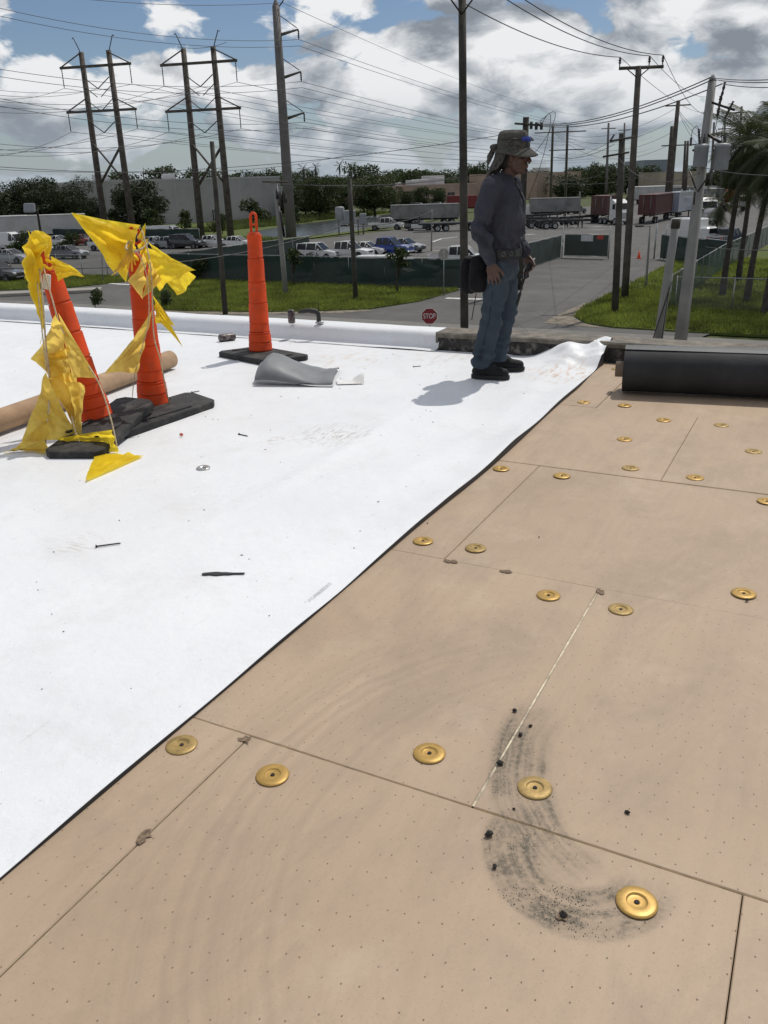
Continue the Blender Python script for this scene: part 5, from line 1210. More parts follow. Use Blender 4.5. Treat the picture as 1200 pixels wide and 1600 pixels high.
for pts in (([(11.581, 32.900, 1.392), (11.757, 32.700, 0.863), (11.872, 32.700, 0.685), (12.091, 32.700, 1.030), (12.265, 32.600, 1.415)]), ([(11.777, 32.700, 0.687), (11.780, 32.700, 0.245)])): MB().tube([LP(p) for p in pts], .03, 6).build('cable_bundle', STEELD, pl)
# pole behind the worker's head
pm_, d = pole('utility_pole', (10.120, 60.918, -6.100), (9.841, 59.000, 4.907), .22, .20, WOODD, "wooden pole with crossarms rising behind the worker's hat")
arm_local(pm_, (9.096, 58.900, 4.547), (10.860, 58.600, 4.373), .07, WOODD); arm_local(pm_, (9.207, 58.900, 3.679), (10.321, 58.600, 3.525), .06, WOODD)
for p in ((10.121, 58.600, 4.392), (10.451, 58.600, 4.346), (10.780, 58.600, 4.338)): MB().lathe([(.09, -.22), (.11, 0), (.09, .22)], 8, Matrix.Translation(Vector(p)-pm_.location)).build('insulator', DARKI, pm_)
# distant towers and poles on the right skyline
def far_pole(b_, t_, r_, label, arms=(), mat=STEELP, name='distant_pole', grp='poles on the far skyline'):
    r0, d_ = pole(name, b_, t_, r_, r_*.7, mat, label, 'pole', 8, grp)
    for (f, w) in arms: MB().box(d_*f, (w, .25, .25), R(-20)).build('crossarm', mat, r0)
    return r0
far_pole((49.890, 252.465, -6.100), (44.231, 225.000, 12.608), .40, 'left leg pole of the far H-frame pylon right of the worker', [(.93, 9)])
far_pole((54.532, 254.545, -6.100), (47.215, 222.000, 12.510), .40, 'right leg pole of the far H-frame pylon right of the worker', [(.93, 9), (.72, 9)])
far_pole((67.538, 260.000, -3.586), (66.925, 260.000, 14.777), .42, 'far monopole just left of the short broken-armed pole', [(.92, 4)])
far_pole((83.558, 300.000, -4.500), (82.482, 300.000, 16.702), .40, 'thin far pole rising behind the short broken-armed pole', [(.9, 4)])
far_pole((63.002, 190.000, -3.239), (63.001, 190.000, 15.008), .60, 'tallest far pole right of the T pole', [(.95, 5)], WOOD)
far_pole((63.110, 192.000, -3.274), (62.825, 192.000, 10.328), .50, 'shorter far pole touching the tallest far pole on its left', [], WOOD)
far_pole((69.285, 200.000, -2.887), (68.718, 200.000, 7.668), .34, 'left of two thin far poles left of the transformer pole', [(.92, 10)], WOOD)
far_pole((69.165, 198.000, -2.859), (68.591, 198.000, 7.591), .34, 'right of two thin far poles left of the transformer pole', [], WOOD)
far_pole((79.279, 210.000, -3.272), (78.370, 210.000, 11.722), .36, 'thin far pole just right of the transformer pole', [])
far_pole((83.655, 215.000, -3.448), (82.788, 215.000, 12.040), .36, 'far pole between the transformer can and the palms', [(.9, 3)])
far_pole((93.486, 230.000, -3.890), (92.300, 230.000, 16.173), .42, 'far pole rising out of the palm crowns', [(.93, 6)])
far_pole((-99.217, 380.000, -8.410), (-97.202, 380.000, 8.779), .22, 'hair-thin far mast above the left tree line', [])
far_pole((-47.249, 123.895, -6.100), (-44.943, 118.000, -1.115), .20, 'dark floodlight post in front of the white trailers', [], WOODD, 'floodlight_post')
fl = bpy.data.objects['floodlight_post']; MB().box(Vector((-45.720, 117.500, -0.840))-fl.location, (1.5, .35, 1.2), 0, rx=-.35, bev=.08).build('floodlight_head', TANK, fl)
far_pole((6.099, 97.011, -6.100), (6.125, 96.000, -1.767), .09, 'thin pale post alone in the middle of the car park', [], CONCP, 'yard_post')
far_pole((34.990, 150.747, -6.100), (34.528, 150.000, -1.361), .13, 'thin pale post in the truck yard left of the brown container', [], CONCP, 'yard_post')
far_pole((-23.665, 74.079, -6.100), (-23.156, 74.000, -2.544), .05, 'thin pale post in the left car park fence', [], CONCP, 'yard_post')
# equipment rack by the canal
eq = empty('canal_gauge_station', (-4.102, 130.877, -6.100), 0, 'pair of grey cabinets on posts standing at the canal edge', 'cabinet')
for dx in (-.9, .9): MB().tube([(dx*1.6, 0, 0), (dx*1.6, 0, 2.6)], .09, 8).build('post', STEELP, eq)
MB().box((0, 0, 2.5), (2.2, 1, 1.9), bev=.06).build('cabinet', TANK, eq); MB().box((2.2, .2, 2.2), (1.0, .8, 1.5), bev=.06).build('cabinet', TANK, eq); MB().tube([(2.2, .2, 0), (2.2, .2, 1.5)], .12, 8).build('post', STEELP, eq)

# ---------------------------------------------------------------- overhead wires
WIRE = M('aluminium_wire', (.055, .056, .06), .6, .2, var=0)
def wire(a, b_, sag, r_, label, group, n=22):
    a, b_ = Vector(a), Vector(b_); pts = []
    for i in range(n+1):
        f = i/n; p = a.lerp(b_, f); p.z -= sag*4*f*(1-f); pts.append(p-a)
    o = MB().tube(pts, r_, 5, caps=False).build('overhead_wire', WIRE, None, a); return tag(o, label, 'wire', group)
g1 = 'monopole conductors'
ends_r = [(146.364, 520.000, 26.515), (146.811, 520.000, 21.185), (147.262, 520.000, 15.810)]; ends_l = [(-42.804, 100.000, 20.046), (-44.068, 100.000, 14.221), (-44.645, 100.000, 11.564)]
for i, p in enumerate(MONO):
    nm = ('top', 'middle', 'lowest')[i]
    for k in (0, .75):
        wire(p+V(0, 0, -k), Vector(ends_r[i])+V(0, 0, -k), 4.5, .034, f"twin conductor running right into the distance from the monopole's {nm} arm", g1, 34)
        wire(p+V(0, 0, -k), Vector(ends_l[i])+V(0, 0, -k), 1.4, .030, f"twin conductor running off left from the monopole's {nm} arm", g1)
hd = mp.location+Vector((1.1, 0, d.z*0))
wire(Vector((-11.913, 130.100, 24.005)), (-42.510, 100.000, 21.402), 1.0, .03, 'thin shield wire running left from the tip of the monopole', g1); wire(Vector((-11.826, 130.100, 24.003)), (131.566, 500.000, 30.852), 5, .03, 'thin shield wire running right from the tip of the monopole', g1, 30)
def hpts(hf):
    root, arm, H = hf; Mx = Matrix.Translation(root.location) @ Matrix.Rotation(root.rotation_euler.z, 4, 'Z'); out = []
    for z in (H-1.9, H-7.7): out += [Mx @ Vector((-arm*.96, -.42, z-2.6)), Mx @ Vector((0, -.42, z-2.9)), Mx @ Vector((arm*.96, -.42, z-2.6))]
    return out
P1, P2 = hpts(HF1), hpts(HF2)
FR = [(164.125, 560.000, 21.474), (168.178, 560.000, 20.289), (172.001, 560.000, 21.633), (164.669, 560.000, 15.311), (168.740, 560.000, 14.116), (172.579, 560.000, 15.472)]
FR1 = [(138.132, 620.000, 21.942), (142.587, 620.000, 20.628), (146.866, 620.000, 22.119), (138.516, 620.000, 15.508), (142.989, 620.000, 14.183), (147.286, 620.000, 15.686)]
FL2 = [(-47.907, 108.000, 10.365), (-46.879, 106.000, 10.855), (-45.885, 104.000, 11.188), (-48.870, 108.000, 5.869), (-47.819, 106.000, 6.465), (-46.804, 104.000, 6.899)]
FL1 = [(-51.969, 118.000, 12.940), (-51.421, 117.000, 13.343), (-50.891, 116.000, 13.666), (-53.574, 118.000, 5.448), (-53.007, 117.000, 5.941), (-52.442, 116.000, 6.423)]
for i in range(6):
    lv = ('left end of the upper arm', 'middle of the upper arm', 'right end of the upper arm', 'left end of the lower arm', 'middle of the lower arm', 'right end of the lower arm')[i]
    wire(P2[i], FR[i], 5.5, .034, f'conductor running right from the {lv} of the right H-frame pylon', 'H-frame conductors', 34)
    wire(P1[i], FR1[i], 6, .034, f'conductor running right from the {lv} of the left H-frame pylon', 'H-frame conductors', 34)
    wire(P2[i], FL2[i], 1.6, .027, f'conductor running left from the {lv} of the right H-frame pylon', 'H-frame conductors')
    wire(P1[i], FL1[i], 1.0, .027, f'conductor running left from the {lv} of the left H-frame pylon', 'H-frame conductors')
wire((-25.758, 126.000, 18.552), (-18.861, 124.000, 18.636), .4, .03, 'short shield wire joining the two hooks of the right H-frame pylon', 'H-frame conductors')
g2 = 'street distribution wires'
for p, e, nm in ((TP[0], (2.383, 36.400, 8.170), 'left end'), (TP[1], (4.104, 36.300, 8.234), 'middle'), (TP[2], (4.715, 36.200, 8.241), 'right end')):
    wire(p+V(0, 0, .55), e, .55, .022, f"wire from the {nm} of the T crossarm to the tall pole behind the worker", g2)
for p, e, nm in ((TP[0], (54.545, 150.000, 10.234), 'left end'), (TP[1], (43.906, 120.000, 10.415), 'middle'), (TP[2], (36.378, 100.000, 7.163), 'right end')):
    wire(p+V(0, 0, .55), e, .8, .018, f"thin wire from the {nm} of the T crossarm down behind the transformer pole", g2)
for i, (a, e, r2) in enumerate((((10.445, 58.600, 4.495), (11.930, 32.800, 4.453), (9.752, 20.000, 3.261)), ((10.653, 58.600, 4.416), (11.992, 32.700, 4.381), (9.763, 20.000, 3.200)), ((10.821, 58.600, 4.337), (12.250, 32.500, 4.215), (9.782, 20.000, 3.089)))):
    nm = ('highest', 'middle', 'lowest')[i]
    wire(a, e, .5, .022, f"{nm} of three wires from the pole behind the worker's hat to the transformer pole", g2); wire(e, r2, .1, .013, f'{nm} of three wires from the transformer pole off to the right', g2)
wire((-16.701, 36.000, -1.512), (-2.265, 57.100, -1.306), .9, .025, 'pale cable sagging across the left car park to the dark wooden pole', g2, 26); wire((-2.265, 57.100, -1.306), (6.473, 96.000, -1.711), .5, .03, 'pale cable from the dark wooden pole to the thin yard post', g2)
wire((-30.903, 70.000, 3.278), (-2.402, 140.000, 5.449), 1.5, .025, 'thin wire low across the sky behind the H-frame pylons', g2, 26); wire((-37.571, 85.000, 3.459), (9.756, 58.800, 4.075), 1.2, .02, "long thin wire rising right to the pole behind the worker's hat", g2, 30)
wire((-7.039, 61.000, 1.437), (9.533, 59.000, 1.910), .6, .016, 'higher thin wire from the cable-box pole towards the worker', g2); wire((-7.045, 61.000, 1.356), (8.650, 90.000, 1.498), .4, .018, 'lower thin wire from the cable-box pole towards the worker', g2)
wire((12.048, 32.800, 1.509), (12.107, 24.000, 1.268), .15, .012, 'pale service cable running right from below the transformers', g2); wire((12.484, 32.900, -1.282), (12.434, 24.000, -0.646), .1, .013, 'low cable crossing in front of the palm trunks', g2)
for i, (a, b_) in enumerate((((10.241, 59.000, 3.124), (12.922, 48.700, 2.866)), ((10.374, 59.000, 1.888), (13.055, 48.600, 1.686)), ((13.127, 48.500, 2.192), (11.880, 32.800, 1.340)), ((9.895, 59.000, 1.198), (36.424, 120.000, 1.205)), ((12.879, 48.600, 3.083), (40.481, 200.000, 5.016)))):
    wire(a, b_, .7, .014, ('upper slack cable between the hat pole and the broken-armed pole', 'lower slack cable between the hat pole and the broken-armed pole', 'cable from the broken-armed pole to the transformer pole', 'low cable from the hat pole across the truck yard', 'cable from the broken-armed pole back to the far H-frame')[i], g2)
for i in range(7):
    wire((43.971, 225.000, 11.467) if i < 4 else (62.571, 190.000, 14.068), Vector((62.368, 190.000, 13.476))+V(0, 0, -2.2*i) if i < 4 else Vector((92.417, 230.000, 15.303))+V(0, 0, -3*(i-4)), 3.0+i*.5, .035, 'fine far line strung between the skyline poles', 'far skyline lines')
for k in range(2): MB().tube([(1.2*math.sin(f*1.7)*(1-.5*k), 0, .9*math.sin(f*2.2)-(.25+.3*k)*f*f) for f in [i*.2 for i in range(16)]], .018, 5).build('drooping_jumper', STEELD, pm_, Vector((10.432, 58.500, 4.378))-pm_.location+Vector((.3*k, 0, 0)))

# ---------------------------------------------------------------- stop signs
def octo(r_, z): return [(r_*math.cos(R(22.5+45*k)), 0, z+r_*math.sin(R(22.5+45*k))) for k in range(8)]
ps = Vector((2.410, 40.000, -4.648)); st = empty('stop_sign', (ps.x, ps.y, GZ), R(-4), 'red octagonal STOP sign standing just beyond the white parapet', 'stop sign'); zc = ps.z-GZ
SR = M('stop_red', (.20, .010, .018), .45, var=.08, scale=5); SW = M('sign_white', (.66, .66, .66), .5, var=.05); SG = M('sign_back', (.33, .32, .30), .5, .4)
def plate(root, r_, y, z, mat, name, th=.006):
    a = octo(r_, z); n = 8; MB().add([(x, y, zz) for x, _, zz in a]+[(x, y+th, zz) for x, _, zz in a], [tuple(range(8)), tuple(reversed(range(8, 16)))]+[(i, 8+i, 8+(i+1) % 8, (i+1) % 8) for i in range(8)]).build(name, mat, root)
plate(st, .405, 0, zc, SW, 'white_border'); plate(st, .378, -.004, zc, SR, 'red_face', .003)
tm = text_mesh('STOP', .34, .001); lt = obj('stop_lettering', tm, SW, st); lt.rotation_euler = (PI/2, 0, 0); lt.location = (0, -.007, zc-.005); lt.scale = (.72, 1.0, 1)
MB().tube([(0, .04, 0), (0, .04, zc+.3)], .03, 8).build('sign_post', GALV, st)
p2 = Vector((4.480, 58.260, -6.100)); st2 = empty('stop_sign', p2, R(20), 'grey back of an octagonal sign at the fence corner by the driveway', 'road sign'); z2 = 2.75
plate(st2, .40, 0, z2, SG, 'sign_back'); MB().tube([(0, -.04, 0), (0, -.04, z2+.3)], .03, 8).build('sign_post', GALV, st2)

# ---------------------------------------------------------------- vehicles
TYRE = M('tyre_rubber', (.014, .014, .015), .85, var=0); RIM = M('wheel_rim', (.32, .33, .34), .35, .7, var=0); GLASS = M('car_glass', (.010, .012, .014), .12, spec=.35, var=0)
LAMP = M('headlamp', (.62, .63, .64), .12, var=0); TAIL = M('tail_lamp', (.28, .012, .012), .25, var=0); TRIM = M('black_trim', (.018, .018, .019), .55, var=0); CHROME = M('chrome', (.55, .56, .57), .15, .9, var=0)
def paint(name, col): return M('paint_'+name, col, .28, var=.03, scale=2, spec=.55, coat=.6)
PW, PS, PB, PD, PR_, PG, PT = (paint(*a) for a in (('white', (.60, .60, .59)), ('silver', (.34, .355, .37)), ('blue', (.012, .045, .26)), ('black', (.018, .019, .022)), ('red', (.22, .012, .014)), ('grey', (.13, .14, .15)), ('tan', (.28, .24, .18))))
SPEC = {  # x, sill, belt, top, half width, half roof width
 'sedan': [(-2.35, .45, .80, .80, .74, .7), (-2.25, .30, .98, .98, .86, .8), (-1.65, .24, 1.02, 1.02, .90, .80), (-.95, .22, 1.00, 1.42, .91, .62), (.25, .22, .98, 1.45, .91, .62), (1.05, .22, .95, .95, .91, .78), (2.05, .26, .80, .80, .86, .7), (2.33, .42, .62, .62, .70, .6)],
 'suv': [(-2.3, .5, 1.0, 1.0, .82, .7), (-2.25, .36, 1.12, 1.12, .90, .75), (-1.95, .3, 1.12, 1.68, .93, .68), (.25, .28, 1.08, 1.74, .94, .68), (1.05, .28, 1.05, 1.05, .94, .80), (2.05, .32, .95, .95, .90, .75), (2.33, .5, .72, .72, .74, .6)],
 'pickup': [(-2.85, .55, 1.05, 1.05, .90, .86), (-2.8, .42, 1.12, 1.12, .96, .92), (-.95, .36, 1.12, 1.12, .97, .92), (-.85, .36, 1.12, 1.78, .97, .70), (.65, .36, 1.10, 1.84, .97, .70), (1.40, .36, 1.10, 1.10, .97, .84), (2.6, .40, 1.02, 1.02, .94, .82), (2.85, .55, .80, .80, .84, .7)],
 'van': [(-2.7, .45, 1.2, 2.10, .94, .80), (-2.65, .35, 1.22, 2.22, .97, .82), (.9, .32, 1.2, 2.26, .98, .82), (1.45, .32, 1.15, 2.0, .98, .78), (2.0, .34, 1.12, 1.12, .97, .84), (2.6, .4, .92, .92, .92, .8), (2.72, .55, .7, .7, .8, .7)]}
WB = {'sedan': (-1.4, 1.42, .33), 'suv': (-1.38, 1.42, .37), 'pickup': (-1.75, 1.85, .41), 'van': (-1.75, 1.75, .36)}
wheel_cache = {}
def wheel_mesh(r_, w):
    k = (round(r_, 3), w)
    if k not in wheel_cache:
        X = Matrix.Rotation(PI/2, 4, 'X')
        wheel_cache[k] = (MB().lathe([(r_*.62, -w/2), (r_*.93, -w/2), (r_, -w/2+.03), (r_, w/2-.03), (r_*.93, w/2), (r_*.62, w/2)], 18, X).mesh('tyre', TYRE), MB().lathe([(0, w*.3), (r_*.2, w*.42), (r_*.24, w*.30), (r_*.55, w*.34), (r_*.63, w*.5), (r_*.63, -w*.5), (r_*.55, -w*.34), (r_*.2, -w*.42), (0, -w*.3)], 14, X).mesh('rim', RIM))
    return wheel_cache[k]
def wheels(root, xs, half, r_, w=.22):
    t_, rm = wheel_mesh(r_, w)
    for x in xs:
        for s_ in (-1, 1): o = inst('wheel', t_, root, (x, s_*half, r_)); inst('rim', rm, o)
def car(kind, mat, u, v, head, label, white_doors=False, group='parked vehicles', sc=1.0):
    root = empty({'sedan': 'parked_car', 'suv': 'parked_suv', 'pickup': 'pickup_truck', 'van': 'parked_van'}[kind], W(u, v, GZ+.0), head, label, 'car' if kind in ('sedan', 'suv') else ('pickup truck' if kind == 'pickup' else 'van'), group)
    S = SPEC[kind]; body = MB(); gl = MB(); pil = MB()
    def ring(s_): x, zb, zl, zt, w, wt = s_; wb = w*.93; return [(x, -wb, zb), (x, -w, zb+(zl-zb)*.45), (x, -w*.97, zl), (x, -wt, zt), (x, wt, zt), (x, w*.97, zl), (x, w, zb+(zl-zb)*.45), (x, wb, zb)]
    for i in range(len(S)-1):
        a, b_ = S[i], S[i+1]; ra, rb = ring(a), ring(b_); ta, tb = a[3]-a[2] > .1, b_[3]-b_[2] > .1
        for k in range(8):
            q = [ra[k], ra[(k+1) % 8], rb[(k+1) % 8], rb[k]]; isg = False
            if k in (2, 4) and (ta or tb): isg = not (kind == 'van' and b_[0] < .95)
            if k == 3 and ta != tb: isg = True
            (gl if isg else body).add(q, [(3, 2, 1, 0)], 0, not isg and k != 3)
        if ta: # pillars
            for k in (2, 4):
                p0, p1 = Vector(ra[k]), Vector(ra[k+1]); pil.tube([p0, p1], .045, 5)
    body.add(ring(S[0]), [tuple(range(8))]); body.add(ring(S[-1]), [tuple(reversed(range(8)))])
    xs = [s_[0] for s_ in S if s_[3]-s_[2] > .1]; mid = (xs[0]+xs[-1])/2 if kind != 'van' else 1.1
    s0 = [s_ for s_ in S if s_[3]-s_[2] > .1]
    for sg in (-1, 1):
        pil.tube([(mid, sg*s0[0][4]*.975, s0[0][2]), (mid, sg*s0[0][5]*1.01, s0[0][3]+.01)], .04, 5); pil.tube([(xs[0], sg*s0[0][5], s0[0][3]), (xs[-1], sg*s0[-1][5], s0[-1][3])], .035, 5)
        e = S[[s_[0] for s_ in S].index(xs[-1])+1]; pil.tube([(xs[-1], sg*s0[-1][5], s0[-1][3]), (e[0], sg*e[5]*.97, e[3])], .035, 5)
    bo = body.build('body', mat, root); gl.build('window_glass', GLASS, root); pil.build('pillars', mat, bo)
    x0, x1, wr = WB[kind]; half = S[2][4]-.09; wheels(root, (x0, x1), half, wr)
    for x in (x0, x1):
        for sg in (-1, 1): MB().lathe([(0, 0), (wr*1.16, 0), (wr*1.16, .02)], 18, Matrix.Translation((x, sg*(S[2][4]*.985), wr*1.02)) @ Matrix.Rotation(-sg*PI/2, 4, 'X')).build('wheel_arch', TRIM, root)
    f, r_ = S[-2], S[1]
    for sg in (-1, 1):
        MB().box((f[0]+.12, sg*f[4]*.72, f[2]-.12), (.24, .34, .15), bev=.03).build('headlight', LAMP, root); MB().box((r_[0]-.02, sg*r_[4]*.80, r_[2]-.14), (.10, .26, .2), bev=.03).build('taillight', TAIL, root)
        MB().box((xs[-1]+.35, sg*(S[3][4]+.10), S[3][2]+.06), (.12, .2, .14), bev=.03).build('wing_mirror', mat, root)
    MB().box((f[0]+.2, 0, f[2]-.16), (.16, f[4]*.9, .14), bev=.02).build('grille', TRIM, root); MB().box((S[-1][0]-.03, 0, .46), (.2, S[-1][4]*1.9, .18), bev=.05).build('bumper', CHROME if kind == 'pickup' else TRIM, root); MB().box((S[0][0]+.02, 0, .50), (.2, S[0][4]*1.9, .18), bev=.05).build('bumper', CHROME if kind == 'pickup' else mat, root)
    if kind == 'pickup': MB().box((-1.85, 0, 1.10), (1.75, 1.66, .06)).build('load_bed', TRIM, root)
    if white_doors: MB().box((-.35, -S[3][4]*1.0, .66), (1.75, .03, .62), bev=.01).build('white_door', PW, root); MB().box((-.35, S[3][4]*1.0, .66), (1.75, .03, .62), bev=.01).build('white_door', PW, root)
    root.scale = (sc,)*3
    return root
H = ROT_V
car('suv', PW, *(75.856, -46.642), H+.05, 'white SUV leftmost in the row behind the green screened fence')
car('pickup', PW, *(77.050, -44.001), H+.03, 'white crew-cab pickup between the white SUV and the white sedan')
car('sedan', PW, *(81.513, -44.016), H, 'white sedan between the white crew-cab pickup and the blue pickup')
car('pickup', PB, *(82.606, -42.118), H, 'bright blue pickup truck in the row of parked cars')
car('sedan', PG, *(86.679, -42.037), H-.05, 'dark grey sedan half hidden behind the blue pickup')
car('sedan', PW, *(65.366, -35.417), H, 'white car with only its roof showing above the screened fence')
car('van', PW, *(61.782, -31.785), H+.1, 'white van with only its roof and window tops above the screened fence', sc=.84)
car('sedan', PG, *(64.429, -30.692), H+.2, 'grey car showing just above the screened fence beside the sapling', sc=.98)
car('pickup', PW, *(72.689, -29.736), H+.25, 'white pickup partly behind the tall dark pole')
car('pickup', PW, *(126.301, -64.404), H+.28, 'old white pickup at the far edge of the car park by the canal')
car('sedan', PD, *(124.797, -57.789), H+.28, 'black sedan with white doors at the far edge of the car park', True)
car('suv', PD, *(138.903, -66.285), H+.28, 'dark vehicle with open bonnet behind the black and white sedan')
car('van', PW, *(82.145, -99.696), H+.2, 'white panel van at the left picture edge', group='vehicles in the left car park')
car('sedan', PS, *(66.519, -80.719), H+.2, 'silver car below the white van in the left car park', group='vehicles in the left car park')
car('suv', PD, *(51.781, -64.751), H+.2, 'black SUV cut by the left picture edge', group='vehicles in the left car park')
car('sedan', PW, *(88.074, -96.651), H+.2, 'white car right of the white van in the left car park', group='vehicles in the left car park')
car('sedan', PR_, *(90.614, -94.847), H+.2, 'dark red car between the two flagged cones', group='vehicles in the left car park')
car('sedan', PG, *(72.457, -78.188), H+.2, 'grey car in the near row of the left car park, beside the leaning cone', group='vehicles in the left car park')
car('sedan', PW, *(87.164, -78.237), H+.2, 'white sedan right of the cone with the flag knot', group='vehicles in the left car park')
car('sedan', PS, *(87.457, -76.030), H+.2, 'silver sedan between a white sedan and a dark car, right of the flag knot', group='vehicles in the left car park')
car('suv', PD, *(87.784, -73.569), H+.2, 'dark SUV just left of the left leg of the right H-frame pylon', group='vehicles in the left car park')
car('sedan', PW, *(88.748, -66.311), H+.2, 'white car roof behind the fence left of the upright cone', group='vehicles in the left car park')
car('van', PD, *(83.093, -78.623), H+.2, 'dark van behind the cone with the flag knot', group='vehicles in the left car park')
car('pickup', paint('navy', (.012, .02, .06)), *(98.776, -9.880), H+1.2, 'dark blue pickup behind the fence right of the transformer pole', group='vehicles in the truck yard')

def ribbed_box(root, L, w, z0, h, mat, name='box', rib=.5, depth=.035):
    mb = MB(); mb.prism([(-L/2, -w/2), (L/2, -w/2), (L/2, w/2), (-L/2, w/2)], z0, z0+h); b_ = mb.build(name, mat, root); n = int(L/rib); mb = MB()
    for k in range(n):
        for sg in (-1, 1): mb.box((-L/2+(k+.5)*L/n, sg*(w/2+depth/2), z0+h/2), (L/n*.5, depth, h-.3))
    mb.build('side_ribs', mat, b_)['kind'] = 'stuff'; mb = MB()
    for sg in (-1, 1):
        for z in (z0+.08, z0+h-.08): mb.box((0, sg*(w/2+.02), z), (L, .08, .15))
        for z in (z0+.08, z0+h-.08): mb.box((sg*(L/2+.02), 0, z), (.08, w-.1, .15))
    for sx in (-1, 1):
        for sy in (-1, 1): mb.box((sx*(L/2-.05), sy*(w/2+.025), z0+h/2), (.14, .09, h-.02))
    mb.build('edge_frame', mat, b_)
    for k in (-.5, .5): MB().tube([(-L/2-.09, k*w*.45, z0+.2), (-L/2-.09, k*w*.45, z0+h-.2)], .03, 6).build('door_bar', GALV, b_)
    return b_
def trailer(u, v, head, L, h, mat, label, z0=1.2, frame=True, rib=1.2, name='box_trailer', cat='trailer', bogie=-1, logo=None):
    root = empty(name, W(u, v), head, label, cat, 'trailers in the yards'); ribbed_box(root, L, 2.55, z0, h, mat, 'box', rib, .02)
    mb = MB()
    for sg in (-1, 1): mb.box((0, sg*.5, z0-.16), (L*.98, .16, .28))
    mb.build('chassis', TRIM, root); xs = [bogie*(L/2-1.2), bogie*(L/2-2.5)]; wheels(root, xs, 1.02, .5, .45)
    for sg in (-1, 1): MB().box((-bogie*(L/2-2.6), sg*.9, z0/2-.02), (.18, .18, z0-.1)).build('landing_leg', TRIM, root)
    return root
TW = M('trailer_white', (.42, .42, .41), .55, var=.08, scale=.4, dirt=((.25, .24, .22), .8, .6)); RUST = M('container_red', (.075, .024, .020), .7, var=.15, scale=.6); BRN = M('container_brown', (.080, .036, .028), .7, var=.15, scale=.6)
TG = M('trailer_grey', (.19, .19, .188), .65, var=.15, scale=.4, dirt=((.10, .09, .08), .7, .7))
t_ = trailer(*(95.359, -108.875), R(12), 14.5, 2.75, TW, 'long white box trailer behind the left car park, right of the red logo', 1.15)
t_ = trailer(*(91.962, -116.199), R(12), 12.5, 2.75, TW, 'white box trailer with a red logo at the left picture edge', 1.15)
MB().prism([(4.2, -1.335), (5.9, -1.335), (5.9, -1.31), (4.2, -1.31)], 1.5, 2.1).build('red_logo', M('logo_red', (.42, .02, .04), .5), t_); MB().prism([(4.5, -1.338), (5.6, -1.338), (5.6, -1.312), (4.5, -1.312)], 2.1, 2.5).build('red_logo', MATS['logo_red'], t_)
trailer(*(138.837, -63.304), R(2), 11.6, 2.25, TG, 'long pale box trailer with a light top edge behind the old white pickup', 1.2, bogie=1)
fb = empty('flatbed_trailer', W(*(123.359, -52.398)), R(2), 'low dark flatbed trailer behind the tall dark pole, right of the black and white sedan', 'trailer', 'trailers in the yards')
MB().box((0, 0, 1.15), (9, 2.5, .3), bev=.04).build('deck', TRIM, fb); MB().box((0, -1.24, 1.27), (9, .06, .14)).build('deck_edge', TG, fb); wheels(fb, (-.4, -1.7, 3.4), 1.0, .5, .45); MB().box((-4.4, 0, 1.9), (.1, 2.4, 1.2)).build('headboard', TRIM, fb)
trailer(*(147.806, -26.331), R(60), 12.2, 2.95, RUST, 'long dark red shipping container on a chassis right of the T pole', 1.35, rib=.35, name='shipping_container', cat='container')
trailer(*(146.838, -34.516), R(62), 6.1, 2.85, BRN, 'brown shipping container on a chassis left of the short dark pole', 1.35, rib=.35, name='shipping_container', cat='container')
trailer(*(160.917, -24.698), R(58), 12.5, 3.1, paint('steel_blue', (.27, .30, .36)), 'pale blue-grey box trailer behind the dark red container', 1.2)
trailer(*(161.341, -46.993), R(-4), 9.0, 2.4, TG, 'long dirty white trailer behind the stacked chassis, right of the worker', 1.2)
trailer(*(215.265, -29.940), R(22), 12, 3.0, TG, 'grey box trailer beyond the yard, left of the transformer pole', 1.2)
trailer(*(235.463, -40.819), R(14), 14, 3.0, TW, 'white box trailer far back above the dark red container', 1.2)
trailer(*(186.740, -22.824), R(80), 13, 3.1, TG, 'grey box trailer pulled by the chrome-nosed truck at right', 1.2)
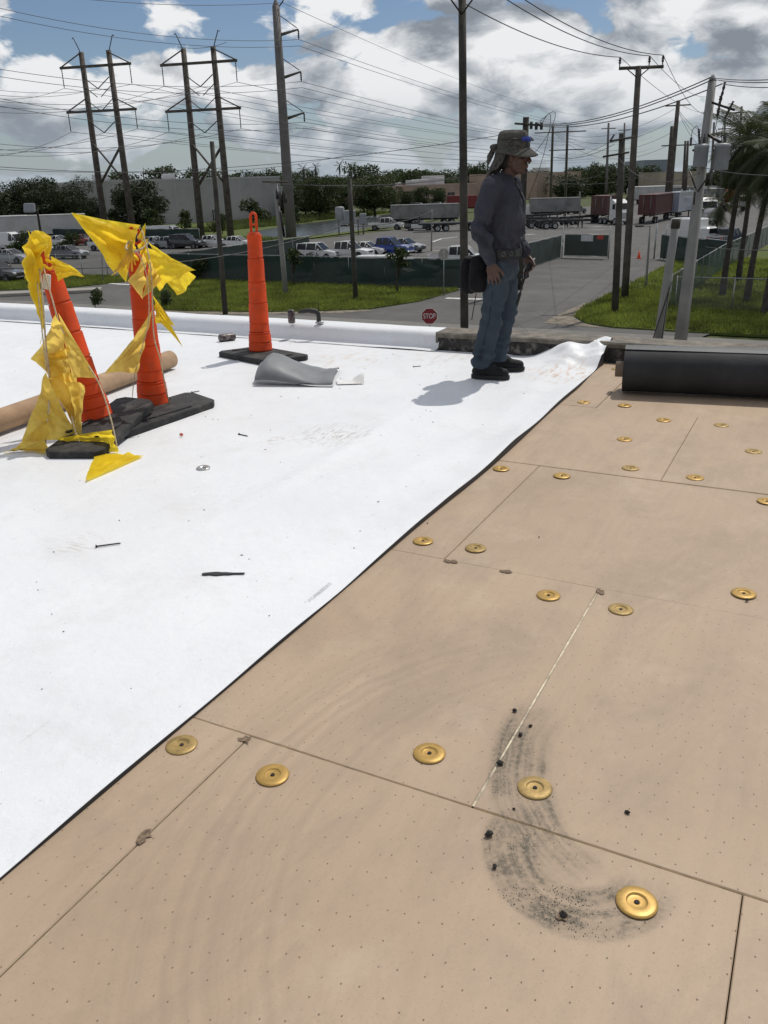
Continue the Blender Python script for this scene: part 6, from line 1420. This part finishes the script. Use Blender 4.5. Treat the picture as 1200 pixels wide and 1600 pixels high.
def tractor(u, v, head, mat, label, nose=True):
    root = empty('truck_tractor', W(u, v), head, label, 'truck', 'trucks in the yard')
    mb = MB(); prof = [(-1.1, 1.1), (-1.1, 3.55), (-.6, 3.75), (.55, 3.2), (1.0, 2.25)]+([(2.7, 2.05), (2.9, 1.7), (2.9, .75), (-1.1, .75)] if nose else [(1.25, 1.8), (1.25, .7), (-1.1, .7)])
    n = len(prof); mb.add([(x, -1.15, z) for x, z in prof]+[(x, 1.15, z) for x, z in prof], [tuple(range(n)), tuple(reversed(range(n, 2*n)))]+[(i, n+i, n+(i+1) % n, (i+1) % n) for i in range(n)]); mb.build('cab', mat, root)
    MB().add([(.60, -1.0, 3.15), (.60, 1.0, 3.15), (1.03, 1.0, 2.30), (1.03, -1.0, 2.30)], [(0, 1, 2, 3)]).build('windscreen', GLASS, root)
    for sg in (-1, 1): MB().add([(-.4, sg*1.16, 2.3), (.85, sg*1.16, 2.3), (.5, sg*1.16, 3.05), (-.4, sg*1.16, 3.05)], [(0, 1, 2, 3)]).build('side_window', GLASS, root); MB().tube([(-1.2, sg*1.0, .9), (-1.2, sg*1.0, 4.2)], .08, 8).build('exhaust_stack', CHROME, root); MB().box((.9, sg*1.45, 2.6), (.15, .25, .7), bev=.04).build('mirror', CHROME, root)
    fx = 2.92 if nose else 1.27
    MB().box((fx, 0, 1.4), (.06, 1.2 if nose else 1.5, .9), bev=.02).build('grille', CHROME, root); MB().box((fx+.06, 0, .65), (.3, 2.4, .38), bev=.08).build('bumper', CHROME, root)
    for sg in (-1, 1): MB().box((fx, sg*.92, 1.25), (.1, .3, .3), bev=.04).build('headlight', LAMP, root)
    MB().box((-2.6, 0, .85), (3.4, .9, .3)).build('chassis', TRIM, root); wheels(root, (1.9 if nose else .4, -2.2, -3.4), 1.0, .52, .4); return root
tractor(*(139.852, -30.290), R(-70), PW, 'white flat-nosed truck tractor between the two red containers', False)
tractor(*(142.949, -17.646), R(-98), PS, 'silver long-nosed truck with chrome grille right of the transformer pole')
tractor(*(187.881, -28.639), R(-150), PR_, 'dark red truck tractor in front of the grey trailer beyond the yard')
# mixer truck
mx = empty('mixer_truck', W(*(186.020, -19.157)), R(-70), 'orange concrete mixer truck with white letters on its drum behind the palms', 'truck', 'trucks in the yard')
MB().lathe([(.3, -3.2), (.9, -2.6), (1.25, -.8), (1.25, .6), (.7, 2.4), (.45, 3.0)], 22, Matrix.Translation((-1.2, 0, 2.75)) @ Matrix.Rotation(PI/2, 4, 'Y') @ Matrix.Rotation(-.18, 4, 'Y')).build('mixing_drum', M('mixer_orange', (.48, .10, .02), .5, var=.1, scale=1), mx)
MB().box((2.9, 0, 1.9), (1.9, 2.3, 2.0), bev=.2).build('cab', PW, mx); MB().box((3.87, 0, 2.3), (.06, 2.0, .8)).build('windscreen', GLASS, mx); MB().box((-.6, 0, .95), (7.6, 1.0, .35)).build('chassis', TRIM, mx); wheels(mx, (2.8, -1.8, -3.1), 1.0, .52, .4)
tm = text_mesh('RDT', 1.15, .01); lt = obj('drum_lettering', tm, SW, mx); lt.rotation_euler = (PI/2-.18, 0, PI/2*0); lt.location = (-1.3, -1.30, 2.95)
# white box van behind the right fence
bv = empty('box_van', W(*(99.205, -13.566)), R(-50), 'small white box van behind the fence just left of the transformer pole', 'van', 'vehicles in the truck yard')
MB().box((-.5, 0, 1.75), (3.4, 2.1, 2.2), bev=.12).build('cargo_box', PW, bv); MB().box((1.75, 0, 1.3), (1.2, 1.9, 1.4), bev=.15).build('cab', PW, bv); MB().box((2.36, 0, 1.6), (.04, 1.6, .5)).build('windscreen', GLASS, bv); wheels(bv, (1.6, -1.3), .9, .36)
# heap of bare trailer chassis
for i, (px, hd) in enumerate((((138.393, -43.233), .1), ((131.479, -39.028), .25), ((129.880, -36.376), .0), ((141.884, -37.441), .3), ((150.141, -45.771), -.2))):
    ch = empty('bare_chassis', W(*px), hd-.6+i*.35, ('leftmost dark bare chassis beside the worker', 'second dark bare chassis from the worker', 'nearest dark bare chassis of the heap, with big tyres', 'rightmost dark bare chassis beside the brown container', 'dark bare chassis stacked at the back of the heap')[i], 'chassis', 'bare container chassis')
    mb = MB()
    for sg in (-1, 1): mb.box((0, sg*.5, 1.1), (8, .16, .32))
    for k in range(7): mb.box((-3.6+k*1.2, 0, 1.1), (.14, 1.2, .2))
    for k in (-3.9, 0, 3.9): mb.box((k, 0, 1.18), (.22, 2.4, .2))
    mb.build('frame', TRIM, ch); wheels(ch, (-1.6, -2.9), .95, .5, .42); MB().box((2.6, .9, .55), (.16, .16, 1.0)).build('landing_leg', TRIM, ch); MB().box((2.6, -.9, .55), (.16, .16, 1.0)).build('landing_leg', TRIM, ch)
for i, px in enumerate(((271.553, -53.116), (276.254, -50.261))):
    tk = empty('tank_trailer', W(*px), R(20), ('left', 'right')[i]+' of two white tank trailers far behind the dark red container', 'trailer', 'trailers in the yards')
    MB().lathe([(0, -4.5), (.9, -4.4), (1.15, -4), (1.15, 4), (.9, 4.4), (0, 4.5)], 16, Matrix.Translation((0, 0, 2.6)) @ Matrix.Rotation(PI/2, 4, 'Y')).build('tank', TW, tk); wheels(tk, (-2.5, -3.7), 1, .5, .4); MB().box((0, 0, 1.2), (9, .9, .25)).build('chassis', TRIM, tk); MB().box((3, 0, .6), (.2, 1.6, 1.1)).build('landing_leg', TRIM, tk)
for i, px in enumerate(((370.502, -105.082), (379.864, -103.520), (374.142, -110.606), (363.964, -95.157))):
    car('sedan', (PW, PS, PG, PD)[i], *px, R(10*i), ('white', 'silver', 'grey', 'black')[i]+' car far behind the long dirty trailer, right of the worker', group='vehicles far beyond the yard')

for i, px in enumerate(((205.154, -97.478), (208.844, -96.652), (208.184, -93.624), (211.880, -92.545), (206.814, -87.334))):
    car(('sedan', 'suv')[i % 2], (PD, PG, PR_, PD, PW)[i], *px, R(-20), ('first dark', 'second grey', 'third dark red', 'fourth black', 'fifth white')[i]+' car from the left in front of the pink building', group='vehicles far beyond the yard')
trailer(*(194.296, -78.937), R(-8), 7, 2.6, M('shed_red', (.16, .02, .022), .6, var=.15, scale=.5), 'small red box trailer just left of the tall dark pole, before the pink building', 1.0)
for i, px in enumerate(((177.957, -55.685), (164.416, -53.469), (179.597, -47.779), (209.275, -49.645), (171.199, -27.174))):
    car(('pickup', 'van', 'suv', 'sedan', 'pickup')[i], (PD, PW, PG, PS, PW)[i], *px, R(-15+25*i), ('black pickup', 'white van', 'grey SUV', 'silver sedan', 'white pickup')[i]+' parked '+('behind the bare chassis by the worker', "just beside the worker's chest", 'at the right end of the dirty trailer', 'behind the brown container', 'right of the dark red container')[i], group='vehicles in the truck yard')

LEFT = 'vehicles in the left car park'
for kd, pt, px, lab in (('sedan', PS, (76.887, -88.152), 'silver car behind the leaning cone, in the near row of the left car park'), ('suv', PW, (83.456, -82.983), 'white SUV behind the knotted yellow flags'), ('sedan', PD, (95.281, -96.810), 'black car between the two flagged cones, right of the dark red car'),
                        ('sedan', PW, (90.156, -71.217), 'white car between the legs of the right H-frame pylon'), ('pickup', PG, (98.149, -93.752), 'grey pickup behind the flag knot, in the far row'), ('suv', PW, (91.893, -104.987), 'white SUV in the far row beside the floodlight post'), ('sedan', PG, (96.120, -88.664), 'grey car in the far row right of the flag knot'), ('van', PW, (97.703, -85.275), 'white van in the far row of the left car park')):
    car(kd, pt, *px, H+.2, lab, group=LEFT)

# ---------------------------------------------------------------- trees and plants
def leaf_mat(name, c0, c1, trans=.3):
    m = bpy.data.materials.new(name); m.use_nodes = True; t = NT(m.node_tree); t.n.clear(); out = t.new('ShaderNodeOutputMaterial')
    p = t.new('ShaderNodeNewGeometry').outputs['Position']; rd = t.new('ShaderNodeObjectInfo').outputs['Random']
    c = t.ramp(t.noise(p, .45, 5, .7), [(.3, c0), (.7, c1)]); c = t.mix(t.math('MULTIPLY', rd, .45), c, tuple(x*.62 for x in c0))
    d = t.new('ShaderNodeBsdfPrincipled', ins={'Base Color': c, 'Roughness': .6}); d.inputs['Specular IOR Level'].default_value = .3
    tr = t.new('ShaderNodeBsdfTranslucent', ins={0: c}); mx = t.new('ShaderNodeMixShader', ins={1: d.outputs[0], 2: tr.outputs[0]}); mx.inputs[0].default_value = trans
    t.l.new(mx.outputs[0], out.inputs[0]); return m
LEAF = leaf_mat('leaf_dark', (.018, .030, .011), (.040, .058, .020), .2); LEAF2 = leaf_mat('leaf_mid', (.030, .047, .014), (.062, .086, .026), .25); PALM = leaf_mat('palm_leaf', (.028, .040, .014), (.066, .080, .028), .3); PALMD = leaf_mat('palm_dead_leaf', (.10, .085, .05), (.17, .14, .085), .2)
BARK = M('bark', (.05, .043, .036), .95, var=.3, scale=3, bump=.8, bscale=14)
def leaves(blobs, n, size, seed, fill=.45):
    q = np.random.default_rng(seed); vol = np.array([b_[3]*b_[4]*b_[5] for b_ in blobs])**.75; vol = vol/vol.sum(); C = []
    for b_, f in zip(blobs, vol):
        k = max(8, int(n*f)); d = q.normal(size=(k, 3)); d /= np.linalg.norm(d, axis=1)[:, None]; r_ = q.uniform(fill, 1.0, k)**.6
        d *= (1+.28*np.sin(d[:, :1]*5+b_[0])*np.cos(d[:, 1:2]*6+b_[1])); C.append(np.array(b_[:3])+d*r_[:, None]*np.array(b_[3:6]))
    C = np.concatenate(C); k = len(C); a = q.normal(size=(k, 3)); a /= np.linalg.norm(a, axis=1)[:, None]; b2 = np.cross(a, q.normal(size=(k, 3))); b2 /= np.linalg.norm(b2, axis=1)[:, None]
    s_ = size*q.uniform(.55, 1.3, (k, 1)); V_ = np.stack([C-a*s_, C+b2*s_*.5, C+a*s_, C-b2*s_*.5], 1).reshape(-1, 3); return V_
def leaf_mesh(name, V_, mat):
    n = len(V_)//4; me = bpy.data.meshes.new(name); me.vertices.add(len(V_)); me.vertices.foreach_set('co', V_.ravel().astype('f')); me.loops.add(n*4); me.loops.foreach_set('vertex_index', np.arange(n*4, dtype='i'))
    me.polygons.add(n); me.polygons.foreach_set('loop_start', np.arange(0, n*4, 4, dtype='i')); me.update(); me.validate(); me.materials.append(mat); return me
def blobs_for(q, w, h, base, k):
    out = []
    for i in range(k):
        a = q.uniform(0, 2*PI); rr = w*.5*math.sqrt(q.random())*.78; z = base+(h-base)*q.uniform(.12, .88); s_ = w*q.uniform(.13, .25)*(1.15-.5*abs((z-base)/(h-base)-.45)); out.append((rr*math.cos(a), rr*math.sin(a), z, s_, s_, s_*q.uniform(.6, .85)))
    return out
def tree_meshes(seed, w, h, base, n, size, mat, k=16):
    q = random.Random(seed); bl = blobs_for(q, w, h, base, k); cm = leaf_mesh('crown', leaves(bl, n, size, seed), mat)
    t_ = MB(); top = h*.55; t_.tube([(0, 0, -.2), (.1*q.uniform(-1, 1), .1, top*.5), (.3*q.uniform(-1, 1), 0, top)], [h*.028, h*.02, h*.012], 8)
    for b_ in bl[:7]: t_.tube([(0, 0, top*q.uniform(.5, .95)), ((b_[0])*.5, b_[1]*.5, (top+b_[2])*.5), b_[:3]], [h*.011, h*.007, h*.003], 5)
    return cm, t_.mesh('trunk', BARK)
def place_tree(ms, loc, rz, sc, label, cat='tree', group=None, name='broadleaf_tree'):
    o = empty(name, loc, rz, label, cat, group); o.scale = sc if isinstance(sc, tuple) else (sc,)*3; inst('crown', ms[0], o); inst('trunk', ms[1], o); return o
TA = tree_meshes(1, 13, 13.5, 1.0, 20000, .24, LEAF, 34); TB = tree_meshes(2, 15, 15, .8, 22000, .25, LEAF, 38); TC = tree_meshes(3, 9, 10.5, .4, 14000, .21, LEAF, 28)
for (ms, g, rz, sc, lab) in ((TB, (-69.210, 170.754, -6.100), .3, (.85, .8, .56), 'broad dark tree at the left picture edge behind the white trailers'), (TA, (-77.873, 174.955, -6.100), 2, (.8, .8, .62), 'dark tree cut by the left picture edge'), (TA, (-65.431, 173.297, -6.100), 1, (.86, .86, .74), 'tall round dark tree left of the left H-frame pylon'), (TB, (-57.883, 167.376, -6.100), 2.4, (.68, .7, .60), 'dark tree whose crown reaches the left H-frame pylon'),
                         (TC, (-44.101, 162.690, -6.100), .4, (1.15, 1.15, .84), 'dense dark tree in front of the warehouse wall'), (TC, (-59.922, 166.250, -6.100), 2.2, (1.1, 1.1, .70), 'lower dark tree filling the gap behind the white trailers'), (TC, (-52.568, 160.654, -6.100), 2.9, (.7, .7, .6), 'low dark tree right of the white trailers')):
    place_tree(ms, g, rz, sc, lab, group='trees by the left car park')
TD = tree_meshes(4, 8, 8.5, .4, 11000, .20, LEAF2, 24)
for (g, rz, sc, lab) in (((-11.898, 187.985, -6.100), .2, 1.0, 'rounded tree on the canal bank right of the monopole'), ((-15.855, 200.402, -6.100), 1.2, .9, 'tree on the canal bank just right of the monopole foot'), ((-0.155, 200.341, -6.100), 2.2, (1.3, 1.3, 1.02), 'big bushy tree at the far end of the canal'), ((-8.376, 202.425, -6.100), .9, (1.1, 1.1, .8), 'tree between the monopole and the dark wooden pole'), ((3.633, 217.509, -6.100), 1.8, .7, 'small tree left of the pink building'), ((12.671, 239.256, -6.100), .7, .65, 'small tree against the pink building wall'), ((7.946, 232.821, -6.100), 2.7, .55, 'shrubby little tree in front of the pink building'), ((17.494, 246.206, -6.100), 2.7, .6, 'small round tree at the right half of the pink building'), ((-18.746, 195.554, -6.100), 2.0, .7, 'small tree left of the monopole foot')):
    place_tree(TD, g, rz, sc, lab, group='trees along the canal')
TE = tree_meshes(5, 2.6, 2.4, .1, 700, .17, LEAF2, 9)
for (g, sc, lab) in (((-46.859, 159.916, -6.100), 1.6, 'shrub left of the right leg of the left H-frame pylon'), ((-37.879, 151.722, -6.100), 1.7, 'shrub at the foot of the dense tree by the warehouse'), ((-32.617, 153.010, -6.100), 1.5, 'upright shrub left of the right H-frame pylon'), ((-24.959, 142.096, -6.100), 1.3, 'shrub between the legs of the right H-frame pylon'), ((-23.145, 169.864, -6.100), 2.0, 'bright shrub right of the upright cone handle'), ((-14.931, 167.736, -6.100), 1.5, 'shrub on the bank by the monopole foot'), ((-36.715, 104.374, -6.100), 1.1, 'sapling among the left parked cars'), ((-42.069, 104.329, -6.100), 1.2, 'sapling left of the leaning cone'),
                   ((-18.904, 57.014, -6.100), .55, 'small dark weed bush just beyond the parapet left of the flag knot'), ((-14.051, 56.069, -6.100), .5, 'small weed bush just beyond the parapet right of the flag knot'), ((-6.001, 73.589, -6.100), .8, 'shrub behind the screened fence by the cable-box pole'), ((-15.093, 71.967, -6.100), .8, 'thin shrub in front of the fence by the plain wooden pole')):
    place_tree(TE, g, sc*3, sc, lab, 'shrub', 'shrubs in the lots', 'shrub')
TS = tree_meshes(6, 1.7, 3.4, .7, 420, .15, LEAF2, 9)
for (g, sc, lab) in (((1.425, 60.312, -6.100), 1.0, 'young sapling in front of the screened fence'), ((-6.445, 66.338, -6.100), .9, 'young sapling right of the cable-box pole')): place_tree(TS, g, sc, sc, lab, 'sapling', 'saplings on the verge', 'sapling')
# far tree line: four crowns, copied
FT = [tree_meshes(10+i, 15, (11, 13, 10, 12)[i], .3, 5200, .42, (LEAF, LEAF2)[i % 2], 22) for i in range(4)]
q = random.Random(21); BASEPX = []
far_list = [
(-79.2, 289.7, 0.83, "above the warehouse roof"),
(-75.8, 289.6, 0.80, "above the warehouse roof"),
(-72.3, 278.6, 0.79, "above the warehouse roof"),
(-72.7, 296.0, 0.90, "above the warehouse roof"),
(-64.1, 269.9, 0.82, "above the warehouse roof"),
(-68.1, 300.8, 0.88, "above the warehouse roof"),
(-77.4, 355.0, 0.84, "above the warehouse roof"),
(-72.4, 347.8, 0.92, "above the warehouse roof"),
(-59.4, 307.6, 0.89, "above the warehouse roof"),
(-56.2, 312.6, 0.86, "above the warehouse roof"),
(-59.1, 352.3, 0.88, "above the warehouse roof"),
(-52.2, 332.4, 0.79, "above the warehouse roof"),
(-54.4, 356.5, 0.80, "above the warehouse roof"),
(-47.7, 353.6, 0.85, "above the warehouse roof"),
(-40.0, 310.0, 0.84, "above the warehouse roof"),
(-38.4, 318.1, 0.77, "above the warehouse roof"),
(-37.6, 340.7, 0.82, "above the warehouse roof"),
(-33.8, 347.3, 0.80, "behind the canal, right of the monopole"),
(-28.8, 323.7, 0.75, "behind the canal, right of the monopole"),
(-29.4, 358.3, 0.86, "behind the canal, right of the monopole"),
(-24.1, 349.1, 0.85, "behind the canal, right of the monopole"),
(-19.0, 315.6, 0.74, "behind the canal, right of the monopole"),
(-16.7, 293.3, 0.78, "behind the canal, right of the monopole"),
(-12.7, 303.8, 0.71, "behind the canal, right of the monopole"),
(-12.0, 355.9, 0.78, "behind the canal, right of the monopole"),
(-9.5, 326.7, 0.71, "behind the canal, right of the monopole"),
(-7.6, 342.4, 0.70, "behind the canal, right of the monopole"),
(-2.5, 292.6, 0.66, "behind the canal, right of the monopole"),
(-1.6, 313.9, 0.71, "behind the canal, right of the monopole"),
(2.8, 313.8, 0.66, "behind the canal, right of the monopole"),
(-4.8, 345.0, 0.93, "above the pink building"),
(-2.7, 326.3, 0.95, "above the pink building"),
(1.2, 399.7, 1.02, "above the pink building"),
(2.8, 398.9, 0.90, "above the pink building"),
(5.9, 339.0, 0.83, "above the pink building"),
(10.0, 356.5, 0.88, "above the pink building"),
(12.3, 393.3, 1.04, "above the pink building"),
(16.3, 387.1, 0.99, "above the pink building"),
(20.4, 396.0, 0.83, "above the pink building"),
(19.7, 328.5, 0.83, "above the pink building"),
(24.8, 387.6, 0.92, "above the pink building"),
(29.6, 399.9, 0.75, "above the pink building"),
(30.4, 356.3, 0.82, "above the pink building"),
(32.9, 358.3, 0.88, "above the pink building"),
(32.4, 331.7, 0.83, "above the pink building"),
(43.5, 396.8, 0.79, "above the pink building"),
(7.3, 453.8, 0.98, "above the pink building"),
(12.8, 498.2, 0.86, "above the pink building"),
(19.0, 498.6, 0.86, "above the pink building"),
(25.7, 486.4, 0.84, "above the pink building"),
(30.1, 490.4, 0.93, "above the pink building"),
(36.8, 497.0, 0.84, "above the pink building"),
(43.2, 514.6, 0.85, "above the pink building"),
(41.4, 421.2, 0.81, "above the pink building"),
(37.6, 353.7, 0.85, "behind the worker and the peach building"),
(42.3, 351.8, 0.77, "behind the worker and the peach building"),
(44.3, 351.5, 0.77, "behind the worker and the peach building"),
(45.7, 328.0, 0.73, "behind the worker and the peach building"),
(53.1, 355.1, 0.71, "behind the worker and the peach building"),
(54.5, 341.5, 0.79, "behind the worker and the peach building"),
(59.9, 366.9, 0.71, "behind the worker and the peach building"),
(62.3, 355.3, 0.75, "behind the worker and the peach building"),
(58.6, 313.7, 0.71, "behind the worker and the peach building"),
(69.0, 353.2, 0.79, "behind the worker and the peach building"),
(74.3, 362.0, 0.75, "behind the worker and the peach building"),
(65.2, 302.2, 0.80, "behind the worker and the peach building"),
(78.5, 352.0, 0.82, "behind the worker and the peach building"),
(89.5, 383.1, 0.93, "behind the red containers"),
(82.5, 342.6, 0.88, "behind the red containers"),
(86.8, 351.7, 0.86, "behind the red containers"),
(82.7, 323.6, 0.77, "behind the red containers"),
(101.0, 381.2, 0.77, "behind the red containers"),
(111.8, 410.3, 0.93, "behind the red containers"),
(98.1, 347.9, 0.78, "behind the red containers"),
(116.2, 403.1, 0.82, "behind the red containers"),
(112.9, 381.4, 0.87, "behind the red containers"),
(111.6, 360.5, 0.69, "behind the transformer pole and the palms"),
(130.9, 403.7, 0.72, "behind the transformer pole and the palms"),
(129.6, 387.8, 0.71, "behind the transformer pole and the palms"),
(130.2, 383.6, 0.68, "behind the transformer pole and the palms"),
(149.3, 417.1, 0.66, "behind the transformer pole and the palms"),
(149.3, 410.4, 0.76, "behind the transformer pole and the palms"),
(142.0, 380.9, 0.64, "behind the transformer pole and the palms"),
(148.6, 386.7, 0.59, "behind the transformer pole and the palms"),
(146.7, 368.9, 0.68, "behind the transformer pole and the palms"),
(170.4, 417.5, 0.66, "behind the transformer pole and the palms"),
(175.4, 412.2, 0.61, "behind the transformer pole and the palms"),
(180.0, 418.3, 0.62, "behind the transformer pole and the palms"),
(158.9, 358.7, 0.54, "behind the transformer pole and the palms"),
(161.9, 355.8, 0.60, "behind the transformer pole and the palms"),
(68.9, 373.5, 0.56, "behind the worker and the peach building"),
(76.6, 384.7, 0.48, "behind the worker and the peach building"),
(76.8, 367.3, 0.58, "behind the worker and the peach building"),
(89.0, 384.7, 0.57, "behind the worker and the peach building"),
(80.9, 340.8, 0.44, "behind the worker and the peach building")
]
for (x, y, s_, where) in far_list:
    place_tree(FT[q.randrange(4)], (x, y, GZ), q.uniform(0, 6), (s_*q.uniform(1, 1.5), s_*q.uniform(1, 1.4), s_*q.uniform(.8, 1.12)), 'dark tree in the unbroken far tree line '+where, group='far tree line', name='far_tree')
# cabbage-palm heads on the left skyline
def frond_mesh(L, droop, nl, lw, ll, mat, seed):
    q = random.Random(seed); mb = MB(); pts = []
    for i in range(11):
        f = i/10; pts.append(Vector((L*f*(1-.12*droop*f), 0, -L*droop*f*f*.62)))
    mb.tube(pts, [.035*(1-.85*i/10) for i in range(11)], 4, smooth=False)
    for i in range(nl):
        f = .18+.82*i/nl; k = f*10; a = int(min(k, 9)); p = pts[a].lerp(pts[a+1], k-a); t_ = (pts[a+1]-pts[a]).normalized()
        le = ll*(math.sin(PI*(f*.86+.1))**.6)*q.uniform(.8, 1.1)
        for sg in (-1, 1):
            d = (Vector((0, sg, 0))*.85+t_*.62+Vector((0, 0, -.35-.3*q.random()))).normalized(); e = p+d*le+Vector((0, 0, -.18*le)); w = t_*lw
            m_ = p+d*le*.5; mb.add([p-w*.4, m_-w*.5, e, m_+w*.5, p+w*.4], [(0, 1, 2, 3, 4)] if sg > 0 else [(4, 3, 2, 1, 0)])
    return mb.mesh('frond', mat)
FRM = [frond_mesh(2.8, .7, 46, .040, .85, PALM, 1), frond_mesh(2.7, 1.1, 46, .040, .85, PALM, 2), frond_mesh(2.6, 1.6, 44, .040, .8, PALM, 3), frond_mesh(2.6, 2.0, 34, .04, .75, PALMD, 4)]
def palm(base, H_, lean, label, n=34, sc=1.0, seed=0, group='palms on the right lawn', r0=.18):
    q = random.Random(seed); root = empty('palm_tree', base, 0, label, 'palm tree', group); top = Vector((lean[0], lean[1], H_)); pts = [Vector((0, 0, -.2)), Vector((0, 0, .25))]+[Vector((lean[0]*f*f, lean[1]*f*f, H_*f)) for f in (.25, .5, .75, 1)]
    MB().tube(pts, [r0*1.9, r0*1.25, r0*.95, r0*.85, r0*.8, r0*.85], 12).build('trunk', BARK, root)
    MB().lathe([(r0*.8, -1.2), (r0*1.5, -.6), (r0*1.3, 0), (0, .25)], 10, Matrix.Translation(top)).build('boot_jacket', BARK, root)
    for i in range(n):
        f = i/n; el = R(72)-R(150)*f**.9; m_ = FRM[0] if f < .3 else FRM[1] if f < .6 else FRM[2] if f < .85 else FRM[3]
        o = inst('frond', m_, root, top+Vector((0, 0, -.9*f)), 0, sc*q.uniform(.8, 1.12)); o.rotation_euler = (q.uniform(-.3, .3), -el, i*2.4+q.uniform(-.3, .3))
    return root
palm((21.833, 53.899, -6.100), 9.3, (.5, .3), 'palm just right of the transformer pole, leftmost of the lawn palms', 42, 1.05, 1)
palm((22.134, 50.900, -6.100), 9.0, (.75, .2), 'palm with a swollen trunk foot in the middle of the lawn palms', 42, 1.05, 2)
palm((25.914, 61.455, -6.100), 9.8, (.3, .5), 'palm furthest back between the two nearer palm trunks', 38, 1.1, 3)
palm((21.193, 46.256, -6.100), 8.6, (.9, 0), 'palm at the right picture edge, nearest of the lawn palms', 42, 1.05, 4)
palm((26.384, 56.152, -6.100), 9.3, (.3, 0), 'palm mostly outside the right picture edge', 28, 1.1, 5)
palm((40.576, 104.216, -6.100), 4.2, (.2, 0), 'short bushy palm with pale fronds beyond the fence', 26, .95, 6, 'palms on the right lawn', .16)
for i, (g, h) in enumerate((((-11.656, 301.549, -6.100), 12.5), ((-19.215, 293.823, -6.100), 12.0), ((-22.966, 290.211, -6.100), 11.6))):
    palm(g, h, (0, 0), ('tall slim palm on the skyline left of the dark wooden pole', 'slim palm on the skyline above the canal trees', 'slim palm on the skyline just right of the monopole')[i], 16, .8, 30+i, 'palms on the far skyline', .16)
